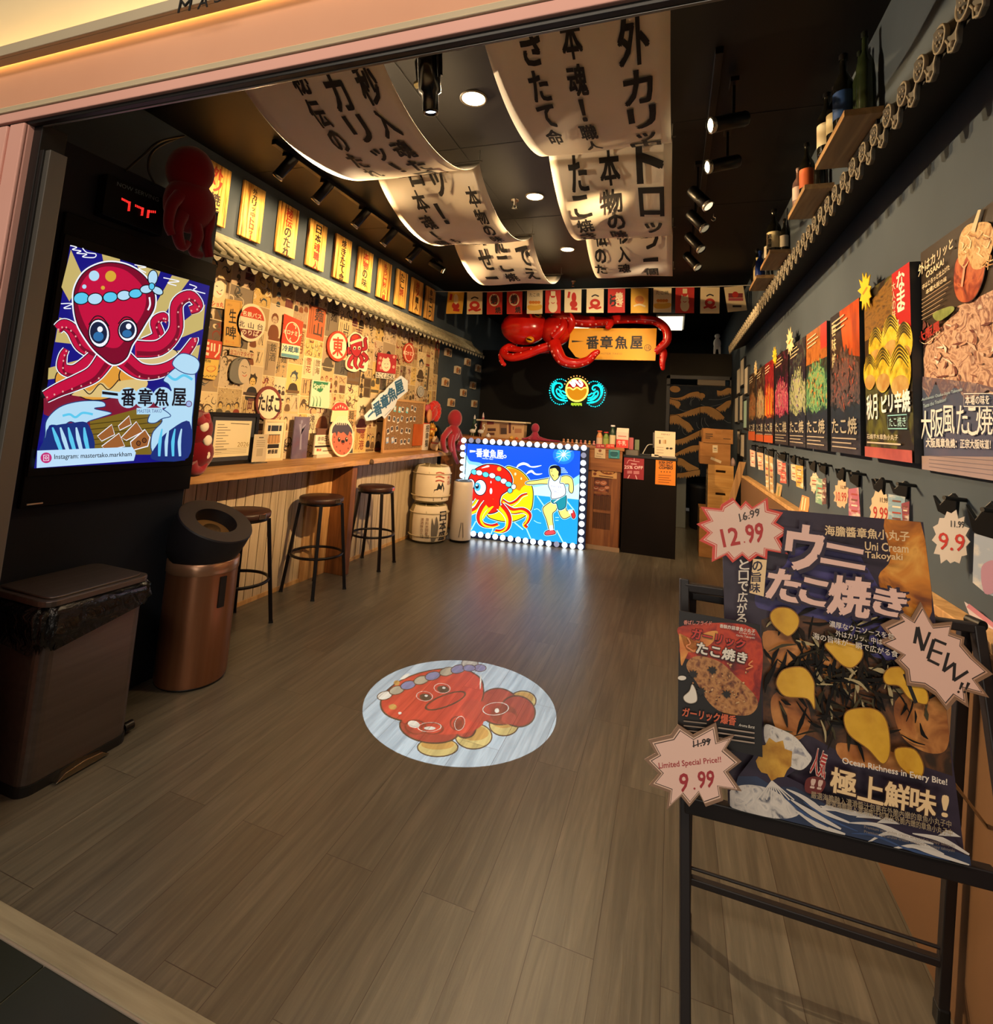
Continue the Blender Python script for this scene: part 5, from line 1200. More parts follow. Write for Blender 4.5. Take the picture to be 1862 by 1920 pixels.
def d(A):
    k = mat('#6a5a4c', .6); A.text('MENU', [(1490, 305), (1640, 312), (1638, 338), (1488, 331)], k)
    for j, c in enumerate(('#4a3024', '#d8c4a4', '#c9b089', '#a98250')): A.rect(1450+32*j, 415, 1478+32*j, 485, mat(c, .6))
    A.ell(1595, 565, 26, 18, mat('#2c2a20', .6)); A.ell(1660, 568, 28, 18, mat('#2c2a20', .6))
    for y in (375, 545, 590, 640): A.line([(1405, y), (1530, y+6)], 8, mat('#a08c78', .6), False)
t = thing('menu_card', 'upright cream menu card with tiny pictures standing on the till stand', 'menu', (-.02, SY+.04, SZ))
notice('card', '', '', [(1378, 258), (1738, 282), (1728, 722), (1370, 695)], SY+.03, mat('#e3cdb0', .6), d, parent=t)
part('foot', MB().box((-.13, SY+.015, SZ), (.03, SY+.06, SZ+.02), mat('#cfc4b8', .2, t=.5)), t)
# till clutter
t = thing('payment_tablet', 'grey tablet terminal on its stand beside the menu card', 'tablet', (-.19, SY+.2, SZ)); part('screen', MB().box((-.245, SY+.19, SZ+.10), (-.13, SY+.2, SZ+.29), mat('#6a625e', .3)), t, b=.004); part('stand', MB().bar((-.19, SY+.21, SZ), (-.19, SY+.20, SZ+.12), .03, M_BLKM), t); part('base', MB().box((-.24, SY+.17, SZ), (-.14, SY+.26, SZ+.012), M_BLKM), t)
solo('cable', MB().tube(spl([(-.36, SY+.09, SZ+.012), (-.335, SY+.11, SZ+.07), (-.30, SY+.13, SZ+.13), (-.25, SY+.185, SZ+.14)], False, 5), .006, mat('#b9b4ad', .4), 8), 'pale cable curving up to the grey tablet', 'cable')
t = thing('card_reader', 'small black and white card reader lying on the till stand', 'card reader', (-.27, SY+.08, SZ)); part('body', MB().box((-.39, SY+.03, SZ), (-.26, SY+.12, SZ+.025), M_BLK), t, b=.004); part('receipt', MB().box((-.25, SY+.03, SZ), (-.165, SY+.12, SZ+.03), mat('#ded6c6', .6)), t, b=.003)
t = thing('tray', 'grey tray holding pink and green packets on the till stand', 'tray', (-.48, SY+.12, SZ)); part('rim', MB().prism(rr(-.56, -.40, SY+.02, SY+.2, .02), SZ, SZ+.06, mat('#6d675f', .5), ID), t)
for nm, x, h_, c, lb in (('packet', -.50, .15, '#c96a74', 'pink packet standing in the grey tray'), ('packet', -.43, .13, '#7c8a6a', 'green packet standing in the grey tray')):
    solo(nm, MB().box((x-.025, SY+.08, SZ+.06), (x+.03, SY+.11, SZ+.06+h_), mat(c, .6)), lb, 'packet', b=.008)
def bottle(name, label, x, y, z, r_, h_, mb_, mc, ml, cat='bottle', group=None, neck=.4, cr=.5, sh=.62):
    t = thing(name, label, cat, (x, y, z), 0, group)
    part('glass', MB().lathe([(0, .0), (r_*.95, 0), (r_, .006), (r_, h_*sh), (r_*.9, h_*(sh+.06)), (r_*neck, h_*(sh+.2)), (r_*neck*.9, h_*.93), (r_*neck, h_*.935)], mb_, (x, y, z), 20), t)
    part('cap', MB().lathe([(r_*cr, h_*.92), (r_*cr, h_*.99), (r_*cr*.8, h_), (0, h_)], mc, (x, y, z), 14), t)
    if ml: part('label', MB().lathe([(r_*1.02, h_*.12), (r_*1.02, h_*(sh-.08))], ml, (x, y, z), 20), t)
bottle('sauce_bottle', 'orange topped sauce bottle, leftmost of the bottles on the counter end', -.88, 6.64, CZ, .038, .19, mat('#d8935a', .4), mat('#c8572c', .5), mat('#e0c0a0', .6), neck=.6, cr=.8)
bottle('sauce_bottle', 'short green sauce bottle with red cap on the counter', -.80, 6.64, CZ, .036, .18, mat('#6d8a3c', .4), mat('#c22c2c', .4), mat('#9aa85a', .6), neck=.6, cr=.85)
bottle('sauce_bottle', 'tall dark green bottle with a white cap on the counter end', -.72, 6.64, CZ, .038, .27, mat('#1c3a2c', .3), mat('#d8d4da', .4), mat('#d9c8a0', .6), neck=.55, cr=.7)
A = Art(Plane((0, 6.59, 0), (1, 0, 0), (0, 0, 1)), MB().prism([(6.59, CZ), (6.69, CZ), (6.69, CZ+.19), (6.64, CZ+.24), (6.59, CZ+.19)], -.67, -.525, mat('#d6c8bc', .5), lambda u, v, h: V((h, u, v))))
A.rect(-.67, CZ, -.525, CZ+.10, mat('#d8403a', .5)); A.text('牛乳', [(-.65, CZ+.085), (-.55, CZ+.085), (-.55, CZ+.03), (-.65, CZ+.03)], mat('#f0d8d0', .5), .02); A.line([(-.65, CZ+.14), (-.55, CZ+.14)], .012, mat('#c87870', .5), False)
solo('carton', A.mb, 'red and white milk carton on the end of the wooden counter', 'carton')
# counter ornaments: model stall, crocheted octopus, little figures, conical ornaments
t = thing('model_stall', 'little wooden model of a shop front standing on the wooden counter', 'model', (-2.2, 6.75, CZ))
MY = 6.80; pl = Plane((0, MY, 0), (1, 0, 0), (0, 0, 1)); S8 = (880, 780, 8.464)
def wq(x, y): p = W(880+x/8.464, 780+y/8.464, 'y', MY); return p
a, b_ = wq(190, 300), wq(860, 320)
tz = wq(500, 95).z
part('wall', MB().box((a.x, MY, CZ), (b_.x, MY+.15, tz), mat('#b89468', .6)), t); part('roof', MB().box((wq(135, 60).x, MY-.06, tz), (wq(918, 105).x, MY+.2, tz+.02), mat('#c9b894', .5)), t, b=.002)
A = Art(pl, None, pl.px).src(*S8)
for x0, y0, x1, y1, c in ((280, 80, 390, 135, '#7a3028'), (290, 195, 420, 240, '#4a2a20'), (280, 265, 400, 305, '#5a3428'), (625, 95, 662, 275, '#5a2a22'), (480, 130, 600, 290, '#7d5c40'), (500, 190, 590, 290, '#3c2a22'), (690, 170, 705, 220, '#4a3024'), (720, 200, 830, 270, '#9a6a48')): A.rect(x0, y0, x1, y1, mat(c, .6))
part('front', A.mb, t)
for k, (x, w_, h_, c) in enumerate(((-2.05, .03, .05, '#d0a040'), (-1.98, .025, .035, '#c8602c'), (-2.38, .03, .06, '#dcd8d0'))):
    lbs = ('small golden ornament in front of the model shop', 'small orange ornament in front of the model shop', 'small white ornament at the left end of the model shop')[k]
    solo('ornament', MB().lathe([(0, 0), (w_, 0), (w_*1.1, h_*.4), (w_*.5, h_*.75), (0, h_)], mat(c, .5), (x, 6.70, CZ), 12), lbs, 'ornament')
t = thing('crochet_octopus', 'small crimson crocheted octopus on the counter, right of the model shop', 'soft toy', (-1.55, 6.72, CZ)); mc_ = mat('#8c1c34', .95, k='fuzz')
o = W(1004, 800, 'y', 6.72); ox_ = o.x
part('head', MB().ell((ox_, 6.72, CZ+.165), (.055, .055, .065), mc_), t); part('body', MB().lathe([(.03, .12), (.05, .08), (.09, .03), (.08, 0), (0, 0)], mc_, (ox_, 6.72, CZ), 16), t)
for k in range(6):
    a_ = RAD(-160+28*k); L_ = .13+.05*(k % 3)
    P = spl([(ox_+.05*cos(a_), 6.72+.05*sin(a_), CZ+.05), (ox_+L_*.8*cos(a_), 6.72+L_*.5*sin(a_), CZ+.022), (ox_+L_*1.5*cos(a_+.2), 6.72+L_*.6*sin(a_+.2), CZ+.016)], False, 5); part('tentacle', MB().tube(P, [.02*(1-.5*i/len(P)) for i in range(len(P))], mc_, 8), t)
cols = ['#c98a5a', '#d8b48c', '#c2703c', '#dcc4a8', '#c46a58', '#d09a80', '#c8a050', '#cf8f86']
wh = ['brown one nearest the crocheted octopus', 'pale one, second of the row', 'orange one, third of the row', 'cream one, fourth of the row', 'brick red one in the middle of the row', 'peach one beside the brick red one', 'mustard one near the bottles', 'rose one nearest the bottles']
for k in range(8):
    x = -1.33+.055*k; t = thing('figurine', 'tiny figurine on the counter edge, ' + wh[k], 'figurine', (x, 6.63, CZ), 0, 'tiny figurines on the counter'); m_ = mat(cols[k], .6)
    part('body', MB().ell((x, 6.63, CZ+.018), (.018, .018, .018), m_), t); part('head', MB().ell((x, 6.63, CZ+.045), .014, m_, None, 10, 6), t)
for x, h_, c1, c2, lb in ((-2.73, .30, '#2c4a3a', '#d8d4d0', 'dark cone ornament with white tip behind the plush octopus'), (-2.60, .34, '#b04a58', '#dcc8c8', 'pink patterned cone ornament behind the plush octopus')):
    t = thing('cone_ornament', lb, 'ornament', (x, 7.05, CZ)); part('cone', MB().lathe([(0, 0), (.06, 0), (.055, .05), (.012, h_*.8)], mat(c1, .6), (x, 7.05, CZ), 14), t); part('tip', MB().lathe([(.016, h_*.78), (.012, h_*.9), (0, h_)], mat(c2, .5), (x, 7.05, CZ), 10), t)
for x, lb in ((-2.62, 'small white bird figurine left of the model shop'), (-2.50, 'white crane figurine beside the model shop')):
    t = thing('bird_figurine', lb, 'figurine', (x, 6.72, CZ)); part('body', MB().ell((x, 6.72, CZ+.07), (.045, .025, .03), mat('#d8d4c8', .5)), t); part('neck', MB().tube(spl([(x+.03, 6.72, CZ+.08), (x+.05, 6.72, CZ+.12), (x+.03, 6.72, CZ+.15), (x+.05, 6.72, CZ+.17)], False, 4), .009, mat('#d8d4c8', .5), 8), t)
    for dx in (-.015, .015): part('leg', MB().cyl((x+dx, 6.72, CZ), (x+dx, 6.72, CZ+.06), .005, mat('#8a7a5a', .5), n=8), t)

# ---- neon of a dumpling between waves, on the black partition
NY = YB-.03; pl = Plane((0, NY, 0), (1, 0, 0), (0, 0, 1)); SN = (1020, 690, 14.32)
t = thing('neon_sign', 'neon sign of an orange dumpling between cyan waves on the black partition', 'neon sign', W(1083, 735, 'y', NY))
def nq(x, y, d=0): p = W(1020+x/14.32, 690+y/14.32, 'y', NY); p.y -= d; return p
NC, NO, NW = mat('#12dfe6', .4, 0, 2.4), mat('#ffc04a', .4, 0, 3.2), mat('#ffffff', .4, 0, 3.0)
def neon(nm, P, M, r_=.011, closed=False):
    Q = spl(P, closed, 6); part(nm, MB().tube([nq(x, y, .02) for x, y in Q], r_, M, 8, closed=closed), t)
A = Art(pl, None, pl.px).src(*SN)
bp_ = [(130, 560), (180, 360), (380, 290), (520, 340), (600, 260), (890, 200), (1180, 260), (1280, 400), (1460, 370), (1660, 520), (1690, 700), (1600, 880), (1400, 990), (1100, 1010), (880, 1060), (650, 990), (400, 970), (200, 800)]
A.mb.prism(A.mb and [A.q(p) for p in spl(bp_, True, 4)], -.025, 0, mat('#0d2226', .15), pl); part('backing_plate', A.mb, t, 'dark clear backing plate')
A = Art(pl, None, pl.px, .003).src(*SN)
A.ell(890, 590, 290, 300, lm('#c47a10')); A.poly([(600, 560)]+[(890+285*cos(RAD(a)), 590+300*sin(RAD(a))) for a in range(-175, 0, 12)]+[(1170, 560), (1100, 530), (1000, 590), (890, 520), (780, 580), (690, 530)], mat('#c01208', .4, 0, 1))
part('dumpling', A.mb, t, 'lit orange and red dumpling panel')
neon('neon_tube', [(890+290*cos(k*pi/9), 590+302*sin(k*pi/9)) for k in range(18)], NO, .013, True)
neon('neon_tube', [(605, 545), (700, 530), (790, 580), (890, 525), (1000, 580), (1090, 530), (1175, 545)], NO, .011)
neon('neon_tube', [(700, 380), (760, 440), (800, 490), (830, 440), (770, 340), (850, 350), (930, 430), (1000, 490), (1030, 430), (950, 330)], NW, .016)
for s_, cx in ((-1, 430), (1, 1370)):
    f = lambda x, y: (cx - s_*(x-430)*1.0 if s_ > 0 else x, y+ (60 if s_ > 0 else 0))
    for P in ([(640, 880), (480, 870), (330, 790), (260, 650), (280, 480), (370, 410), (470, 430), (495, 500), (450, 540), (415, 500)], [(620, 810), (500, 800), (390, 720), (340, 620), (370, 560), (420, 600)], [(620, 750), (520, 730), (450, 650), (440, 600), (480, 640)], [(560, 860), (400, 840), (290, 740), (230, 600), (250, 450), (350, 370)], [(610, 680), (550, 650), (500, 610)], [(560, 790), (470, 760), (400, 680)]):
        neon('neon_tube', [f(*p) for p in P], NC, .0105)
    for k in range(22):
        a_ = RAD(60+240*k/21); p = f(440+270*cos(a_), 640+330*sin(a_)); neon('neon_spark', [p, (p[0]+(14+6*(k % 3))*cos(a_)*(-s_ if s_ > 0 else 1), p[1]+(16+8*(k % 2))*sin(a_))], NC, .009)
for k in range(11):
    a_ = RAD(205+130*k/10); neon('neon_spark', [(890+345*cos(a_), 590+360*sin(a_)), (890+372*cos(a_), 590+390*sin(a_))], mat('#f0a050', .4, 0, 1.6), .009)
for k in range(8): neon('neon_spark', [(750+36*k, 940), (745+38*k, 1000+16*(k % 2))], mat('#b8d830', .4, 0, 1.6), .008)

# ---- big octopus sign hanging from the ceiling
OY = 6.85; SO = (930, 580, 5.642)
t = thing('octopus_sign', 'giant glossy red octopus sign gripping a yellow name board, hung above the counter', 'sign', W(1095, 690, 'y', OY))
M_OCT = nmat(['#a8120c', '#bd170e', '#cc2014'], 5, .2); M_OCD = mat('#5d0a08', .3); M_SUC = mat('#e2857a', .4)
def oq(x, y, d=0): p = W(930+x/5.642, 580+y/5.642, 'y', OY); p.y -= d; return p
sc1 = (oq(100, 0)-oq(0, 0)).length/100
part('head', MB().ell(oq(310, 200, .05), (235*sc1, .24, 172*sc1), M_OCT, None, 28, 18), t)
part('body', MB().ell(oq(640, 230, .02), (150*sc1, .2, 150*sc1), M_OCT, None, 24, 14), t)
for (x, y, r_) in ((470, 90, 40), (400, 345, 42)):
    e = part('eye', MB().ell(oq(x, y, .20 if y > 200 else .16), (r_*sc1, .05, r_*.78*sc1), mat('#d8901c', .3), None, 16, 10), t, 'yellow eye')
    part('pupil', MB().ell(oq(x+2, y+4, (.20 if y > 200 else .16)+.04), (r_*.7*sc1, .016, r_*.22*sc1), M_BLK, MX.Rotation(RAD(14), 3, 'Y')), e)
def otent(P, w0, w1, deps, suck, M=None, side=1, ns=9):
    Q = spl([(x, y, dd) for (x, y), dd in zip(P, deps)], False, 7); n = len(Q)
    R = [(w0+(w1-w0)*i/(n-1))*sc1/2 for i in range(n)]
    tb = part('tentacle', MB().tube([oq(x, y, dd) for x, y, dd in Q], R, M or M_OCT, 14), t)
    part('tip', MB().ell(oq(*Q[-1]), R[-1]*1.02, M or M_OCT, None, 12, 8), tb)
    base = None
    for k in range(ns if suck else 0):
        i = int((k+.6)*n/ns*.97); i = min(i, n-2); a, b2 = Q[i], Q[i+1]; dx, dy = b2[0]-a[0], b2[1]-a[1]; l = hypot(dx, dy) or 1
        off = suck*R[i]/sc1*.62; c = oq(a[0]-dy/l*off, a[1]+dx/l*off, a[2]+R[i]*.66)
        o = part('sucker', MB().ell((0, 0, 0), max(.010, R[i]*.24), M_SUC, None, 8, 6), tb, local=True); o.location = MWORLD[t.name].inverted() @ c
otent([(600, 400), (480, 440), (330, 500), (180, 520), (90, 460), (130, 400), (180, 390)], 90, 70, [.1, .14, .14, .12, .06, 0, -.04], 1, ns=10)
otent([(560, 420), (420, 430), (260, 430), (120, 420), (70, 480), (80, 560), (105, 590)], 80, 40, [-.02, 0, 0, .02, .06, .08, .08], 1, M_OCT, ns=8)
otent([(640, 380), (680, 470), (740, 560), (860, 590), (990, 560), (1060, 500), (1095, 475)], 130, 50, [.14, .2, .2, .18, .18, .2, .2], 1, ns=11)
otent([(700, 120), (820, 110), (960, 130), (1100, 130), (1210, 150), (1200, 200)], 150, 60, [0, -.02, -.02, 0, .08, .12], 1, ns=10)
otent([(1000, 170), (1200, 110), (1400, 100), (1560, 110), (1700, 130), (1800, 220), (1810, 330), (1750, 400), (1700, 440)], 90, 70, [-.1, -.06, -.02, 0, 0, .02, .02, .02, .02], 1, ns=14)
otent([(1250, 100), (1420, 60), (1620, 70), (1720, 110)], 70, 50, [-.12, -.14, -.14, -.1], 1, M_OCD, ns=6)
otent([(1740, 410), (1770, 470), (1760, 560), (1765, 625)], 90, 36, [-.04, -.02, 0, 0], 1, ns=6)
otent([(650, 110), (720, 90), (790, 100), (820, 170), (780, 240)], 110, 60, [.06, .12, .14, .12, .08], 1, ns=7)
otent([(640, 320), (700, 260), (740, 180), (700, 110)], 100, 70, [.16, .17, .15, .1], -1, ns=6)
pl = Plane((0, OY-.06, 0), (1, 0, 0), (0, 0, 1)); A = Art(pl, None, pl.px).src(*SO)
bq = [(800, 200), (1700, 202), (1686, 542), (930, 528), (840, 500), (765, 400), (785, 250)]
M_YB = mat('#e8a414', .45)
A.mb.prism([A.q(p) for p in bq], -.05, 0, M_YB, pl)
A.poly([(802, 328), (935, 338), (802, 350)], ink := mat('#15110d', .5))
for ch, (x, y) in zip('番章魚屋', ((960, 285), (1108, 282), (1265, 285), (1425, 285))): A.text(ch, [(x, y), (x+125, y), (x+123, y+132), (x-2, y+132)], ink, .035)
A.line(ring(1605, 407, 34, 32), 5, ink, False, closed=True); A.text('小丸', [(1582, 385), (1630, 385), (1630, 430), (1582, 430)], ink, .01); A.text('MASTER TAKO', [(1080, 458), (1335, 462), (1334, 480), (1080, 476)], mat('#a0701c', .5), .0)
part('name_board', A.mb, t, 'yellow name board with black characters')
for x in (300, 830, 1250, 1640):
    p = oq(x, 40); part('hanging_wire', MB().cyl(p, (p.x, p.y, ZC), .004, mat('#8a8a86', .4, .6), n=6), t)

# ---- string of paper flags
BY = 6.35
fx = [(55, 150, 83, 212), (172, 262, 84, 215), (288, 378, 85, 216), (404, 494, 82, 214), (521, 612, 75, 212), (628, 718, 72, 208), (740, 838, 70, 205), (868, 968, 68, 206), (992, 1092, 66, 206), (1126, 1228, 64, 208), (1257, 1362, 62, 205), (1385, 1495, 58, 208), (1530, 1642, 58, 210), (1668, 1800, 50, 203)]
t = thing('paper_bunting', 'string of small printed paper flags stretched across the shop under the ceiling', 'bunting', W(1110, 540, 'y', BY))
SB8 = (820, 520, 3.1033); pl = Plane((0, BY, 0), (1, 0, 0), (0, 0, 1))
bp2 = [W(820+x/3.1033, 520+y/3.1033, 'y', BY) for x, y in ((40, 80), (300, 84), (600, 74), (900, 66), (1200, 60), (1500, 56), (1800, 46))]
bp2[0].x = XL; bp2[-1].x = XR
part('string', MB().tube(spl([tuple(p) for p in bp2], False, 5), .005, mat('#d8d4cc', .6), 6), t)
fr_, fc, fy, fo, fk = mat('#b5281e', .7), mat('#dcc9a0', .7), mat('#d8a63a', .7), mat('#cf7a22', .7), mat('#2b2320', .7)
for i, (x0, x1, y0, y1) in enumerate(fx):
    A = Art(pl, None, pl.px).src(*SB8); sl_ = -12 if i == 0 else (20 if i == 13 else -2); w_ = x1-x0; h_ = y1-y0; cx, cy = (x0+x1)/2, (y0+y1)/2
    base = (fy, fc, fr_, fr_, fc, fr_, fc, fc, fr_, fy, fc, fr_, fc, fc)[i]
    cor = [(x0-sl_*.6, y0), (x1-sl_*.6, y0), (x1+sl_*.4, y1), (x0+sl_*.4, y1)] if i not in (13,) else [(1668, 58), (1780, 48), (1803, 192), (1690, 203)]
    A.mb.prism([A.q(p) for p in cor], -.002, 0, base, pl)
    if i in (2, 3): A.line(ring(cx-2, cy-18, 26, 32), 8, fc, False, closed=True); A.text('蛸', [(cx-20, cy-48), (cx+14, cy-48), (cx+14, cy+5), (cx-20, cy+5)], fk, .04); A.text('焼', [(cx+5, cy+22), (cx+36, cy+22), (cx+36, y1-8), (cx+5, y1-8)], fk, .04)
    elif i == 8: A.column('焼き', cx+16, y0+22, 42, fc, .05, .95); A.column('とり', cx-20, y0+36, 34, fk, .05, .95)
    elif i in (5, 11): A.ell(cx, cy+32, 26, 34, fc); A.ell(cx, cy, 24, 22, fc); A.poly([(cx-22, cy-8), (cx-18, cy-34), (cx-4, cy-16)], fc); A.poly([(cx+22, cy-8), (cx+18, cy-34), (cx+4, cy-16)], fc); A.line([(cx-10, cy+6), (cx, cy+12), (cx+10, cy+6)], 4, fr_); A.rect(cx-12, y0+8, cx+14, y0+36, fc)
    elif i in (1, 12, 7): A.ell(cx, cy+14, 30, 26, fr_); A.ell(cx, cy+12, 14, 9, fc); A.line([(cx-36, cy+44), (cx-10, cy+36), (cx+10, cy+44), (cx+36, cy+36)], 12, fr_); A.line([(cx-20, cy-24), (cx, cy-34), (cx+22, cy-26)], 8, fk)
    elif i in (4, 10): A.poly([(x0+8, cy+20), (x1-8, cy+16), (x1-14, cy+44), (x0+16, cy+48)], fy, True); A.ell(cx, cy+12, 30, 9, mat('#e8c26a', .7)); [A.ell(cx-24+16*k, cy+2, 10, 9, fo) for k in range(4)]; A.text('たこ焼', [(x0+16, y0+16), (x1-16, y0+16), (x1-16, y0+38), (x0+16, y0+38)], fk, .0)
    elif i == 9: A.ell(cx, cy-4, 28, 26, fo); A.ell(cx, cy-10, 22, 16, mat('#b06a24', .7)); A.line([(cx-34, cy+32), (cx, cy+22), (cx+34, cy+34)], 10, fc)
    elif i == 13: A.rect(cx-40, cy-34, cx+44, cy-8, mat('#7a2a30', .7)); A.rect(cx-40, cy-6, cx+46, cy+10, mat('#a0404a', .7)); A.rect(cx-16, cy+36, cx+36, cy+48, fk); A.ell(cx, cy-26, 18, 18, fr_)
    else: A.ell(cx+4, cy+18, 22, 20, fr_); A.ell(cx+6, cy-20, 14, 30, fc if base is fy else fr_); A.line([(cx-20, y0+14), (cx-26, y0+50)], 14, fr_); A.line([(cx-10, y1-24), (cx+26, y1-20)], 16, fr_)
    part('flag', A.mb, t)

# ---- curtain printed with waves, in the doorway
NYY = YB-.02; SC_ = (1235, 700, 9.6); pl = Plane((0, NYY, 0), (1, 0, 0), (0, 0, 1))
t = thing('door_curtain', 'two-panel doorway curtain printed with tan wave crests on dark navy', 'curtain', W(1313, 900, 'y', NYY))
navy_ = nmat(['#141d2c', '#1c2735', '#232c33'], 9, .8); tan = nmat(['#bd8f55', '#c99b60'], 8, .8); greyl = mat('#6d7478', .8); inkc = mat('#0c0d10', .8)
def crest(A, top, bot, seed):
    r2 = random.Random(seed); T = spl(top, False, 5); Bt = spl(bot, False, 8); J = []
    for i, (x, y) in enumerate(Bt): J.append((x+r2.uniform(-8, 8), y+20+(26 if i % 2 else -14)+r2.uniform(-10, 10)))
    A.poly(T+J[::-1], tan); A.line(T, 9, inkc, False)
A = Art(pl, None, pl.px).src(*SC_)
def halfp(x0, x1, y1a, y1b):
    uv = [A.q(p) for p in ((x0, 225), (x1, 225), (x1-8, y1b), (x0+2, y1a))]; m = MB()
    m.prism(uv, -.004, 0, navy_, pl); return m
L_, R_ = halfp(202, 742, 1850, 1860), halfp(748, 1306, 1860, 1865)
W_ = [([(202, 430), (300, 440), (420, 420), (560, 350), (700, 325), (742, 350)], [(202, 440), (330, 450), (450, 440), (560, 400), (680, 400), (742, 430)]), ([(202, 455), (300, 480), (380, 510), (400, 560)], [(202, 520), (280, 550), (330, 600), (360, 610)]), ([(202, 745), (400, 720), (560, 660), (742, 600)], [(202, 750), (420, 760), (560, 740), (742, 690)]), ([(202, 770), (330, 750), (450, 830), (560, 900), (640, 1020)], [(202, 880), (340, 890), (430, 930), (520, 1020), (600, 1020)]), ([(300, 1200), (450, 1160), (600, 1090), (742, 1020)], [(300, 1250), (450, 1240), (600, 1170), (742, 1110)]), ([(300, 1440), (450, 1360), (600, 1300), (742, 1290)], [(300, 1450), (450, 1430), (600, 1380), (742, 1360)]), ([(310, 1520), (420, 1530), (560, 1620), (720, 1700)], [(330, 1620), (430, 1650), (560, 1760), (720, 1800)]), ([(202, 1800), (420, 1790), (560, 1760), (742, 1730)], [(202, 1850), (420, 1850), (560, 1840), (742, 1800)])]
for P in ([(560, 560), (600, 440), (690, 430), (740, 500)], [(580, 580), (590, 500), (640, 450)], [(360, 640), (480, 680), (600, 640)], [(360, 1000), (400, 900), (440, 1060), (500, 1110)], [(680, 880), (700, 960), (740, 1000)], [(380, 1700), (420, 1660), (400, 1780)]): A.line(P, 7, greyl)
A.ell(295, 285, 95, 58, tan, .1)
for i, (a, b_) in enumerate(W_): crest(A, a, b_, i)
L_.mats, L_.m  # panels first, print after
def joinm(m, a):
    o = len(m.v); m.v += a.v
    for f, i in zip(a.f, a.m): m.f.append([o+k for k in f]); m.m.append(m.mi(a.mats[i])); m.sm.append(False)
    return m
part('curtain_panel', joinm(L_, A.mb), t)
A = Art(pl, None, pl.px).src(*SC_)
for P in ([(760, 560), (900, 600), (1100, 560), (1280, 500)], [(830, 800), (840, 880), (900, 960)], [(780, 800), (770, 900), (800, 980)], [(1170, 830), (1240, 880), (1300, 890)], [(900, 470), (1100, 470), (1290, 410)]): A.line(P, 7, greyl)
for i, (a, b_) in enumerate([([(748, 350), (800, 355), (840, 390), (830, 440)], [(748, 420), (780, 440), (800, 430)]), ([(1050, 300), (1130, 310), (1230, 260), (1304, 265)], [(1060, 370), (1160, 370), (1230, 350), (1304, 340)]), ([(1010, 640), (1120, 570), (1220, 500), (1304, 480)], [(1080, 660), (1180, 650), (1260, 590), (1304, 520)]), ([(748, 600), (850, 590), (960, 610), (1080, 680), (1190, 790)], [(748, 680), (850, 690), (950, 760), (1060, 810), (1180, 800)]), ([(748, 1020), (850, 980), (1000, 1000)], [(748, 1110), (850, 1090), (1000, 1080)])]): crest(A, a, b_, 30+i)
part('curtain_panel', joinm(R_, A.mb), t)
a, b_ = W(1235+150/9.6, 700+205/9.6, 'y', NYY), W(1235+1345/9.6, 700+218/9.6, 'y', NYY)
part('rod', MB().cyl((a.x, NYY+.01, a.z), (b_.x, NYY+.01, a.z), .012, M_BLKM), t)
solo('vent_box', MB().box((.32, YB-.05, 2.19), (.71, YB-.012, 2.275), mat('#8a7a60', .5)), 'small pale slotted box above the right half of the curtain', 'box', b=.004)
p = W(1345, 652, 'y', YB+.05)
t = thing('white_figurine', 'small white standing figurine on top of the partition beside the right wall', 'figurine', (p.x, YB+.07, 2.68))
for dx in (-.03, .03): part('leg', MB().tube([(p.x+dx*1.3, YB+.07, 2.68), (p.x+dx, YB+.07, 2.80)], [.014, .022], M_WHITE, 10), t)
part('torso', MB().ell((p.x, YB+.07, 2.85), (.055, .04, .09), M_WHITE), t); part('head', MB().ell((p.x, YB+.07, 2.965), .04, M_WHITE), t)

# ---- boxes stacked by the doorway
XY = 6.95; SX4 = (1260, 780, 6.4)
def bq4(x, y, yy=XY): return W(1260+x/6.4, 780+y/6.4, 'y', yy)
M_CARD = nmat(['#94632e', '#a5713a', '#b07c44'], 5, .75, stretch=(1, 1, 3)); M_CRATE = nmat(['#b98238', '#c9944a', '#d8a65c'], 3, .5, stretch=(.8, 8, 8), dist=.7)
zc = [0, .36, .655, .93]; 
xl, xr = bq4(432, 700).x, bq4(740, 700).x
cl = ('wooden crate with oval hand hole, standing on another crate by the doorway', 'wooden crate with dark hand hole, under the other crate')
zt = bq4(600, 590).z; zm = bq4(600, 860).z; zb = 2*zm-zt
def crate(z0, z1, lb):
    t = thing('wooden_crate', lb, 'crate', ((xl+xr)/2, XY+.2, z0), 0, 'crates by the doorway')
    hw = .055; cx = (xl+xr)/2; hz = z0+(z1-z0)*.72
    f = MB(); f.box((xl, XY, z0), (xr, XY+.014, hz-.014), M_CRATE).box((xl, XY, hz+.014), (xr, XY+.014, z1), M_CRATE).box((xl, XY, hz-.014), (cx-hw, XY+.014, hz+.014), M_CRATE).box((cx+hw, XY, hz-.014), (xr, XY+.014, hz+.014), M_CRATE)
    part('front_board', f, t)
    s_ = MB(); s2_ = MB()
    for k in range(4):
        a_ = z0+(z1-z0)*k/4; s_.box((xl, XY+.016, a_+.008), (xl+.012, XY+.36, a_+(z1-z0)/4-.004), mat('#a9906a', .6)); s2_.box((xr-.012, XY+.016, a_+.008), (xr, XY+.36, a_+(z1-z0)/4-.004), M_CRATE)
    part('side_slats', s_, t); part('side_slats', s2_, t); part('back_board', MB().box((xl, XY+.362, z0), (xr, XY+.375, z1), M_CRATE), t); part('bottom_board', MB().box((xl+.013, XY+.016, z0+.004), (xr-.013, XY+.36, z0+.016), M_CRATE), t)
crate(zm, zt-.002, cl[0]); crate(zb, zm-.002, cl[1])
x0, x1 = xl-.03, xr+.03
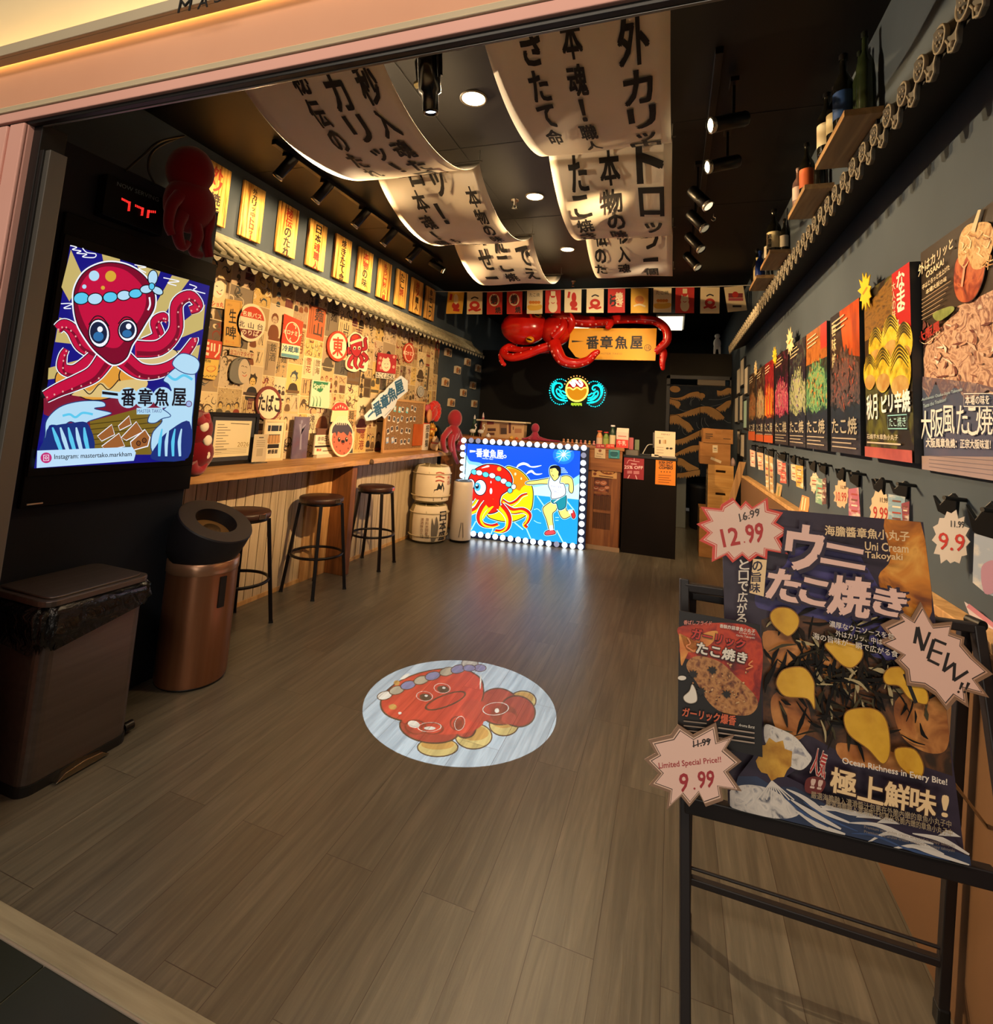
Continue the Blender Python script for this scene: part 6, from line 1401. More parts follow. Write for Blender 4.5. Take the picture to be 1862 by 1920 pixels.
solo('cardboard_box', MB().box((x0-.06, XY-.02, 0), (x1, XY+.42, zb-.002), M_CARD), 'large plain cardboard box under the wooden crates', 'box', b=.004)
z1_, z2_ = bq4(540, 325).z, bq4(540, 155).z
A = Art(Plane((0, XY, 0), (1, 0, 0), (0, 0, 1)), None, Plane((0, XY, 0), (1, 0, 0), (0, 0, 1)).px).src(*SX4)
A.mb.box((bq4(345, 0).x, XY, zt), (bq4(708, 0).x, XY+.36, z1_), M_CARD); A.rect(488, 350, 548, 440, mat('#dcc9a4', .6)); A.line([(500, 385), (535, 388)], 8, M_BLK, False); A.poly([(470, 490), (595, 540), (585, 570), (460, 518)], mat('#cfb994', .6)); A.rect(500, 405, 540, 412, mat('#8a7a60', .6))
solo('cardboard_box', A.mb, 'brown taped cardboard carton with white labels, on the crates', 'box')
xa, xb = bq4(378, 0).x, bq4(735, 0).x; xm0, xm1 = bq4(505, 0).x, bq4(615, 0).x
t = thing('file_box', 'brown cardboard file box with a notched front, topmost of the stack', 'box', ((xa+xb)/2, XY+.18, z1_))
part('rim', MB().box((xa, XY-.012, z1_), (xb, XY+.37, z1_+.02), M_CARD), t)
dz = z2_-z1_
fb = MB().prism([(xa, z1_+.02), (xb, z1_+.02), (xb, z2_), (xm1, z2_), (xm1-.02, z2_-dz*.34), (xm0+.02, z2_-dz*.34), (xm0, z2_), (xa, z2_)], XY-.005, XY+.005, M_CARD, lambda u, v, h: V((u, h, v)))
part('front', fb, t); part('body', MB().box((xa, XY+.35, z1_+.02), (xb, XY+.36, z2_), M_CARD).box((xa, XY+.006, z1_+.02), (xa+.008, XY+.35, z2_), M_CARD).box((xb-.008, XY+.006, z1_+.02), (xb, XY+.35, z2_), M_CARD), t)
A = Art(Plane((0, XY-.005, 0), (1, 0, 0), (0, 0, 1)), None, Plane((0, XY-.005, 0), (1, 0, 0), (0, 0, 1)).px).src(*SX4)
for y in (215, 240, 262): A.line([(402, y), (490 - (30 if y > 250 else 0), y+4)], 12, mat('#4a331c', .7), False)
A.line([(615, 272), (705, 278)], 9, mat('#4a331c', .7), False); part('print', A.mb, t)
# board leaning by the crates and a plain panel beside the wainscot
p0, p1 = W(1366, 950, 'y', 6.75), W(1397, 866, 'y', 6.75)
t = solo('leaning_board', MB().prism([(p0.x-.13, p0.z-.42), (p0.x-.06, p0.z-.42), (p1.x, p1.z), (p1.x-.07, p1.z)], 6.66, 6.69, M_PINE, lambda u, v, h: V((u, h, v))), 'wooden board leaning against the right wall beside the crates', 'board', b=.003)
solo('paper_cone', MB().lathe([(0, 0), (.035, .0), (.03, .05), (.012, .09), (0, .1)], mat('#c9a9a0', .6), (bq4(735, 620).x, XY+.05, zt), 12), 'pale little figure on the crate in front of the dark frames', 'ornament')
# ================================================================== CEILING
# ---- recessed downlights
for i, (px, py) in enumerate(((888, 184), (1003, 368), (1064, 467))):
    p = W(px, py, 'z', ZC)
    t = thing('downlight', ('nearest recessed warm downlight, beside the black projector', 'middle recessed warm downlight between the two cloth banners', 'farthest recessed warm downlight, near the paper flags')[i], 'ceiling light', (p.x, p.y, ZC-.01), 0, 'recessed downlights')
    part('trim_ring', MB().lathe([(.078, 0), (.078, -.006), (.070, -.010), (.066, -.004), (.066, 0)], mat('#5a4c3a', .5), (p.x, p.y, ZC), 28), t)
    part('lens', MB().lathe([(.066, -.004), (.03, -.005), (0, -.005)], mat('#ffe2a8', .4, 0, 14), (p.x, p.y, ZC), 24), t)
    lamp('downlight_beam', 'SPOT', (p.x, p.y, ZC-.02), (p.x, p.y, 0), CAN_W, AMB, .045, spot=165, blend=.5)
# ---- track lights
M_TR = mat('#0d0c0c', .35, .4)
def head(t, piv, tgt, on, L_=.19):
    piv = V(piv); d = (V(tgt)-piv).normalized(); T = MX.Translation(piv) @ d.to_track_quat('Z', 'Y').to_matrix().to_4x4()
    part('can', MB().lathe([(0, -.07), (.034, -.07), (.038, -.06), (.038, L_-.07), (.034, L_-.066), (.03, L_-.085), (0, L_-.085)], M_TR, None, 20, T), t)
    part('bracket', MB().bar((piv.x, piv.y, ZC-.036), (piv.x, piv.y, piv.z), .014, M_TR).box((piv.x-.02, piv.y-.045, ZC-.06), (piv.x+.02, piv.y+.045, ZC-.035), M_TR), t)
    part('ring', MB().lathe([(.0385, L_-.085), (.0405, L_-.08), (.0405, L_-.066), (.035, L_-.062)], mat('#b9b2a4', .25, .8), None, 20, T), t)
    part('lens', MB().lathe([(.033, L_-.071), (0, L_-.068)], mat('#ffe6b4' if on else '#d9d4cc', .3, 0, on), None, 18, T), t)
    return piv + d*(L_-.05)
a, b = W(510, 267, 'z', ZC-.02), W(830, 492, 'z', ZC-.02)
xt = (a.x+b.x)/2
solo('track_rail', MB().box((xt-.018, a.y, ZC-.035), (xt+.018, b.y, ZC), M_TR), 'black ceiling rail on the left carrying six track lights', 'track rail', b=.002)
ords = ['nearest', 'second nearest', 'third nearest', 'third farthest', 'second farthest', 'farthest']
for i, (px, py) in enumerate(((556, 296), (622, 345), (693, 395), (740, 432), (786, 465), (822, 490))):
    y = W(px, py, 'z', ZC-.06).y; piv = (xt, y, ZC-.10)
    t = thing('track_light', 'black track light on the left ceiling rail, %s of its six' % ords[i], 'track light', piv, 0, 'track lights on the left rail')
    tg = (XL, y-.15, 2.95) if i < 5 else (xt+.5, y+.2, 2.9)
    e = head(t, piv, (xt-.35, y-.06, 2.75) if i < 5 else tg, 3.0 if i in (0, 5) else 1.2)
    lamp('track_or_fill_beam', 'SPOT', e+V((0, 0, -.01)), (XL, y+.05, 2.75), LEFT_W, WARM, .03, spot=100, blend=.7)
    if i < 5: lamp('track_or_fill_beam', 'SPOT', e+V((.0, 0, -.06)), (XR, (1.75, 2.6, 3.6, 4.7, 6.0)[i], 2.0), CROSS_W, AMB if i == 0 else WARM, .012, spot=(84 if i == 0 else 60), blend=.6)  # second beam added at the head as fill for the right wall
xr_ = .16; RZ = ZC-.22
solo('track_rail', MB().box((xr_-.018, 2.45, ZC-.035), (xr_+.018, 5.4, ZC), M_TR), 'black ceiling rail on the right, lost against the dark ceiling', 'track rail', b=.002)
for i, (px, py) in enumerate(((1333, 235), (1327, 313), (1313, 372), (1308, 415), (1303, 455), (1298, 490))):
    p = W(px, py, 'z', RZ-.06); y = p.y; dd = (V((-.9, -.35, -.28)) if i < 2 else V((.25, -.14, -.35))).normalized(); piv = V((p.x, y, RZ-.06)) - dd*(.12 if i < 2 else .03)
    t = thing('track_light', ('glowing track light on the right, brightest and nearest of its rail', 'glowing track light on the right, second of its rail', 'dark track light on the right with a pale lens, third of its rail', 'dark track light on the right, fourth of its rail', 'dark track light on the right, fifth of its rail', 'dark track light on the right, farthest of its rail')[i], 'track light', piv, 0, 'track lights on the right rail')
    tg = (XL, y+.25, 2.1)
    e = head(t, piv, piv+dd, 16 if i < 2 else (1.5 if i == 2 else .3))
    if i < 2: lamp('track_or_fill_beam', 'SPOT', e+V((-.02, 0, -.03)), (XL, y+.75+1.2*i, 1.7), RIGHT_W, WARM, .012, spot=50, blend=.6)
    elif i == 2: lamp('track_or_fill_beam', 'SPOT', e+V((0, 0, -.05)), (XL, 6.2, 1.6), RIGHT_W*.5, WARM, .02, spot=50, blend=.6)
    elif i == 3: lamp('track_or_fill_beam', 'SPOT', e+V((0, 0, -.05)), (.5, 7.4, .9), SIGN_W*.7, WARM, .03, spot=60, blend=.6)  # this and the next two are added beams, brightening doorway, sign and counter
    elif i == 4: lamp('track_or_fill_beam', 'SPOT', e+V((0, 0, -.06)), (-1.3, 6.8, 2.4), SIGN_W, AMB, .03, spot=44, blend=.5)
    else: lamp('track_or_fill_beam', 'SPOT', e+V((0, 0, -.05)), (-.9, 6.6, .7), SIGN_W*.6, WARM, .03, spot=60, blend=.6)
# ---- image projector and the picture it throws on the floor
pc = V((-1.03, 2.70, 0)); L0 = W(808, 213, 'z', 2.96); top_ = W(803, 112, 'z', ZC-.06)
t = thing('image_projector', 'black cylindrical image projector hanging from the ceiling', 'projector', (L0.x, L0.y, 2.96))
d = (pc-L0).normalized(); T = MX.Translation(L0) @ d.to_track_quat('Z', 'Y').to_matrix().to_4x4()
part('body', MB().lathe([(0, -.30), (.05, -.30), (.055, -.29), (.055, -.10), (.04, -.09), (.04, -.01), (.036, 0), (.03, 0), (.028, -.02), (0, -.02)], mat('#0a0a0a', .18), None, 24, T), t)
part('lens', MB().lathe([(.027, -.012), (0, -.006)], mat('#cfe4ff', .2, 0, 9), None, 18, T), t)
part('yoke', MB().tube([T @ V((.07, 0, -.16)), T @ V((.075, 0, -.27)), (L0.x-.02, L0.y-.06, ZC-.02)], .010, mat('#1a1a18', .2, .5), 8).tube([T @ V((-.07, 0, -.16)), T @ V((-.075, 0, -.27)), (L0.x-.05, L0.y-.06, ZC-.02)], .010, mat('#1a1a18', .2, .5), 8), t)
part('mount', MB().box((L0.x-.09, L0.y-.12, ZC-.03), (L0.x+.04, L0.y, ZC), M_TR), t, b=.003)
part('knob', MB().cyl(T @ V((.056, 0, -.16)), T @ V((.085, 0, -.16)), .018, mat('#c9b98a', .25, .8)), t)
go = lamp('projector_beam', 'SPOT', L0+d*.01, pc, PROJ_W, (1, 1, 1), .0012, spot=24, blend=0)
def gobo(o):
    """the slide in the projector: a drawing of an octopus made of tinted glass, thrown by the lamp"""
    ld = o.data; ld.use_nodes = True; nt = ld.node_tree; L = nt.links.new; em_ = nt.nodes['Emission']
    iv = o.matrix_world.inverted() if False else (MX.Translation(o.location) @ o.rotation_euler.to_matrix().to_4x4()).inverted()
    tc = nt.nodes.new('ShaderNodeTexCoord'); sx = nt.nodes.new('ShaderNodeSeparateXYZ'); L(tc.outputs['Normal'], sx.inputs[0])
    def mth(op, a, b=None):
        n = nt.nodes.new('ShaderNodeMath'); n.operation = op
        for i, x in enumerate((a, b)):
            if x is None: continue
            if isinstance(x, float): n.inputs[i].default_value = x
            else: L(x, n.inputs[i])
        return n.outputs[0]
    az = mth('ABSOLUTE', sx.outputs[2])
    cv = nt.nodes.new('ShaderNodeCombineXYZ'); L(mth('DIVIDE', sx.outputs[0], az), cv.inputs[0]); L(mth('DIVIDE', sx.outputs[1], az), cv.inputs[1])
    P = cv.outputs[0]
    def loc(x, y):     # floor point -> slide coordinates
        q = iv @ V((x, y, 0)); return q.x/abs(q.z), q.y/abs(q.z)
    col = None; base = (.46, .66, .98, 1)
    def px2(x, y): p = W(640+x/4.232, 1200+y/4.232, 'z', 0); return loc(p.x, p.y)
    def E(x, y, rx, ry, c, ang=0, inner=None):
        """ellipse given in the photo's floor picture: centre, half widths along and across, turned by ang"""
        nonlocal col
        c0 = px2(x, y); ax1 = px2(x+rx*cos(ang), y+rx*sin(ang)); ax2 = px2(x-ry*sin(ang), y+ry*cos(ang))
        e1 = (ax1[0]-c0[0], ax1[1]-c0[1]); e2 = (ax2[0]-c0[0], ax2[1]-c0[1]); det = e1[0]*e2[1]-e1[1]*e2[0]
        sb = nt.nodes.new('ShaderNodeVectorMath'); sb.operation = 'SUBTRACT'; L(P, sb.inputs[0]); sb.inputs[1].default_value = (c0[0], c0[1], 0)
        dot = []
        for r in ((e2[1]/det, -e2[0]/det, 0), (-e1[1]/det, e1[0]/det, 0)):
            n = nt.nodes.new('ShaderNodeVectorMath'); n.operation = 'DOT_PRODUCT'; L(sb.outputs[0], n.inputs[0]); n.inputs[1].default_value = r; dot.append(n.outputs['Value'])
        q = mth('ADD', mth('MULTIPLY', dot[0], dot[0]), mth('MULTIPLY', dot[1], dot[1]))
        f = mth('LESS_THAN', q, 1.0)
        if inner: f = mth('MULTIPLY', f, mth('GREATER_THAN', q, float(inner*inner)))
        m = nt.nodes.new('ShaderNodeMix'); m.data_type = 'RGBA'; L(f, m.inputs['Factor'])
        if col is None: m.inputs['A'].default_value = base
        else: L(col, m.inputs['A'])
        m.inputs['B'].default_value = c if len(c) == 4 else (*c, 1); col = m.outputs['Result']
    RD, DR, BL, GD, WT, LV, YL = (.62, .045, .03), (.22, .02, .012), (.05, .03, .02), (.55, .34, .10), (.85, .9, 1), (.22, .26, .62), (.62, .55, .25)
    # dumplings
    for x, y, rx, ry in ((765, 850, 155, 70), (1050, 760, 140, 100), (1290, 670, 110, 85), (1440, 480, 100, 75)):
        E(x, y, rx+10, ry+10, BL); E(x, y, rx, ry, YL); E(x, y-22, rx*.85, ry*.6, GD)
    # tentacles
    for x, y, rx, ry, an in ((1250, 520, 160, 145, .2), (1400, 560, 135, 120, .3), (700, 690, 235, 120, .12), (980, 700, 80, 70, .2)):
        E(x, y, rx+12, ry+12, BL, an); E(x, y, rx, ry, (.38, .035, .03), an)
    E(1290, 590, 105, 80, DR); E(1330, 620, 60, 50, (.42, .05, .04))
    # head
    E(730, 420, 405, 215, BL, -.22); E(960, 400, 180, 190, BL, .5)
    E(730, 420, 393, 203, RD, -.22); E(960, 400, 168, 178, RD, .5); E(800, 620, 330, 130, RD, .05); E(1070, 560, 120, 90, (.5, .04, .03), .3)
    for x, y, rx, ry, an in ((590, 690, 90, 62, .1), (720, 700, 95, 50, .05), (920, 660, 60, 60, .2)):
        E(x, y, rx, ry, DR, an, .80)
    E(575, 668, 48, 28, WT, .2); E(702, 700, 46, 14, WT); E(925, 668, 40, 46, DR)
    for x, y, rx, ry, an in ((1225, 545, 105, 52, -.1), (700, 690, 95, 38, -.05), (940, 660, 40, 60, .3)): E(x, y, rx, ry, WT, an, .93)
    E(1235, 560, 18, 18, WT); E(505, 290, 42, 13, WT, -.5); E(440, 340, 24, 20, GD); E(408, 530, 32, 22, GD); E(465, 580, 14, 10, WT)
    E(1105, 330, 6, 60, WT, .05)
    # face
    for x, y in ((660, 445), (800, 382)):
        E(x, y, 66, 40, WT, .1, .93); E(x+8, y+8, 48, 28, BL, .1); E(x+14, y-2, 13, 9, WT)
    E(830, 480, 170, 52, BL, -.36); E(830, 480, 155, 41, RD, -.36)
    # twisted headband
    for i, (x, y) in enumerate(((345, 440), (440, 398), (530, 358), (635, 318), (725, 285), (840, 250), (930, 230))):
        E(x, y, 64, 36, BL, -.25); E(x, y, 57, 30, (WT if i == 0 else LV) if i % 2 == 0 else (.45, .45, .42), -.25)
    for x, y, rx, ry in ((1020, 185, 62, 40), (1100, 222, 46, 26), (1015, 222, 46, 24)): E(x, y, rx+6, ry+5, BL); E(x, y, rx, ry, (.5, .55, .62) if rx > 50 else LV)
    # outside of the round stop the lamp is dark
    c0 = px2(890, 560); E(890, 562, 807, 452, (0, 0, 0), .02) if False else None
    R2 = 0
    # the round stop
    ctr = loc(pc.x, pc.y); edge = []
    sb = nt.nodes.new('ShaderNodeVectorMath'); sb.operation = 'SUBTRACT'; L(P, sb.inputs[0]); sb.inputs[1].default_value = (ctr[0], ctr[1], 0)
    ex, ey = loc(pc.x+.505, pc.y), loc(pc.x, pc.y+.505); e1 = (ex[0]-ctr[0], ex[1]-ctr[1]); e2 = (ey[0]-ctr[0], ey[1]-ctr[1]); det = e1[0]*e2[1]-e1[1]*e2[0]; dt = []
    for r in ((e2[1]/det, -e2[0]/det, 0), (-e1[1]/det, e1[0]/det, 0)):
        n = nt.nodes.new('ShaderNodeVectorMath'); n.operation = 'DOT_PRODUCT'; L(sb.outputs[0], n.inputs[0]); n.inputs[1].default_value = r; dt.append(n.outputs['Value'])
    q = mth('ADD', mth('MULTIPLY', dt[0], dt[0]), mth('MULTIPLY', dt[1], dt[1]))
    L(col, em_.inputs['Color']); L(mth('LESS_THAN', q, 1.0), em_.inputs['Strength'])
gobo(go)
# ---- cloth banners hung in swags
M_CLOTH = nmat(['#e2d8c6', '#e8dfcf', '#ece4d6'], 3, .85, bump=.02); M_INK = mat('#12100f', .8)
def banner(name, label, x0, x1, joints, sags, cols):
    t = thing('cloth_banner', label, 'banner', ((x0+x1)/2, joints[0], ZC-.1), 0, 'cloth banners with brush writing')
    zj = ZC-.085
    def prof(y):
        for i in range(len(joints)-1):
            if y <= joints[i+1] or i == len(joints)-2:
                f = (y-joints[i])/(joints[i+1]-joints[i]); f = max(0, min(1, f)); s_ = 4*f*(1-f)
                return zj-.02*0 - sags[i]*(s_*.55+.45*s_**.6 if s_ > 0 else 0), f
    def mp(u, v, h):
        y = -v; z, f = prof(y); w_ = .010*sin(u*9+y*3)*(4*f*(1-f))
        return V((x0+u, y, z + w_ - .006*(1 if h > 0 else 0) - h))
    Wd = x1-x0
    for i in range(len(joints)-1):
        ya, yb = joints[i]+.002, joints[i+1]-.002
        m = MB().grid(lambda a, b: mp(Wd*a, -(ya+(yb-ya)*b), 0), 14, 40, M_CLOTH)
        o = part('cloth', m, t); md = o.modifiers.new('s', 'SOLIDIFY'); md.thickness = .003
    rd = MB()
    for y in joints: part('rod', MB().cyl((x0-.02, y, zj+.004), (x1+.02, y, zj+.004), .006, mat('#3a342c', .5), n=8), t)
    for y in joints:
        for x in (x0, x1): part('hook', MB().cyl((x, y, zj), (x, y, ZC-.002), .003, mat('#9a958c', .3, .8), n=6), t)
    for s_, a, b, wx in cols:
        A = Art(mp, None, h0=.004, step=.0001)
        pa, pb = W(*a, 'z', 3.0), W(*b, 'z', 3.0)
        n = len(s_); sz = (pb.y-pa.y)/(n*1.1); ua, ub = pa.x-x0, pb.x-x0
        for i, ch in enumerate(s_):
            uc = ua+(ub-ua)*(i+.5)/n
            A.column(ch, min(max(uc, sz*.4), Wd-sz*.4), -(pa.y+sz*1.1*i), sz*.94, M_INK, .032, sub=.05, wx=wx*.62)
        part('brush_lettering', A.mb, t)
banner('cloth_banner', 'left cloth banner with black brush writing, sagging in swags below the ceiling', -2.09, -1.29, [1.70, 3.10, 4.50, 5.82], [.27, .23, .24],
       [('秘伝のたれ', (532, 150), (718, 325), .85), ('カリッ！', (612, 160), (765, 318), .9), ('秒入魂た', (672, 145), (800, 318), .85), ('日本魂！職', (762, 358), (838, 466), .8), ('ロッ！', (805, 322), (835, 425), .8), ('本物の味', (878, 378), (940, 452), .8), ('もう', (848, 446), (872, 470), .8), ('幸せ一', (890, 472), (930, 524), .8), ('たこ焼', (925, 478), (968, 524), .8), ('でえ', (975, 488), (1005, 520), .8)])
banner('cloth_banner', 'right cloth banner with black brush writing, hanging in front of the right track lights', -.80, -.05, [1.70, 3.06, 4.52, 5.75], [.24, .25, .2],
       [('きたて命', (985, 85), (1048, 270), .8), ('本魂！職人', (1063, 72), (1118, 288), .85), ('外カリッ', (1182, 60), (1215, 280), 1.0), ('たこ焼き', (1080, 342), (1108, 450), .8), ('本物の味', (1138, 333), (1165, 447), .85), ('中トロッ', (1208, 268), (1228, 430), .9), ('秘伝のた', (1122, 455), (1128, 515), .8), ('一秒入魂', (1164, 450), (1172, 513), .85), ('もう一個', (1216, 445), (1222, 522), .8)])
# ---- sprinkler heads and a hook
for (px, py), lb in (((965, 384), 'chrome sprinkler head on the ceiling beside the middle downlight'), ((1075, 533), 'small sprinkler head above the paper flags')):
    p = W(px, py, 'z', ZC-.04)
    t = thing('sprinkler', lb, 'sprinkler', (p.x, p.y, ZC-.08)); ms = mat('#b9b4aa', .2, 1)
    part('flange', MB().lathe([(.035, 0), (.03, -.012), (.012, -.016), (.012, -.045), (0, -.045)], ms, (p.x, p.y, ZC), 18), t)
    part('deflector', MB().lathe([(0, -.07), (.024, -.07), (.024, -.074), (0, -.074)], ms, (p.x, p.y, ZC), 14).tube([(p.x-.012, p.y, ZC-.045), (p.x-.016, p.y, ZC-.06), (p.x, p.y, ZC-.07), (p.x+.016, p.y, ZC-.06), (p.x+.012, p.y, ZC-.045)], .003, ms, 6), t)
p = W(1338, 407, 'z', ZC-.03)
solo('ceiling_hook', MB().tube([(p.x, p.y, ZC)]+[(p.x+.016*sin(a*pi/6), p.y, ZC-.03-.016+.016*cos(a*pi/6)) for a in range(0, 10)], .0035, mat('#cfcac0', .25, .8), 8), 'small pale hook screwed in the ceiling right of the track lights', 'hook')
# ================================================================== RIGHT SIDE
# ---- tiled eave
EX0, EX1, EZ0, EZ1, EY0, EY1 = .615, XR-.004, 2.50, 2.62, 1.20, 6.85
M_RT = nmat(['#3a362e', '#4a463c'], 20, .6, bump=.1); M_RTD = mat('#12100d', .8); M_DISC = nmat(['#6f6654', '#877d68'], 60, .6)
t = thing('tile_eaves', 'long dark tiled eave with round patterned end discs along the right wall', 'roof eave', (.71, 4.0, 2.4))
part('deck', MB().prism([(EX0+.006, EZ0-.024), (EX0+.006, EZ0-.012), (EX1, EZ1-.02), (EX1, EZ1-.06)], EY0, EY1, M_RTD, lambda u, v, h: V((u, h, v))), t)
part('ridge', MB().box((EX1-.05, EY0, EZ1-.01), (EX1, EY1, EZ1+.02), M_RT), t, b=.004)
sp_ = .113; n = int((EY1-EY0-.05)/sp_)
c0 = MB().tube([(EX0-.004, 0, EZ0+.012), (EX1-.02, 0, EZ1+.006)], .026, M_RT, 10)
dT = MX.Translation((EX0-.004, 0, EZ0+.012)) @ MX.Rotation(-pi/2, 4, 'Y')
c0.lathe([(.033, -.004), (.035, .006), (.031, .008), (.029, .004)], M_DISC, None, 18, dT); c0.lathe([(.029, .004), (0, .004)], M_RTD, None, 18, dT)
for k in range(6): c0.ell((EX0-.0090, .014*cos(k*pi/3), EZ0+.012+.014*sin(k*pi/3)), .0045, M_DISC, None, 8, 5)
p0 = MB().prism([((i/8-.5)*(sp_-.05), -.016*sin(pi*i/8)) for i in range(9)] + [(.022, -.04), (.018, -.056), (0, -.064), (-.018, -.056), (-.022, -.04)], EX0-.005, EX0+.004, M_RT, lambda u, v, h: V((h, u, EZ0+v)))
p0.tube([(EX0-.006, a, EZ0+b) for a, b in ((-.034, -.008), (-.02, -.028), (-.02, -.05), (0, -.062), (.02, -.05), (.02, -.028), (.034, -.008))], .0035, M_DISC, 6); p0.ell((EX0-.007, 0, EZ0-.043), .008, M_DISC, None, 8, 5)
y0_ = 1.219*.615/.55*1.0
first = {}
for i in range(-1, n):
    for nm, m_, dy in (('cover_tile', c0, 0), ('pan_tile', p0, .5)):
        y = 1.368+sp_*(i+dy)
        if y < EY0+.03 or y > EY1-.03: continue
        if nm not in first:
            first[nm] = part(nm, m_, t, local=True); first[nm].location = V((0, y, 0))-t.location
        else:
            o2 = first[nm].copy(); C.objects.link(o2); o2.parent = t; o2.location = V((0, y, 0))-t.location

# ---- four shelves of bottles above it
M_SH = nmat(['#8d6f4c', '#a9875c', '#c2a070'], 2.4, .5, stretch=(9, .8, 9), dist=.8)
SHZ = 2.90
shelf_at = [(2.43, 2.92, 'nearest'), (3.15, 3.60, 'second'), (4.27, 4.73, 'third'), (4.96, 5.42, 'farthest')]
for i, (a, b, nm) in enumerate(shelf_at):
    t = thing('wall_shelf', ('wooden wall shelf holding five dark bottles, nearest of four', 'wooden wall shelf with the orange-labelled bottle', 'wooden wall shelf with the cream-labelled sake bottle', 'wooden wall shelf with the blue bottle, farthest of four')[i], 'shelf', (.73, (a+b)/2, SHZ-.03), 0, 'wooden wall shelves on the right')
    part('board', MB().box((.655, a, SHZ-.03), (XR, b, SHZ), M_SH), t, b=.002)
    part('bracket', MB().box((XR-.012, a+.05, SHZ-.06), (XR, b-.05, SHZ-.03), M_BLKM), t)
DG, DB, GR = mat('#14130e', .12), mat('#121a30', .12), mat('#27301c', .14)
BT = [(0, .69, 2.83, .045, .33, DG, '#14110f', '#e8dcb8', 'dark bottle at the far end of the nearest shelf'), (0, .695, 2.70, .04, .28, DG, '#181412', '#dccfa4', 'small dark bottle, second from the far end of the nearest shelf'),
      (0, .70, 2.60, .043, .37, DG, '#16120f', None, 'stout dark bottle with blue label on the nearest shelf'), (0, .752, 2.55, .03, .34, GR, '#1c2216', None, 'slim green bottle between the stout and the tall bottle'), (0, .745, 2.465, .034, .37, GR, '#1a1f16', None, 'tall slim green bottle nearest the wall on the nearest shelf'),
      (1, .685, 3.45, .032, .24, mat('#8a6a60', .3), '#c8a8a0', '#d8c0b0', 'pink-capped bottle at the front of the second shelf'), (1, .70, 3.30, .04, .32, DG, '#100e0d', '#c8602c', 'dark bottle with an orange label on the second shelf'), (1, .745, 3.22, .03, .22, DG, '#b89c80', None, 'small dark bottle with pale cap on the second shelf'),
      (2, .705, 4.40, .052, .37, DG, '#120f0e', '#e4d6a8', 'sake bottle with a cream character label on the third shelf'), (2, .70, 4.60, .035, .28, DG, '#1c1a1a', '#d9d0b8', 'dark bottle behind the cream-labelled sake bottle'), (2, .765, 4.33, .03, .26, DG, '#181614', '#cfc8b8', 'small bottle with pale label nearest the wall on the third shelf'),
      (3, .70, 5.06, .04, .25, mat('#16307a', .12), '#1c3c8a', None, 'blue bottle on the farthest shelf'), (3, .70, 5.22, .034, .24, mat('#c9b88a', .3), '#d8c48c', '#ded0a0', 'pale cream bottle on the farthest shelf'), (3, .71, 5.33, .042, .36, DG, '#12100f', None, 'tall dark bottle at the back of the farthest shelf')]
for s_, x, y, r_, h_, m_, cc, lc, lb in BT:
    bottle('sake_bottle', lb, x, y, SHZ, r_, h_, m_, mat(cc, .4), mat(lc, .6) if lc else (mat('#2a4c86', .5) if 'blue label' in lb else None), 'bottle', 'bottles on the right wall shelves', neck=.36, cr=.42, sh=.55)
pl = Plane((.655-.0, 0, 0), (0, -1, 0), (0, 0, 1))
A = Art(lambda u, v, h: V((.705, 4.40, 0)) + V((cos(pi*1.25+u/.053)*(.0535+h), sin(pi*1.25+u/.053)*(.0535+h), v)), h0=.001)
A.column('真澄醸', 0, SHZ+.155, .034, M_BLK, .02)
o = [q for q in bpy.data.objects if q.get('label') == 'sake bottle with a cream character label on the third shelf'][0]
part('label_print', A.mb, o)

# ---- food posters along the wall
PXW = .762; pz0, pz1 = 1.437, 2.13
PQ = Plane((PXW, 0, 0), (0, -1, 0), (0, 0, 1))
def yof(px, py): return W(px, py, 'x', PXW).y
PO = [  # pixel edges at the bottom (left, right), look
 (1404, 1416.5, ['#2c2018', '#5a4028', '#8c6a48', '#c26a38'], 'dark brown food poster, farthest of the row', None),
 (1418, 1432, ['#3a1c18', '#7a6a4c', '#b9a67c', '#a8462c'], 'food poster with tan noodles and red foot, second farthest of the row', None),
 (1433.5, 1450.5, ['#3a0c0e', '#8c2418', '#c8702c', '#e0a868'], 'fiery red food poster with orange flames', None),
 (1453, 1478, ['#1c141e', '#6a1c3c', '#b83a64', '#d8b8a0'], 'food poster with a pink heap on a dark ground', None),
 (1480.5, 1511, ['#1c1a2c', '#4c5a50', '#a8ac78', '#8a70a0'], 'dark violet food poster with pale yellow noodles', None),
 (1512.5, 1552, ['#1a2224', '#2c5c4c', '#6aa068', '#b87838'], 'food poster with bright green topping and orange top', None),
 (1559, 1615, ['#17161c', '#2c2a30', '#57484a', '#9c4a3c'], 'food poster with black shredded topping, left of the yellow-green one', None),
 (1625, 1714.6, ['#20180f', '#6a6a20', '#d8c030', '#c8942c'], 'large food poster with yellow dumplings and a red upper corner', None)]
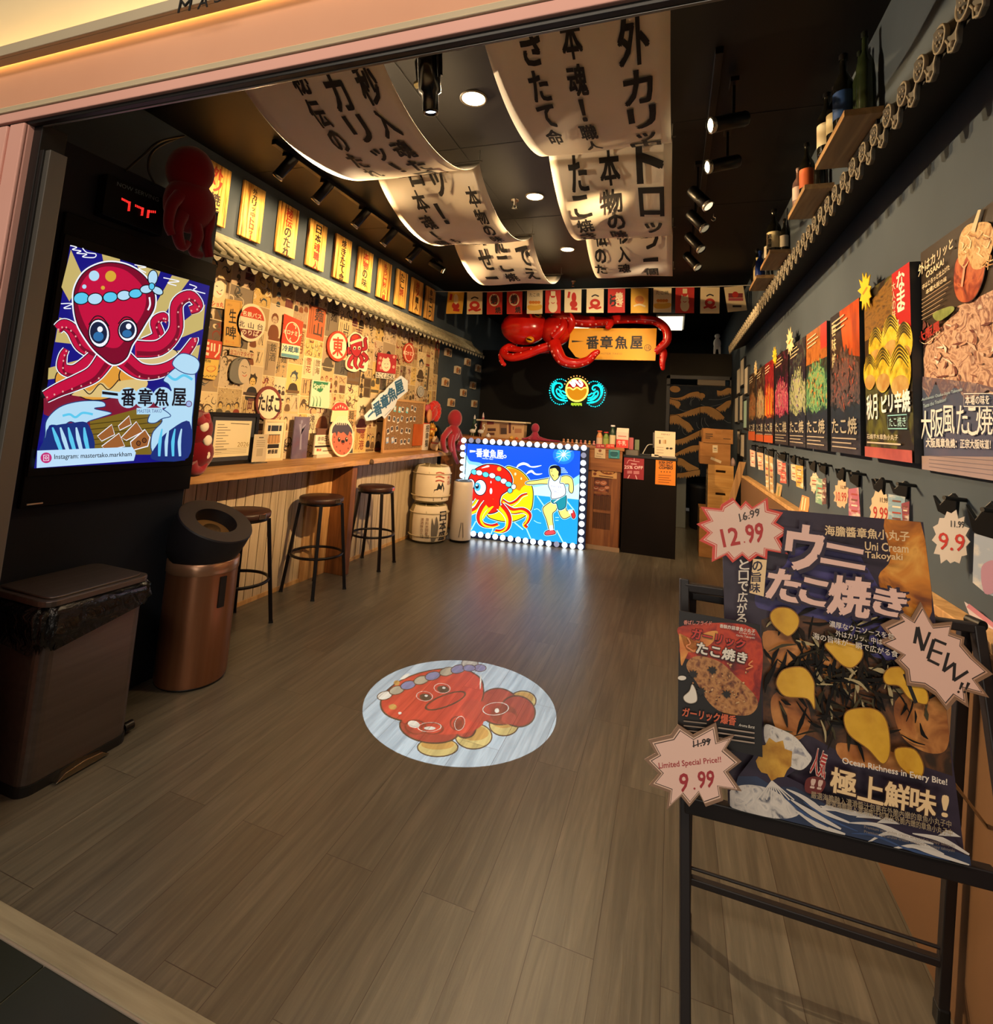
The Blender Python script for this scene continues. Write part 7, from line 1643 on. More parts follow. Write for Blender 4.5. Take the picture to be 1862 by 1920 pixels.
for i, (pa, pb, cs, lb, _) in enumerate(PO):
    ya, yb = yof(pa, 840), yof(pb, 850); wd = ya-yb; r5 = random.Random(50+i)
    t = thing('food_poster', lb, 'poster', (PXW+.02, (ya+yb)/2, pz0), 0, 'food posters on the right wall')
    part('panel', MB().box((PXW, yb, pz0), (XR-.002 if i > 5 else PXW+.022, ya, pz1), mat('#0e0d0d', .5)), t)
    if i <= 5: part('standoff', MB().box((PXW+.022, yb+.04, pz0+.04), (XR, ya-.04, pz1-.04), M_BLK), t)
    A = Art(PQ, h0=.0006); u0, u1 = -ya, -yb; H = pz1-pz0
    X = lambda a: u0+wd*a
    Z = lambda b: pz0+H*b
    gl = .3
    A.rect(u0, pz0, u1, pz1, nmat([cs[0], cs[0], cs[1]], 7, gl, dist=1.5))
    if i == 5: A.rect(X(0), Z(.72), X(1), Z(1), nmat(['#7a3a20', '#a8642c', '#4c2014'], 14, gl, dist=1)); A.rect(X(.72), Z(.8), X(1), Z(1), mat('#c8322c', gl))
    if i == 6: A.poly([(X(.35), Z(1)), (X(1), Z(1)), (X(1), Z(.62)), (X(.5), Z(.68))], nmat(['#7a2a14', '#b8481c', '#d8682c'], 14, gl, stretch=(1, 1, .3), dist=.6)); A.column('香味焼き', X(.14), Z(.95), wd*.16, mat('#d8c89a', gl), .01)
    if i == 2: A.rect(X(0), Z(.55), X(1), Z(1), nmat(['#4c1014', '#8c2024', '#3c0c10'], 12, gl))
    if i == 7:
        A.poly([(X(0), Z(.9)), (X(.7), Z(1)), (X(.7), Z(.72)), (X(0), Z(.7))], nmat(['#3a2814', '#8a6428', '#4c3a1c'], 20, gl, stretch=(1, 1, 3))); A.poly([(X(.66), Z(1)), (X(1), Z(1)), (X(1), Z(.66)), (X(.68), Z(.66))], mat('#b81c20', gl))
        A.column('なまこねぎ', X(.83), Z(.985), wd*.15, mat('#f2e8d8', gl), .025, 1.0); A.column('大人の味', X(.70), Z(.95), wd*.07, mat('#f0d8b0', gl), .01)
        for (a, b, r_) in ((.28, .64, .17), (.62, .66, .18), (.88, .60, .16), (.14, .50, .16), (.45, .49, .19), (.80, .46, .21)):
            A.ell(X(a), Z(b), wd*r_, wd*r_*1.0, nmat(['#8c7a1c', '#d8bc2c', '#ecd85c'], 26, gl)); A.ell(X(a), Z(b)-wd*r_*.55, wd*r_*.8, wd*r_*.4, nmat(['#c8b06a', '#a8742c'], 20, gl))
            for q_ in range(4): A.line([(X(a)-wd*r_*.8, Z(b)+wd*r_*(.1+.15*q_)), (X(a), Z(b)+wd*r_*(.55+.14*q_)), (X(a)+wd*r_*.8, Z(b)+wd*r_*(.05+.15*q_))], [.003, .010, .003], mat('#2c3014', gl))
        A.text('秋月', [(X(.06), Z(.36)), (X(.32), Z(.37)), (X(.32), Z(.22)), (X(.06), Z(.22))], mat('#eef2f0', gl), .02); A.text('ピリ辛焼', [(X(.42), Z(.35)), (X(.98), Z(.36)), (X(.98), Z(.25)), (X(.42), Z(.25))], mat('#e8eef0', gl), .04, ink=None)
        A.line([(X(.55), Z(.235)), (X(.92), Z(.235)), (X(.92), Z(.165)), (X(.55), Z(.165))], .004, mat('#8ac8d0', gl), False, closed=True); A.text('たこ焼き', [(X(.58), Z(.225)), (X(.90), Z(.225)), (X(.90), Z(.175)), (X(.58), Z(.175))], mat('#a8d8dc', gl), .01)
        A.text('石焼芋木章魚小丸子', [(X(.06), Z(.135)), (X(.75), Z(.135)), (X(.75), Z(.105)), (X(.06), Z(.105))], mat('#d8d0c0', gl), .01); A.line([(X(.06), Z(.085)), (X(.8), Z(.085))], .006, mat('#c8b8a8', gl), False); A.rect(X(0), Z(0), X(1), Z(.06), nmat(['#8c3c3c', '#b85a50'], 12, gl))
    else:
        n_ = 26; top = [(X(k/n_), Z(.56+.15*sin(pi*k/n_)+r5.uniform(-.05, .05))) for k in range(n_+1)]; bot = [(X(1-k/n_), Z(.30+.05*sin(9*k/n_)+r5.uniform(-.03, .03))) for k in range(n_+1)]
        A.poly(top+bot, nmat(cs, 26, gl, dist=2.2, detail=7))
        A.poly([(X(.5+.42*cos(2*pi*k/22)*r5.uniform(.75, 1.05)), Z(.50+.17*sin(2*pi*k/22)*r5.uniform(.75, 1.05))) for k in range(22)], nmat(cs[1:], 34, gl, dist=2, detail=6))
        A.poly([(X(0), Z(.30))]+[(X(k/12), Z(.30+r5.uniform(-.02, .03))) for k in range(13)]+[(X(1), Z(0)), (X(0), Z(0))], nmat(['#1a1c26', '#232838', cs[0]], 9, gl, dist=1))  # bluish-dark foot: blue reflected sheen painted into the print
        for k in range(48):
            a = r5.uniform(0, 6.3); x, z = X(r5.uniform(.1, .85)), Z(r5.uniform(.33, .68)); l = wd*r5.uniform(.04, .13)
            A.line([(x, z), (x+l*cos(a)*.5, z+l*sin(a)*.8+.006), (x+l*cos(a), z+l*sin(a))], [.002, wd*.03, .002], mat(r5.choice(cs[1:]), gl), True, 3)
        if i == 2: [A.poly([(X(.1+.16*k), Z(.36)), (X(.16+.16*k), Z(.60+.1*(k % 2))), (X(.25+.16*k), Z(.36))], mat(('#f08c2c', '#e8502c')[k % 2], gl), True, 3) for k in range(5)]
        tc_ = mat('#c9b894', gl)
        for k in range(3): A.line([(X(.1), Z(.94-.035*k)), (X(.55+.1*(k % 2)), Z(.95-.035*k))], .008, tc_, False)
        A.text('たこ焼', [(X(.08), Z(.24)), (X(.92), Z(.24)), (X(.92), Z(.13)), (X(.08), Z(.13))], mat('#a8a090', gl), .02)
        for k in range(3): A.line([(X(.08), Z(.10-.03*k)), (X(.9-.15*(k % 2)), Z(.10-.03*k))], .006, mat('#a89c90', gl), False)
        if i in (0, 1, 2): A.rect(X(0), Z(0), X(1), Z(.09 if i else .13), mat('#b8502c', gl))
    part('print', A.mb, t)
# the big skewer poster, flat on the wall
PB = .792; PQB = Plane((PB, 0, 0), (0, -1, 0), (0, 0, 1)); A = Art(PQB, None, PQB.px).src(1380, 380, 3.556)
ya, yb = W(1728.5, 690, 'x', PB).y-.015, 1.52
t = thing('food_poster', 'largest poster, a skewered dumpling over flakes, nearest on the right wall', 'poster', (PB, (ya+yb)/2, 1.42), 0, 'food posters on the right wall')
za, zb = W(1721.7, 478, 'x', PB).z, W(1735.7, 880.6, 'x', PB).z
part('panel', MB().box((PB, yb, zb), (XR, ya, za), mat('#2a2018', .4)), t)
B = Art(PQB); gl = .32
B.rect(-ya, zb, -yb, za, nmat(['#2c231a', '#3a2f22'], 3, gl)); A.h = B.h
A.poly([(1240, 1200), (1235, 960), (1290, 900), (1420, 780), (1480, 690), (1600, 640), (1760, 560), (1990, 420), (1990, 1420), (1600, 1330), (1260, 1250)], nmat(['#6a4838', '#a8806a', '#d8b498', '#7a4a40', '#e8d0b8'], 16, gl, dist=2.2, detail=6))
rq = random.Random(4)
for k in range(70):
    x, y = rq.uniform(1260, 1850), rq.uniform(760, 1260); a = rq.uniform(-.6, 1.9); l = rq.uniform(30, 90)
    A.line([(x, y), (x+l*.5*cos(a)+10, y+l*.5*sin(a)), (x+l*cos(a), y+l*sin(a))], [3, rq.uniform(8, 26), 3], mat(rq.choice(['#d8b8a0', '#b08870', '#8a5a4c', '#eadccb', '#6a3c38', '#c89c80']), gl), True, 3)
A.poly([(1250, 1200), (1520, 1240), (1990, 1330), (1990, 1990), (1270, 1790), (1245, 1400)], nmat(['#3c4658', '#46506a', '#5a5468'], 3, gl))
A.poly([(1250, 1230), (1300, 1300), (1350, 1190), (1400, 1320), (1480, 1220), (1560, 1330), (1700, 1250), (1990, 1380), (1990, 1290), (1600, 1200), (1260, 1160)], nmat(['#8a6a60', '#5c5060', '#b89c8c'], 20, gl, dist=2))
A.blob([(1470, 560), (1480, 400), (1540, 320), (1620, 300), (1680, 360), (1670, 500), (1620, 620), (1560, 665), (1500, 650)], nmat(['#5a1c10', '#9a3a1c', '#c86a3c', '#7a2a14'], 18, gl, dist=1.2), mat('#3a120c', gl), 6)
A.poly([(1500, 380), (1510, 230), (1560, 150), (1640, 130), (1720, 140), (1740, 260), (1680, 420), (1600, 440), (1560, 360), (1530, 420)], nmat(['#8a5a30', '#c89a60', '#e0bc84', '#a8743c'], 34, gl, dist=1.5, detail=6), True, 3)
for k in range(26): x, y = rq.uniform(1510, 1700), rq.uniform(150, 420); a = rq.uniform(-1, 1.5); A.line([(x, y), (x+22, y+14), (x+60*cos(a), y+60*sin(a))], [2, 11, 2], mat(rq.choice(['#e8c890', '#c08c50', '#f0dcb0', '#9a6430']), gl), True, 3)
A.line([(1650, 40), (1605, 190)], [22, 30], mat('#d8c8a0', gl), False); A.line([(1550, 420), (1530, 560)], 14, mat('#e0a080', gl))
tp = mat('#e6d8b4', gl)
def tq(s_, x0, y0, x1, y1, h, M=tp, off=.02): A.text(s_, [(x0, y0-h), (x1, y1-h), (x1, y1), (x0, y0)], M, off)
tq('外はカリッと', 1238, 495, 1470, 300, 75); tq('OSAKA!', 1290, 505, 1410, 410, 42); tq('中はとろっと仕上げた', 1265, 585, 1450, 445, 38); tq('本場大阪の味', 1290, 615, 1430, 520, 34)
for k in range(6): A.line([(1262, 650+26*k), (1460-18*k, 520+40*k)], 5, mat('#a08c70', gl), False)
A.poly([(1340, 740), (1460, 690), (1480, 720), (1380, 790)], nmat(['#6a7a3c', '#9aa860'], 30, gl), True)
tq('大阪風', 1240, 945, 1385, 850, 70, mat('#a8322c', gl), .04); A.line([(1232, 900), (1290, 940), (1390, 860)], 4, tp)
tw = mat('#e8e4e0', gl)
tq('Authentic Osaka-Style Takoyaki', 1265, 1330, 1540, 1260, 26, mat('#a8c4d0', gl), .01); tq('Taste the Tradition!', 1275, 1370, 1430, 1325, 24, mat('#a8c4d0', gl), .01)
A.line([(1550, 1275), (1990, 1270), (1990, 1365), (1552, 1360)], 6, tw, False, closed=True); tq('本場の味を', 1562, 1350, 1725, 1345, 62, tw, .02)
for ch, x0, x1, y in (('大', 1250, 1330, 1580), ('阪', 1330, 1410, 1565), ('風', 1405, 1490, 1545), ('た', 1505, 1580, 1545), ('こ', 1580, 1640, 1555), ('焼', 1640, 1750, 1550), ('き', 1750, 1850, 1560)): tq(ch, x0, y, x1, y, 190, tw, .012)
tq('大阪風章魚燒：正宗大阪味道！', 1298, 1632, 1740, 1645, 62, mat('#d8d4d0', gl), .03)
A.poly([(1262, 1690), (1990, 1700), (1990, 1990), (1270, 1790)], nmat(['#8c7a78', '#a08c88'], 4, gl))
for k in range(4): A.line([(1320, 1690+24*k), (1850, 1730+34*k)], 5, mat('#6a6064', gl), False)
A.mb.v = [V((max(p.x, .7), max(yb+.001, min(ya-.001, p.y)), max(zb+.001, min(za-.001, p.z)))) for p in A.mb.v]
B.mb = joinm(B.mb, A.mb); part('print', B.mb, t)
# star bursts clipped over posters
def burst(name, label, pts, x, M, rim, pl=None, th=.003, draw=None, group=None, src=(0, 0, 1), k=.86):
    pl = pl or Plane((x, 0, 0), (0, -1, 0), (0, 0, 1)); A = Art(pl, None, pl.px).src(*src)
    A.mb.prism([A.q(p) for p in pts], -th, 0, rim, pl)
    cx, cy = sum(p[0] for p in pts)/len(pts), sum(p[1] for p in pts)/len(pts)
    A.poly([(cx+(p[0]-cx)*k, cy+(p[1]-cy)*k) for p in pts], M)
    if draw: draw(A)
    return solo(name, A.mb, label, 'price tag', group)
for (cx, cy, rx, ry, c, lb, sd) in ((1622, 546, 13, 38, '#e8c020', 'yellow star tag stuck between the two big posters at their top', 1), (1481, 641, 7.5, 26, '#e0cf9c', 'cream star tag at the top of the violet noodle poster', 2), (1452.5, 668, 4.5, 18, '#e0bc2c', 'small yellow star tag above the pink heap poster', 3), (1416.5, 692, 3.2, 15, '#cdbb8c', 'cream star tag above the second farthest poster', 4)):
    burst('star_tag', lb, star(cx, cy, rx, ry, 11, .62, .3, .12, sd), .75, mat(c, .5), mat(c, .5), draw=(lambda A, cx=cx, cy=cy, rx=rx, ry=ry: A.line([(cx-rx*.3, cy+ry*.16), (cx+rx*.35, cy-ry*.2)], ry*.09, mat('#a87a14', .5), False)))
# ---- slim black frames by the doorway
SF = (1340, 600, 6.4)
for k, (x0, x1, y0, y1) in enumerate(((265, 297, 600, 880), (308, 342, 485, 780), (355, 388, 580, 885), (242, 272, 935, 1230), (300, 326, 905, 1210), (346, 376, 965, 1305), (268, 292, 1325, 1620), (306, 346, 1365, 1655))):
    a, b = W(1340+x0/6.4, 600+y0/6.4, 'x', .77), W(1340+x1/6.4, 600+y1/6.4, 'x', .77)
    lb = ('far one of the top three', 'highest one', 'near one of the top three', 'far one of the middle three', 'centre one of the middle three', 'near one with greenish glass', 'far one of the lowest pair', 'near one of the lowest pair')[k]
    t = thing('photo_frame', 'slim black photo frame by the doorway, ' + lb, 'picture frame', (.785, (a.y+b.y)/2, b.z), 0, 'slim frames beside the doorway')
    part('frame', MB().box((.775, b.y-.015, b.z-.012), (XR, a.y+.015, a.z+.012), M_BLK), t, b=.002)
    part('picture', MB().box((.7735, b.y+.004, b.z+.012), (.7745, a.y-.004, a.z-.012), mat('#cfc6b4' if k != 5 else '#9fc0b4', .4)), t)

# ---- display hooks with hanging packets and price tags
cr_, pk_, rd_ = '#dcc0a0', '#c88a90', '#c8402c'
HK = [  # name, label, clips (px box), sheets (px polygon, colour, writing)
 ('farthest hook with small pink packets', [(1408, 834, 1417, 844)], [([(1407, 843), (1416.5, 846), (1416.5, 876), (1408, 874)], '#d8a890', '')]),
 ('second farthest hook with pink packets', [(1421, 837, 1432, 848)], [([(1420, 848), (1431.5, 850), (1432, 882), (1423, 880)], '#d8a080', '')]),
 ('hook with two long bamboo-coloured packets', [(1437, 842, 1451, 855)], [([(1435, 852), (1441.5, 855), (1443, 922), (1437, 915)], '#c2a272', ''), ([(1443.5, 855), (1450.5, 857), (1452, 926), (1445, 922)], '#b8986a', '')]),
 ('hook with pink and white packets, right of the long ones', [(1456, 848, 1474, 862)], [([(1458, 861), (1468, 866), (1466, 892), (1459, 888)], '#d89c90', ''), ([(1467, 868), (1474.5, 868), (1476.5, 907), (1464, 905)], '#c86058', '')]),
 ('hook with yellow patterned packets', [(1481, 854, 1492, 868), (1496, 858, 1507, 872)], [([(1484, 870), (1495, 872), (1494, 903), (1485, 899)], '#d8b898', ''), ([(1493, 872), (1507.5, 874), (1508, 917), (1495, 912)], '#c09a4c', '')]),
 ('hook with a green-headed packet', [(1516, 865, 1530, 882), (1534, 869, 1550, 886)], [(star(1528, 905, 8, 20, 9, .85, .2, .1, 2), '#d8b89c', ''), ([(1533, 896), (1547, 900), (1544, 947), (1531, 942)], '#7ca48c', ''), ([(1545, 898), (1552, 896), (1552, 945), (1544, 946)], '#6a4a4c', '')]),
 ('hook with a burst tag and a pink packet', [(1566, 878, 1584, 900), (1590, 884, 1612, 908)], [(star(1579, 927, 14, 28, 12, .85, .1, .1, 3), '#dcb894', '10.99'), ([(1593, 917), (1612, 914), (1616, 975), (1594, 975)], '#b86a80', '')]),
 ('hook with the 9.99 burst tag behind the sandwich board', [(1634, 897, 1658, 922), (1668, 904, 1704, 930)], [(star(1652, 955, 21, 36, 12, .84, .1, .08, 4), '#dcc09c', '9.99'), ([(1668, 926), (1700, 932), (1698, 990), (1668, 985)], '#8aa8b8', ''), ([(1694, 944), (1709, 940), (1708, 985), (1697, 985)], '#8c4a54', '')]),
 ('hook with the shiny burst tag right of the sandwich board', [(1750, 928, 1796, 966)], [(star(1785, 1008, 36, 52, 13, .82, .15, .08, 5), '#cfc4bc', '9.9')]),
 ('nearest hook with a large clear packet', [(1812, 945, 1872, 1008)], [([(1829, 1000), (1880, 1015), (1884, 1125), (1850, 1112), (1826, 1092)], '#a8b0bc', '')])]
for k, (lb, clips, sheets) in enumerate(HK):
    cx = (clips[0][0]+clips[-1][2])/2; cyy = (clips[0][1]+clips[0][3])/2; p = W(cx, cyy, 'x', .755)
    pl = Plane(p, (.62, -.78, 0), (0, 0, 1))
    t = thing('display_hook', 'black display ' + lb, 'hook', (p.x, p.y, p.z-.1), 0, 'display hooks on the right wall')
    for (x0, y0, x1, y1) in clips:
        A = Art(pl, None, pl.px); w_, h_ = x1-x0, y1-y0
        A.mb.prism([A.q(q) for q in ((x0, y0), (x0+w_*.3, y0+h_*.45), (x0+w_*.62, y0+h_*.05), (x0+w_*.8, y0-h_*.1), (x1, y0+h_*.2), (x0+w_*.92, y1+h_*.25), (x0+w_*.5, y1), (x0+w_*.2, y0+h_*.8))], -.012, .004, M_BLKM, pl)
        part('clip', A.mb, t, b=.002)
        c = W((x0+x1)/2+w_*.25, y0+h_*.2, 'x', .765); part('prong', MB().cyl((XR, c.y, c.z), (.735, c.y-.03, c.z+.004), .006, M_BLK, n=8), t)
    for j, (pts, c, tx) in enumerate(sheets):
        A = Art(pl, None, pl.px, h0=.0012+.003*j); 
        hh = .005+.003*j
        A.mb.prism([A.q(q) for q in pts], hh-.0025, hh, nmat([c, c, '#e8dccb'], 30, .35) if not tx else mat(c, .4), pl); A.h = hh+.0006
        xs = [q[0] for q in pts]; ys = [q[1] for q in pts]; x0, x1, y0, y1 = min(xs), max(xs), min(ys), max(ys); w_, h_ = x1-x0, y1-y0
        if tx:
            A.text(tx, [(x0+w_*.18, y0+h_*.42), (x0+w_*.86, y0+h_*.46), (x0+w_*.86, y0+h_*.78), (x0+w_*.18, y0+h_*.74)], mat('#b8322c', .5), .012); A.text('11.99', [(x0+w_*.5, y0+h_*.2), (x0+w_*.85, y0+h_*.22), (x0+w_*.85, y0+h_*.34), (x0+w_*.5, y0+h_*.32)], M_BLK, .01)
        elif k < 9:
            for q in range(4): A.line([(x0+w_*.25, y0+h_*(.2+.17*q)), (x0+w_*.75, y0+h_*(.23+.17*q))], h_*.05, mat(('#a8483c', '#7a4a3c', '#e8d4bc')[(q+k) % 3], .5), False)
        else: A.poly([(x0+w_*.3, y0+h_*.5), (x0+w_*.8, y0+h_*.42), (x0+w_*.9, y0+h_*.8), (x0+w_*.4, y0+h_*.9)], mat('#b88a9c', .5), True)
        part('packet' if not tx else 'price_tag', A.mb, t)
# cards tucked lower on the wall
def wallcard(name, lb, pts, c, stripes, x=.775):
    pl = Plane((x, W(pts[0][0], pts[0][1], 'x', x).y, 0), (.35, -.94, 0), (0, 0, 1)); A = Art(pl, None, pl.px)
    A.mb.prism([A.q(q) for q in pts], -.002, .0, mat(c, .45), pl)
    for a, b, w_, cc in stripes: A.line([a, b], w_, mat(cc, .5), False)
    solo(name, A.mb, lb, 'card')
wallcard('card', 'orange striped card low on the wall behind the sandwich board', [(1504, 928), (1519.5, 934), (1515, 960), (1498, 957)], '#d08850', [((1506, 932), (1503, 956), 2, '#f0d0a8'), ((1511, 934), (1508, 957), 2, '#f0d0a8')])
wallcard('card', 'bamboo-coloured strip card leaning by the wainscot step', [(1457, 905), (1467, 910), (1459, 957), (1452, 950)], '#b89a60', [((1461, 912), (1456, 950), 1.5, '#6a7a3c')])
wallcard('flyer', 'pale glossy flyer at the right edge, below the clear packet', [(1808, 1128), (1880, 1180), (1880, 1300), (1850, 1240), (1828, 1180)], '#c8bcc4', [((1815, 1135), (1870, 1178), 8, '#b87888'), ((1840, 1190), (1872, 1230), 10, '#8ca4c0')], .772)

# ---- sandwich board
def P3(a, s=.96): return EYE + (V(a)-EYE)*s
TLc, TRc, BRc, BLc = P3((.134, 1.711, 1.287)), P3((.633, 1.733, 1.293)), P3((.654, 1.605, .561)), P3((.154, 1.582, .555))
U = (BRc-BLc).normalized(); Vv = (TLc-BLc); Vv = (Vv-U*Vv.dot(U)).normalized()
SP = Plane(BLc, U, Vv)
S6 = (1200, 900, 2.595)
FR = mat('#1b1516', .45)
t = thing('sandwich_board', 'black metal A-frame board stand at the right front of the shop', 'sign stand', (.38, 1.62, 0))
def on(px, py, h): a = SP.px(px, py); return SP(a[0], a[1], h)
def barp(a, b, w_, nm, dp=None): return part(nm, MB().bar(a, b, w_, FR, dp), t, b=.003)
l1 = on(1284, 1086, -.022); r1 = on(1842, 1175, -.022); dn = -Vv
def tofloor(p): return p + dn*((p.z-.004)/-dn.z)
for p in (l1, r1): barp(p, tofloor(p), .024, 'leg')
barp(on(1284, 1101, -.022), on(1840, 1180, -.022), .022, 'top_rail')
barp(on(1284, 1507, -.012), on(1872, 1654, -.012), .026, 'ledge_rail', .04)
rf, lf = W(1764, 1915, 'z', .004), W(1286, 1742, 'z', .004)
rt_, lt_ = V((rf.x+.004, r1.y+.03, r1.z-.02)), V((lf.x-.01, l1.y+.03, l1.z-.02))
for a, b in ((rf, rt_), (lf, lt_)):
    lg = barp(a, b, .026, 'leg'); part('rubber_foot', MB().bar(a-V((0, 0, .004)), a+(b-a).normalized()*.05, .031, M_BLK), lg, b=.006)
f = .155; barp(lf+(lt_-lf)*f, rf+(rt_-rf)*f, .02, 'crossbar'); f = .125
barp(lf+(lt_-lf)*.19, rf+(rt_-rf)*.19, .008, 'crossbar')
barp(lt_-V((0, 0, .03)), rt_-V((0, 0, .03)), .02, 'rear_top_rail')
part('stay', MB().cyl(on(1793, 1470, -.02), W(1868, 1572, 'y', 1.70), .004, mat('#b8b4ae', .2, 1), n=10), t, 'thin silver stay rod')
part('hinge', MB().cyl(r1+V((.012, .0, 0)), r1+V((.0, .04, 0)), .012, M_BLKM), t)
# main poster
t = thing('board_poster', 'large dark poster for uni cream dumplings standing on the sandwich board', 'poster', BLc)
A = Art(SP, None, SP.px).src(*S6); wd, ht = (BRc-BLc).length, (TLc-BLc).length
part('sheet', MB().prism([(0, 0), (wd, 0), (wd, ht), (0, ht)], -.009, 0, mat('#2a2030', .5), SP), t)
gl = .45; pk2 = mat('#efc6b8', gl); dkp = mat('#2b2036', gl); pur = nmat(['#3c3466', '#4a4480', '#342c54'], 9, gl)
B = Art(SP); B.rect(0, 0, wd, ht, nmat(['#2a2030', '#33283a', '#251c2c'], 14, gl)); A.h = B.h
A.poly([(1190, 190), (1365, 205), (1420, 640), (1300, 700), (1200, 600), (1160, 470), (1220, 380)], nmat(['#2a1c24', '#8a4a1c', '#d8862c', '#f0b050', '#c06a20'], 9, gl, dist=.8), True, 4)
A.poly([(590, 470), (700, 420), (760, 330), (1020, 330), (1100, 420), (1180, 560), (1250, 720), (1250, 890), (1100, 850), (900, 700), (640, 640), (560, 600)], pur, True)
# food: mushroom-brown dumplings, dark seaweed, yellow cream
A.poly([(590, 680), (700, 640), (900, 680), (1100, 850), (1250, 890), (1440, 1000), (1510, 1250), (1520, 1440), (1400, 1400), (1000, 1340), (840, 1250), (600, 1180)], nmat(['#1a1310', '#33200f', '#6a4020', '#1f1713'], 12, gl, dist=1.4, detail=6))
for P in ([(640, 1060), (720, 1010), (800, 1060), (830, 1180), (780, 1260), (700, 1250), (650, 1180)], [(1240, 1080), (1380, 1000), (1480, 1080), (1505, 1220), (1480, 1320), (1380, 1320), (1270, 1240)], [(960, 1280), (1100, 1300), (1250, 1330), (1350, 1400), (1260, 1420), (1000, 1370)], [(600, 740), (760, 760), (840, 840), (760, 900), (640, 900)], [(880, 860), (1060, 900), (1150, 1000), (1000, 1020), (900, 960)]):
    A.poly(P, nmat(['#6a3818', '#a8642c', '#d08c48', '#8c5022'], 10, gl, dist=.6), True)
r6 = random.Random(11)
for k in range(340):
    x, y = r6.gauss(990, 200), r6.gauss(900, 170)
    if not (600 < x < 1430 and 660 < y < 1250) or (x > 1180 and y < 850): continue
    a = r6.uniform(-.6, 2.2); l = r6.uniform(50, 150)
    A.line([(x, y), (x+l*.5*cos(a)+r6.uniform(-12, 12), y+l*.5*sin(a)+r6.uniform(-12, 12)), (x+l*cos(a), y+l*sin(a))], [4, r6.uniform(9, 24), 4], mat(r6.choice(['#0f0c0a', '#15110d', '#1c1711', '#2c2619', '#0c0a09', '#141210', '#4a4430', '#b0a078', '#241b12']), gl, spec=.2), True, 3)
yc_ = nmat(['#c8901c', '#e0ac2c', '#eebc44'], 14, gl, bump=.2)
for P in ([(625, 645), (660, 615), (720, 620), (760, 660), (755, 710), (715, 750), (680, 735), (635, 690)], [(885, 790), (950, 770), (1050, 800), (1065, 850), (1020, 900), (970, 890), (920, 840)], [(655, 960), (690, 910), (780, 900), (830, 960), (835, 1030), (835, 1100), (800, 1050), (700, 1040), (660, 1000)], [(1165, 940), (1200, 900), (1290, 905), (1310, 960), (1370, 1010), (1370, 1075), (1290, 1050), (1240, 990), (1180, 980)], [(975, 1140), (1010, 1100), (1120, 1098), (1180, 1160), (1195, 1300), (1160, 1360), (1090, 1290), (1000, 1220)], [(1220, 1290), (1310, 1290), (1355, 1370), (1330, 1430), (1240, 1370)]):
    A.blob(P, yc_, mat('#8a5a14', gl), 5)
A.line([(1265, 930), (1320, 1070)], 18, mat('#181410', gl))
# sea at the foot
A.poly([(405, 1540), (470, 1420), (540, 1330), (590, 1180), (660, 1190), (760, 1250), (830, 1330), (700, 1420), (820, 1480), (1000, 1560), (1250, 1640), (1480, 1680), (1578, 1845)], dkp)
foam_ = mat('#d6cfc6', gl); sea = nmat(['#1c2438', '#2c3a58', '#222c44'], 8, gl)
A.poly([(598, 1175), (660, 1190), (740, 1230), (800, 1300), (820, 1340), (770, 1390), (700, 1360), (640, 1280), (600, 1260)], nmat(['#2a2c3a', '#d6cfc6', '#e0dad0', '#8a8a96'], 40, gl, detail=5, dist=1), True)
A.poly([(470, 1420), (560, 1420), (640, 1470), (740, 1470), (900, 1560), (1200, 1670), (1578, 1800), (1580, 1845), (405, 1560)], sea)
A.poly([(410, 1555), (440, 1480), (520, 1460), (620, 1480), (700, 1530), (760, 1600), (640, 1620)], nmat(['#3a4258', '#c9c4bf', '#ddd6cd', '#777c8c'], 36, gl, detail=5, dist=1), True)
for P in ([(700, 1480), (780, 1520), (880, 1590), (1000, 1640)], [(720, 1530), (830, 1600), (960, 1670)], [(740, 1580), (850, 1650), (980, 1695)], [(1000, 1640), (1130, 1650), (1260, 1700), (1400, 1740)], [(1080, 1740), (1180, 1690), (1300, 1720), (1450, 1790)], [(1180, 1770), (1300, 1750), (1420, 1790), (1570, 1840)], [(1300, 1690), (1440, 1720), (1570, 1790)], [(860, 1560), (1000, 1590), (1150, 1620)]): A.line(P, [4, 26, 8], foam_)
for P in ([(690, 1520), (790, 1600), (900, 1660)], [(1010, 1690), (1120, 1700), (1260, 1760)], [(1210, 1740), (1330, 1780), (1500, 1830)], [(780, 1540), (900, 1620), (1040, 1680)]): A.line(P, [3, 14, 4], mat('#39507c', gl))
for cx, cy in ((900, 1570), (1080, 1605), (1180, 1630), (1470, 1690)): A.poly([(cx-50, cy+8), (cx-10, cy-18), (cx+20, cy-10), (cx+60, cy+16)], foam_)
A.poly(star(640, 1340, 92, 100, 9, .84, .3, .12, 3), nmat(['#a8701c', '#d8a43c', '#e8bc54'], 22, gl)); 
for k in range(9): A.line([(630, 1440), (560+22*k, 1530)], 6, foam_)
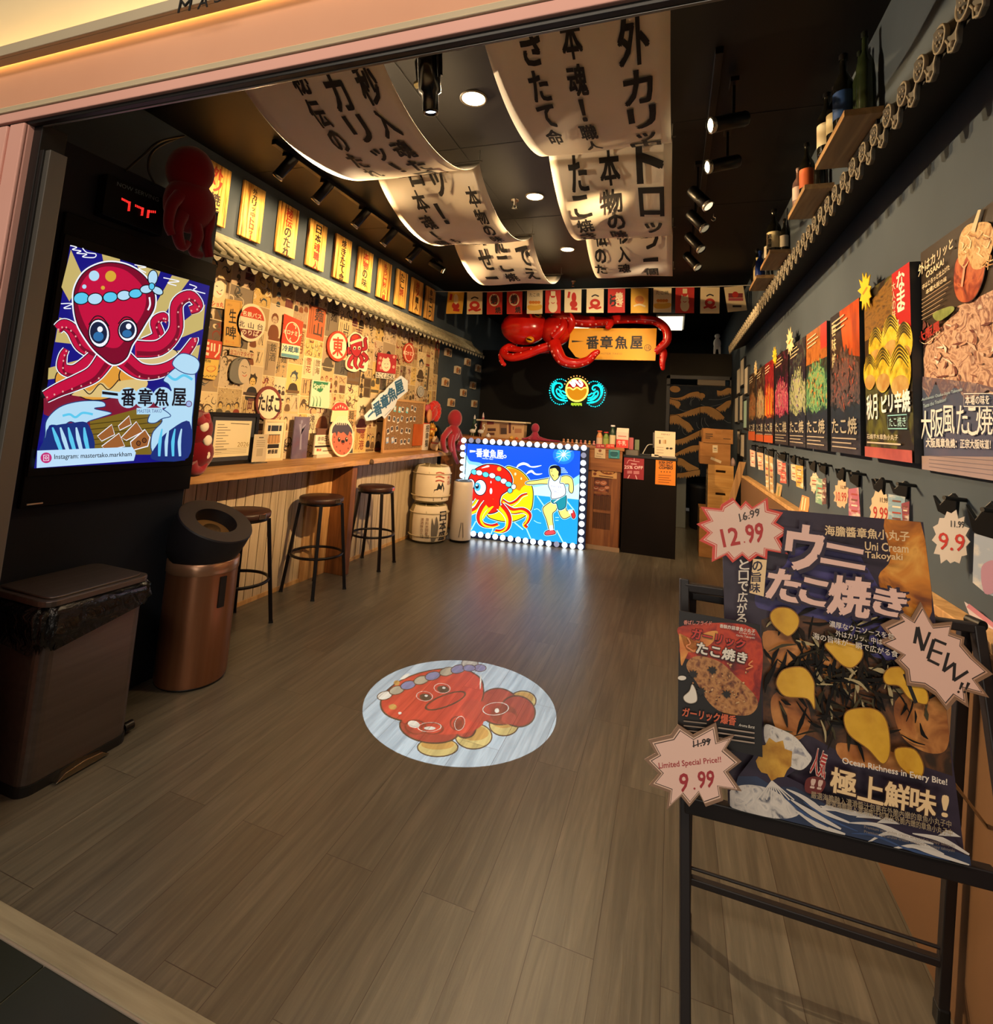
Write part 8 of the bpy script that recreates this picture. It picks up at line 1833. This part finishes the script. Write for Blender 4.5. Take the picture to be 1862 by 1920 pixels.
# writing
def big(ch, q): A.text(ch, q, dkp, .13); A.text(ch, q, dkp, .09); A.text(ch, q, pk2, .045)
big('ウ', [(715, 215), (880, 240), (860, 440), (690, 420)]); big('ニ', [(880, 305), (1080, 345), (1065, 430), (870, 395)])
big('た', [(625, 425), (775, 450), (750, 590), (600, 560)]); big('こ', [(780, 470), (910, 500), (890, 610), (760, 580)]); big('焼', [(915, 460), (1105, 480), (1085, 660), (895, 635)]); big('き', [(1130, 510), (1275, 540), (1245, 660), (1105, 630)])
tq2 = lambda s_, x0, y0, x1, y1, h, M, off: A.text(s_, [(x0, y0-h), (x1, y1-h), (x1, y1), (x0, y0)], M, off)
or2 = mat('#f0cf9c', gl); wt2 = mat('#e8dccc', gl)
tq2('海膽醬章魚小丸子', 882, 268, 1283, 298, 48, or2, .02); tq2('Uni Cream', 1072, 338, 1278, 352, 40, or2, .015); tq2('Takoyaki', 1072, 385, 1250, 396, 40, or2, .015)
A.poly([(540, 380), (605, 385), (590, 560), (522, 542)], or2); A.column('の旨味', 560, 392, 46, dkp, .025, 1.12, lean=-.12)
A.column('と口で広がる', 497, 385, 46, wt2, .02, 1.12, lean=-.06)
tq2('濃厚なウニソースを包', 900, 702, 1205, 765, 30, wt2, .012); tq2('外はカリッ、中は', 930, 748, 1150, 790, 30, wt2, .012); tq2('海の旨味が一瞬で広がる食', 822, 760, 1225, 850, 32, wt2, .012)
tq2('Ocean Richness in Every Bite!', 960, 1358, 1455, 1460, 38, wt2, .02)
for ch, x, y in (('極', 910, 1490), ('上', 1040, 1525), ('鮮', 1165, 1555), ('味', 1285, 1580)): A.text(ch, [(x, y-125), (x+118, y-95), (x+110, y+20), (x-8, y-10)], mat('#3a1c10', gl), .07); A.text(ch, [(x, y-125), (x+118, y-95), (x+110, y+20), (x-8, y-10)], or2, .03)
A.text('!', [(1430, 1495), (1460, 1500), (1452, 1600), (1428, 1595)], or2, .02)
A.text('人気', [(830, 1275), (890, 1300), (875, 1420), (805, 1390)], mat('#e8d4c4', gl), .06); A.text('人気', [(830, 1275), (890, 1300), (875, 1420), (805, 1390)], mat('#b0302c', gl), .02); A.poly([(790, 1420), (850, 1410), (880, 1440), (850, 1490), (785, 1480)], mat('#6a2420', gl), True); A.text('!!', [(815, 1420), (865, 1428), (855, 1470), (808, 1462)], mat('#d8b8a8', gl), .04)
for k, (x0, y0, x1, y1) in enumerate(((810, 1510, 1470, 1650), (880, 1545, 1475, 1690))): tq2('嚴選海膽融入濃滑醬汁包裹在外脆內嫩的章魚小丸子中', x0, y0, x1, y1, 34, mat('#a89474', gl), .012)
for k in range(2): tq2('Premium sea urchin cream wrapped in crispy takoyaki', 1060, 1655+22*k, 1485, 1745+22*k, 18, mat('#8a7a6a', gl), 0)
lim = lambda q: (min(max(q.dot(U), 0), wd))
nv = []
for p in A.mb.v:
    d_ = p-SP.O; u_, v_, h_ = d_.dot(SP.U), d_.dot(SP.V), d_.dot(SP.N); nv.append(SP(min(max(u_, .0005), wd-.0005), min(max(v_, .0005), ht-.0005), h_))
A.mb.v = nv; B.mb = joinm(B.mb, A.mb); part('print', B.mb, t)
# small garlic poster stuck in front
SQ = Plane(SP(0, 0, .10), U, Vv)
SQ = Plane(SP(0, 0, .09), U, Vv)
S9 = (1260, 1130, 2.8)
A = Art(SQ, None, SQ.px).src(*S9); c4 = [(38, 42), (462, 118), (476, 812), (30, 712)]
uv = [A.q(p) for p in c4]
t = thing('board_poster', 'small black and red garlic dumpling poster overlapping the big one', 'poster', SQ(*uv[3]))
part('sheet', MB().prism(uv, -.006, 0, mat('#141010', .5), SQ), t)
part('clip', MB().prism([(uv[3][0]+.14, uv[3][1]+.12), (uv[3][0]+.16, uv[3][1]+.12), (uv[3][0]+.16, uv[3][1]+.16), (uv[3][0]+.14, uv[3][1]+.16)], -.09, -.006, M_BLKM, SQ), t)
A.poly([(60, 120), (440, 140), (462, 470), (420, 520), (260, 330), (60, 290), (45, 200)], nmat(['#3a0c0c', '#8c1c14', '#c8401c', '#a8241c'], 22, gl, dist=.8), True)
A.poly([(40, 160), (90, 260), (200, 220), (240, 150), (150, 170), (80, 270), (50, 330), (42, 240)], nmat(['#c8642c', '#e8a04c', '#a83c1c'], 16, gl), True)
A.poly([(75, 330), (130, 280), (250, 310), (340, 390), (430, 480), (450, 540), (400, 590), (280, 580), (200, 530), (130, 420)], nmat(['#3c1c10', '#8a5230', '#c08850', '#a06838', '#4c2818'], 60, gl, detail=6), True)
r7 = random.Random(9)
for k in range(60): x, y = r7.gauss(270, 75), r7.gauss(450, 60); A.ell(x, y, r7.uniform(4, 9), r7.uniform(3, 6), mat(r7.choice(['#c89460', '#8a5230', '#d8ac78', '#5c3018', '#b07a48']), gl), r7.uniform(0, 3), 7)
for x, y in ((210, 350), (285, 475), (110, 370), (150, 460)): A.poly(star(x, y, 26, 24, 8, .6, 0, .2, 5), mat('#181210', gl))
wg = mat('#e8dfd0', gl)
A.blob([(60, 490), (90, 460), (105, 425), (125, 460), (130, 510), (100, 525), (70, 515)], wg, mat('#8a7c6a', gl), 3); A.ell(52, 392, 22, 12, wg)
rdp = mat('#c83428', gl)
A.text('ガーリック', [(108, 130), (385, 195), (375, 240), (100, 185)], M_BLK, .10); A.text('ガーリック', [(108, 130), (385, 195), (375, 240), (100, 185)], rdp, .04)
A.text('たこ焼き', [(135, 200), (395, 262), (385, 318), (125, 262)], M_BLK, .10); A.text('たこ焼き', [(135, 200), (395, 262), (385, 318), (125, 262)], wg, .04)
A.text('香ばしフライド', [(62, 90), (208, 95), (205, 117), (60, 112)], mat('#d88878', gl), .03); A.text('香酥炸蒜章魚小丸子', [(250, 108), (435, 138), (432, 160), (248, 128)], wg, .02)
A.text('Crispy Fried', [(350, 148), (432, 160), (431, 172), (350, 160)], wg, .0); A.text('Garlic Takoyaki', [(335, 162), (432, 176), (431, 190), (334, 175)], wg, .0)
A.text('ガーリック爆香', [(58, 545), (335, 590), (330, 640), (52, 590)], mat('#3a100c', gl), .08); A.text('ガーリック爆香', [(58, 545), (335, 590), (330, 640), (52, 590)], mat('#d8643c', gl), .025)
A.text('Aroma Burst', [(350, 628), (432, 640), (430, 656), (348, 642)], wg, .0)
for k in range(3): A.line([(60, 615+24*k), (180, 628+24*k)], 6, mat('#8a7868', gl), False); A.line([(240, 650+26*k), (430, 678+26*k)], 7, mat('#a89484', gl), False)
for P in ([(80, 180), (95, 210), (75, 225), (110, 250)], [(420, 300), (400, 320), (420, 330), (385, 345)]): A.line(P, 7, mat('#e89058', gl))
part('print', A.mb, t)
# three burst price cards
SB3 = Plane(SP(0, 0, .03), U, Vv)
def card(label, pts, pl, M, rims, draw, src, pin):
    A = Art(pl, None, pl.px).src(*src); uv = [A.q(p) for p in pts]
    t = thing('burst_card', label, 'price card', pl(sum(u for u, v in uv)/len(uv), min(v for u, v in uv)))
    m = MB().prism(uv, -.004, 0, rims[0], pl); part('card', m, t)
    cx, cy = sum(p[0] for p in pts)/len(pts), sum(p[1] for p in pts)/len(pts)
    for k, mm in ((.91, rims[1]), (.875, rims[2]), (.85, M)): A.poly([(cx+(p[0]-cx)*k, cy+(p[1]-cy)*k) for p in pts], mm)
    draw(A); part('print', A.mb, t)
    c = pl(sum(u for u, v in uv)/len(uv), sum(v for u, v in uv)/len(uv)); part('tape', MB().bar(c-pl.N*.0041, c-pl.N*pin, .02, M_BLKM), t)
p1 = [(375, 10), (430, 72), (465, 33), (512, 76), (612, 10), (620, 87), (717, 112), (668, 180), (765, 240), (690, 290), (750, 395), (612, 370), (608, 430), (545, 405), (490, 447), (440, 402), (375, 452), (330, 400), (235, 447), (240, 345), (150, 303), (205, 250), (130, 190), (210, 160), (158, 72), (290, 85), (300, 57)]
def d(A):
    rp = mat('#b83030', .5); bk_ = mat('#4a3c38', .5)
    A.text('16.99', [(415, 122), (552, 82), (560, 132), (425, 175)], bk_, .02); A.line([(420, 172), (560, 85)], 3, bk_, False)
    A.text('12', [(290, 228), (405, 212), (425, 325), (315, 345)], rp, .025); A.ell(455, 312, 5, 5, rp); A.text('99', [(455, 200), (580, 180), (578, 310), (480, 318)], rp, .025)
S10 = (1270, 930, 3.614)
card('burst price card reading 12.99, above the left of the big poster', p1, Plane(SP(0, 0, .02), U, Vv), nmat(['#e8c2b0', '#efd0bc'], 6, .5), (mat('#d8483c', .5), mat('#f0b8a8', .5), mat('#c8402f', .5)), d, S10, .012)  # red rims put a red glow into the card's colours
p2 = [(1170, 705), (1265, 660), (1240, 620), (1320, 670), (1365, 592), (1400, 660), (1425, 700), (1520, 690), (1510, 740), (1580, 765), (1575, 800), (1635, 870), (1718, 945), (1645, 985), (1700, 1060), (1590, 1030), (1600, 1108), (1540, 1070), (1495, 1122), (1440, 1050), (1380, 1010), (1300, 1000), (1290, 930), (1240, 880), (1270, 850), (1155, 785), (1215, 760)]
def d(A):
    k = mat('#1c1414', .5)
    A.line([(1335, 795), (1350, 715)], 16, k, False); A.line([(1350, 715), (1375, 830)], 20, k, False); A.line([(1375, 830), (1410, 740)], 14, k, False)
    A.line([(1430, 775), (1400, 870)], 18, k, False)
    for a, b in (((1430, 775), (1490, 800)), ((1415, 825), (1470, 845)), ((1398, 872), (1455, 900))): A.line([a, b], 13, k, False)
    A.line([(1500, 840), (1475, 930)], 15, k, False); A.line([(1475, 930), (1530, 890)], 15, k, False); A.line([(1530, 890), (1525, 975)], 15, k, False); A.line([(1525, 975), (1595, 930)], 15, k, False)
    for x in (1560, 1590): A.line([(x+8, 985), (x-6, 1018)], [16, 8], k, False); A.ell(x-12, 1030, 6, 6, k)
card('tilted burst card reading NEW!!, at the right of the big poster', p2, Plane(SP(0, 0, .03), U, Vv), mat('#e8bfae', .5), (mat('#8c6a50', .5), mat('#c79c82', .5), mat('#3a2c28', .5)), d, S6, .022)
p3 = [(40, 1265), (150, 1240), (185, 1190), (260, 1240), (370, 1180), (385, 1265), (460, 1240), (420, 1305), (495, 1370), (430, 1420), (495, 1515), (395, 1500), (405, 1560), (320, 1590), (290, 1530), (240, 1590), (200, 1540), (130, 1605), (140, 1520), (45, 1485), (90, 1430), (22, 1360), (75, 1330)]
def d(A):
    rp = mat('#a83038', .5); k = mat('#2c2020', .5)
    A.text('11.99', [(258, 1268), (340, 1255), (342, 1288), (260, 1300)], k, .03); A.line([(256, 1295), (345, 1262)], 5, k, False)
    A.text('Limited Special Price!!', [(90, 1375), (392, 1345), (395, 1380), (94, 1412)], rp, .015)
    A.text('9', [(190, 1430), (235, 1425), (232, 1512), (195, 1518)], rp, .02); A.ell(265, 1500, 5, 5, rp); A.text('99', [(280, 1418), (360, 1412), (358, 1492), (285, 1498)], rp, .02)
card('burst price card reading 9.99, at the lower left of the big poster', p3, Plane(SP(0, 0, .115), U, Vv), mat('#efc9ba', .5), (mat('#8c6e58', .5), mat('#e8c4ae', .5), mat('#4a3830', .5)), d, S6, .11)
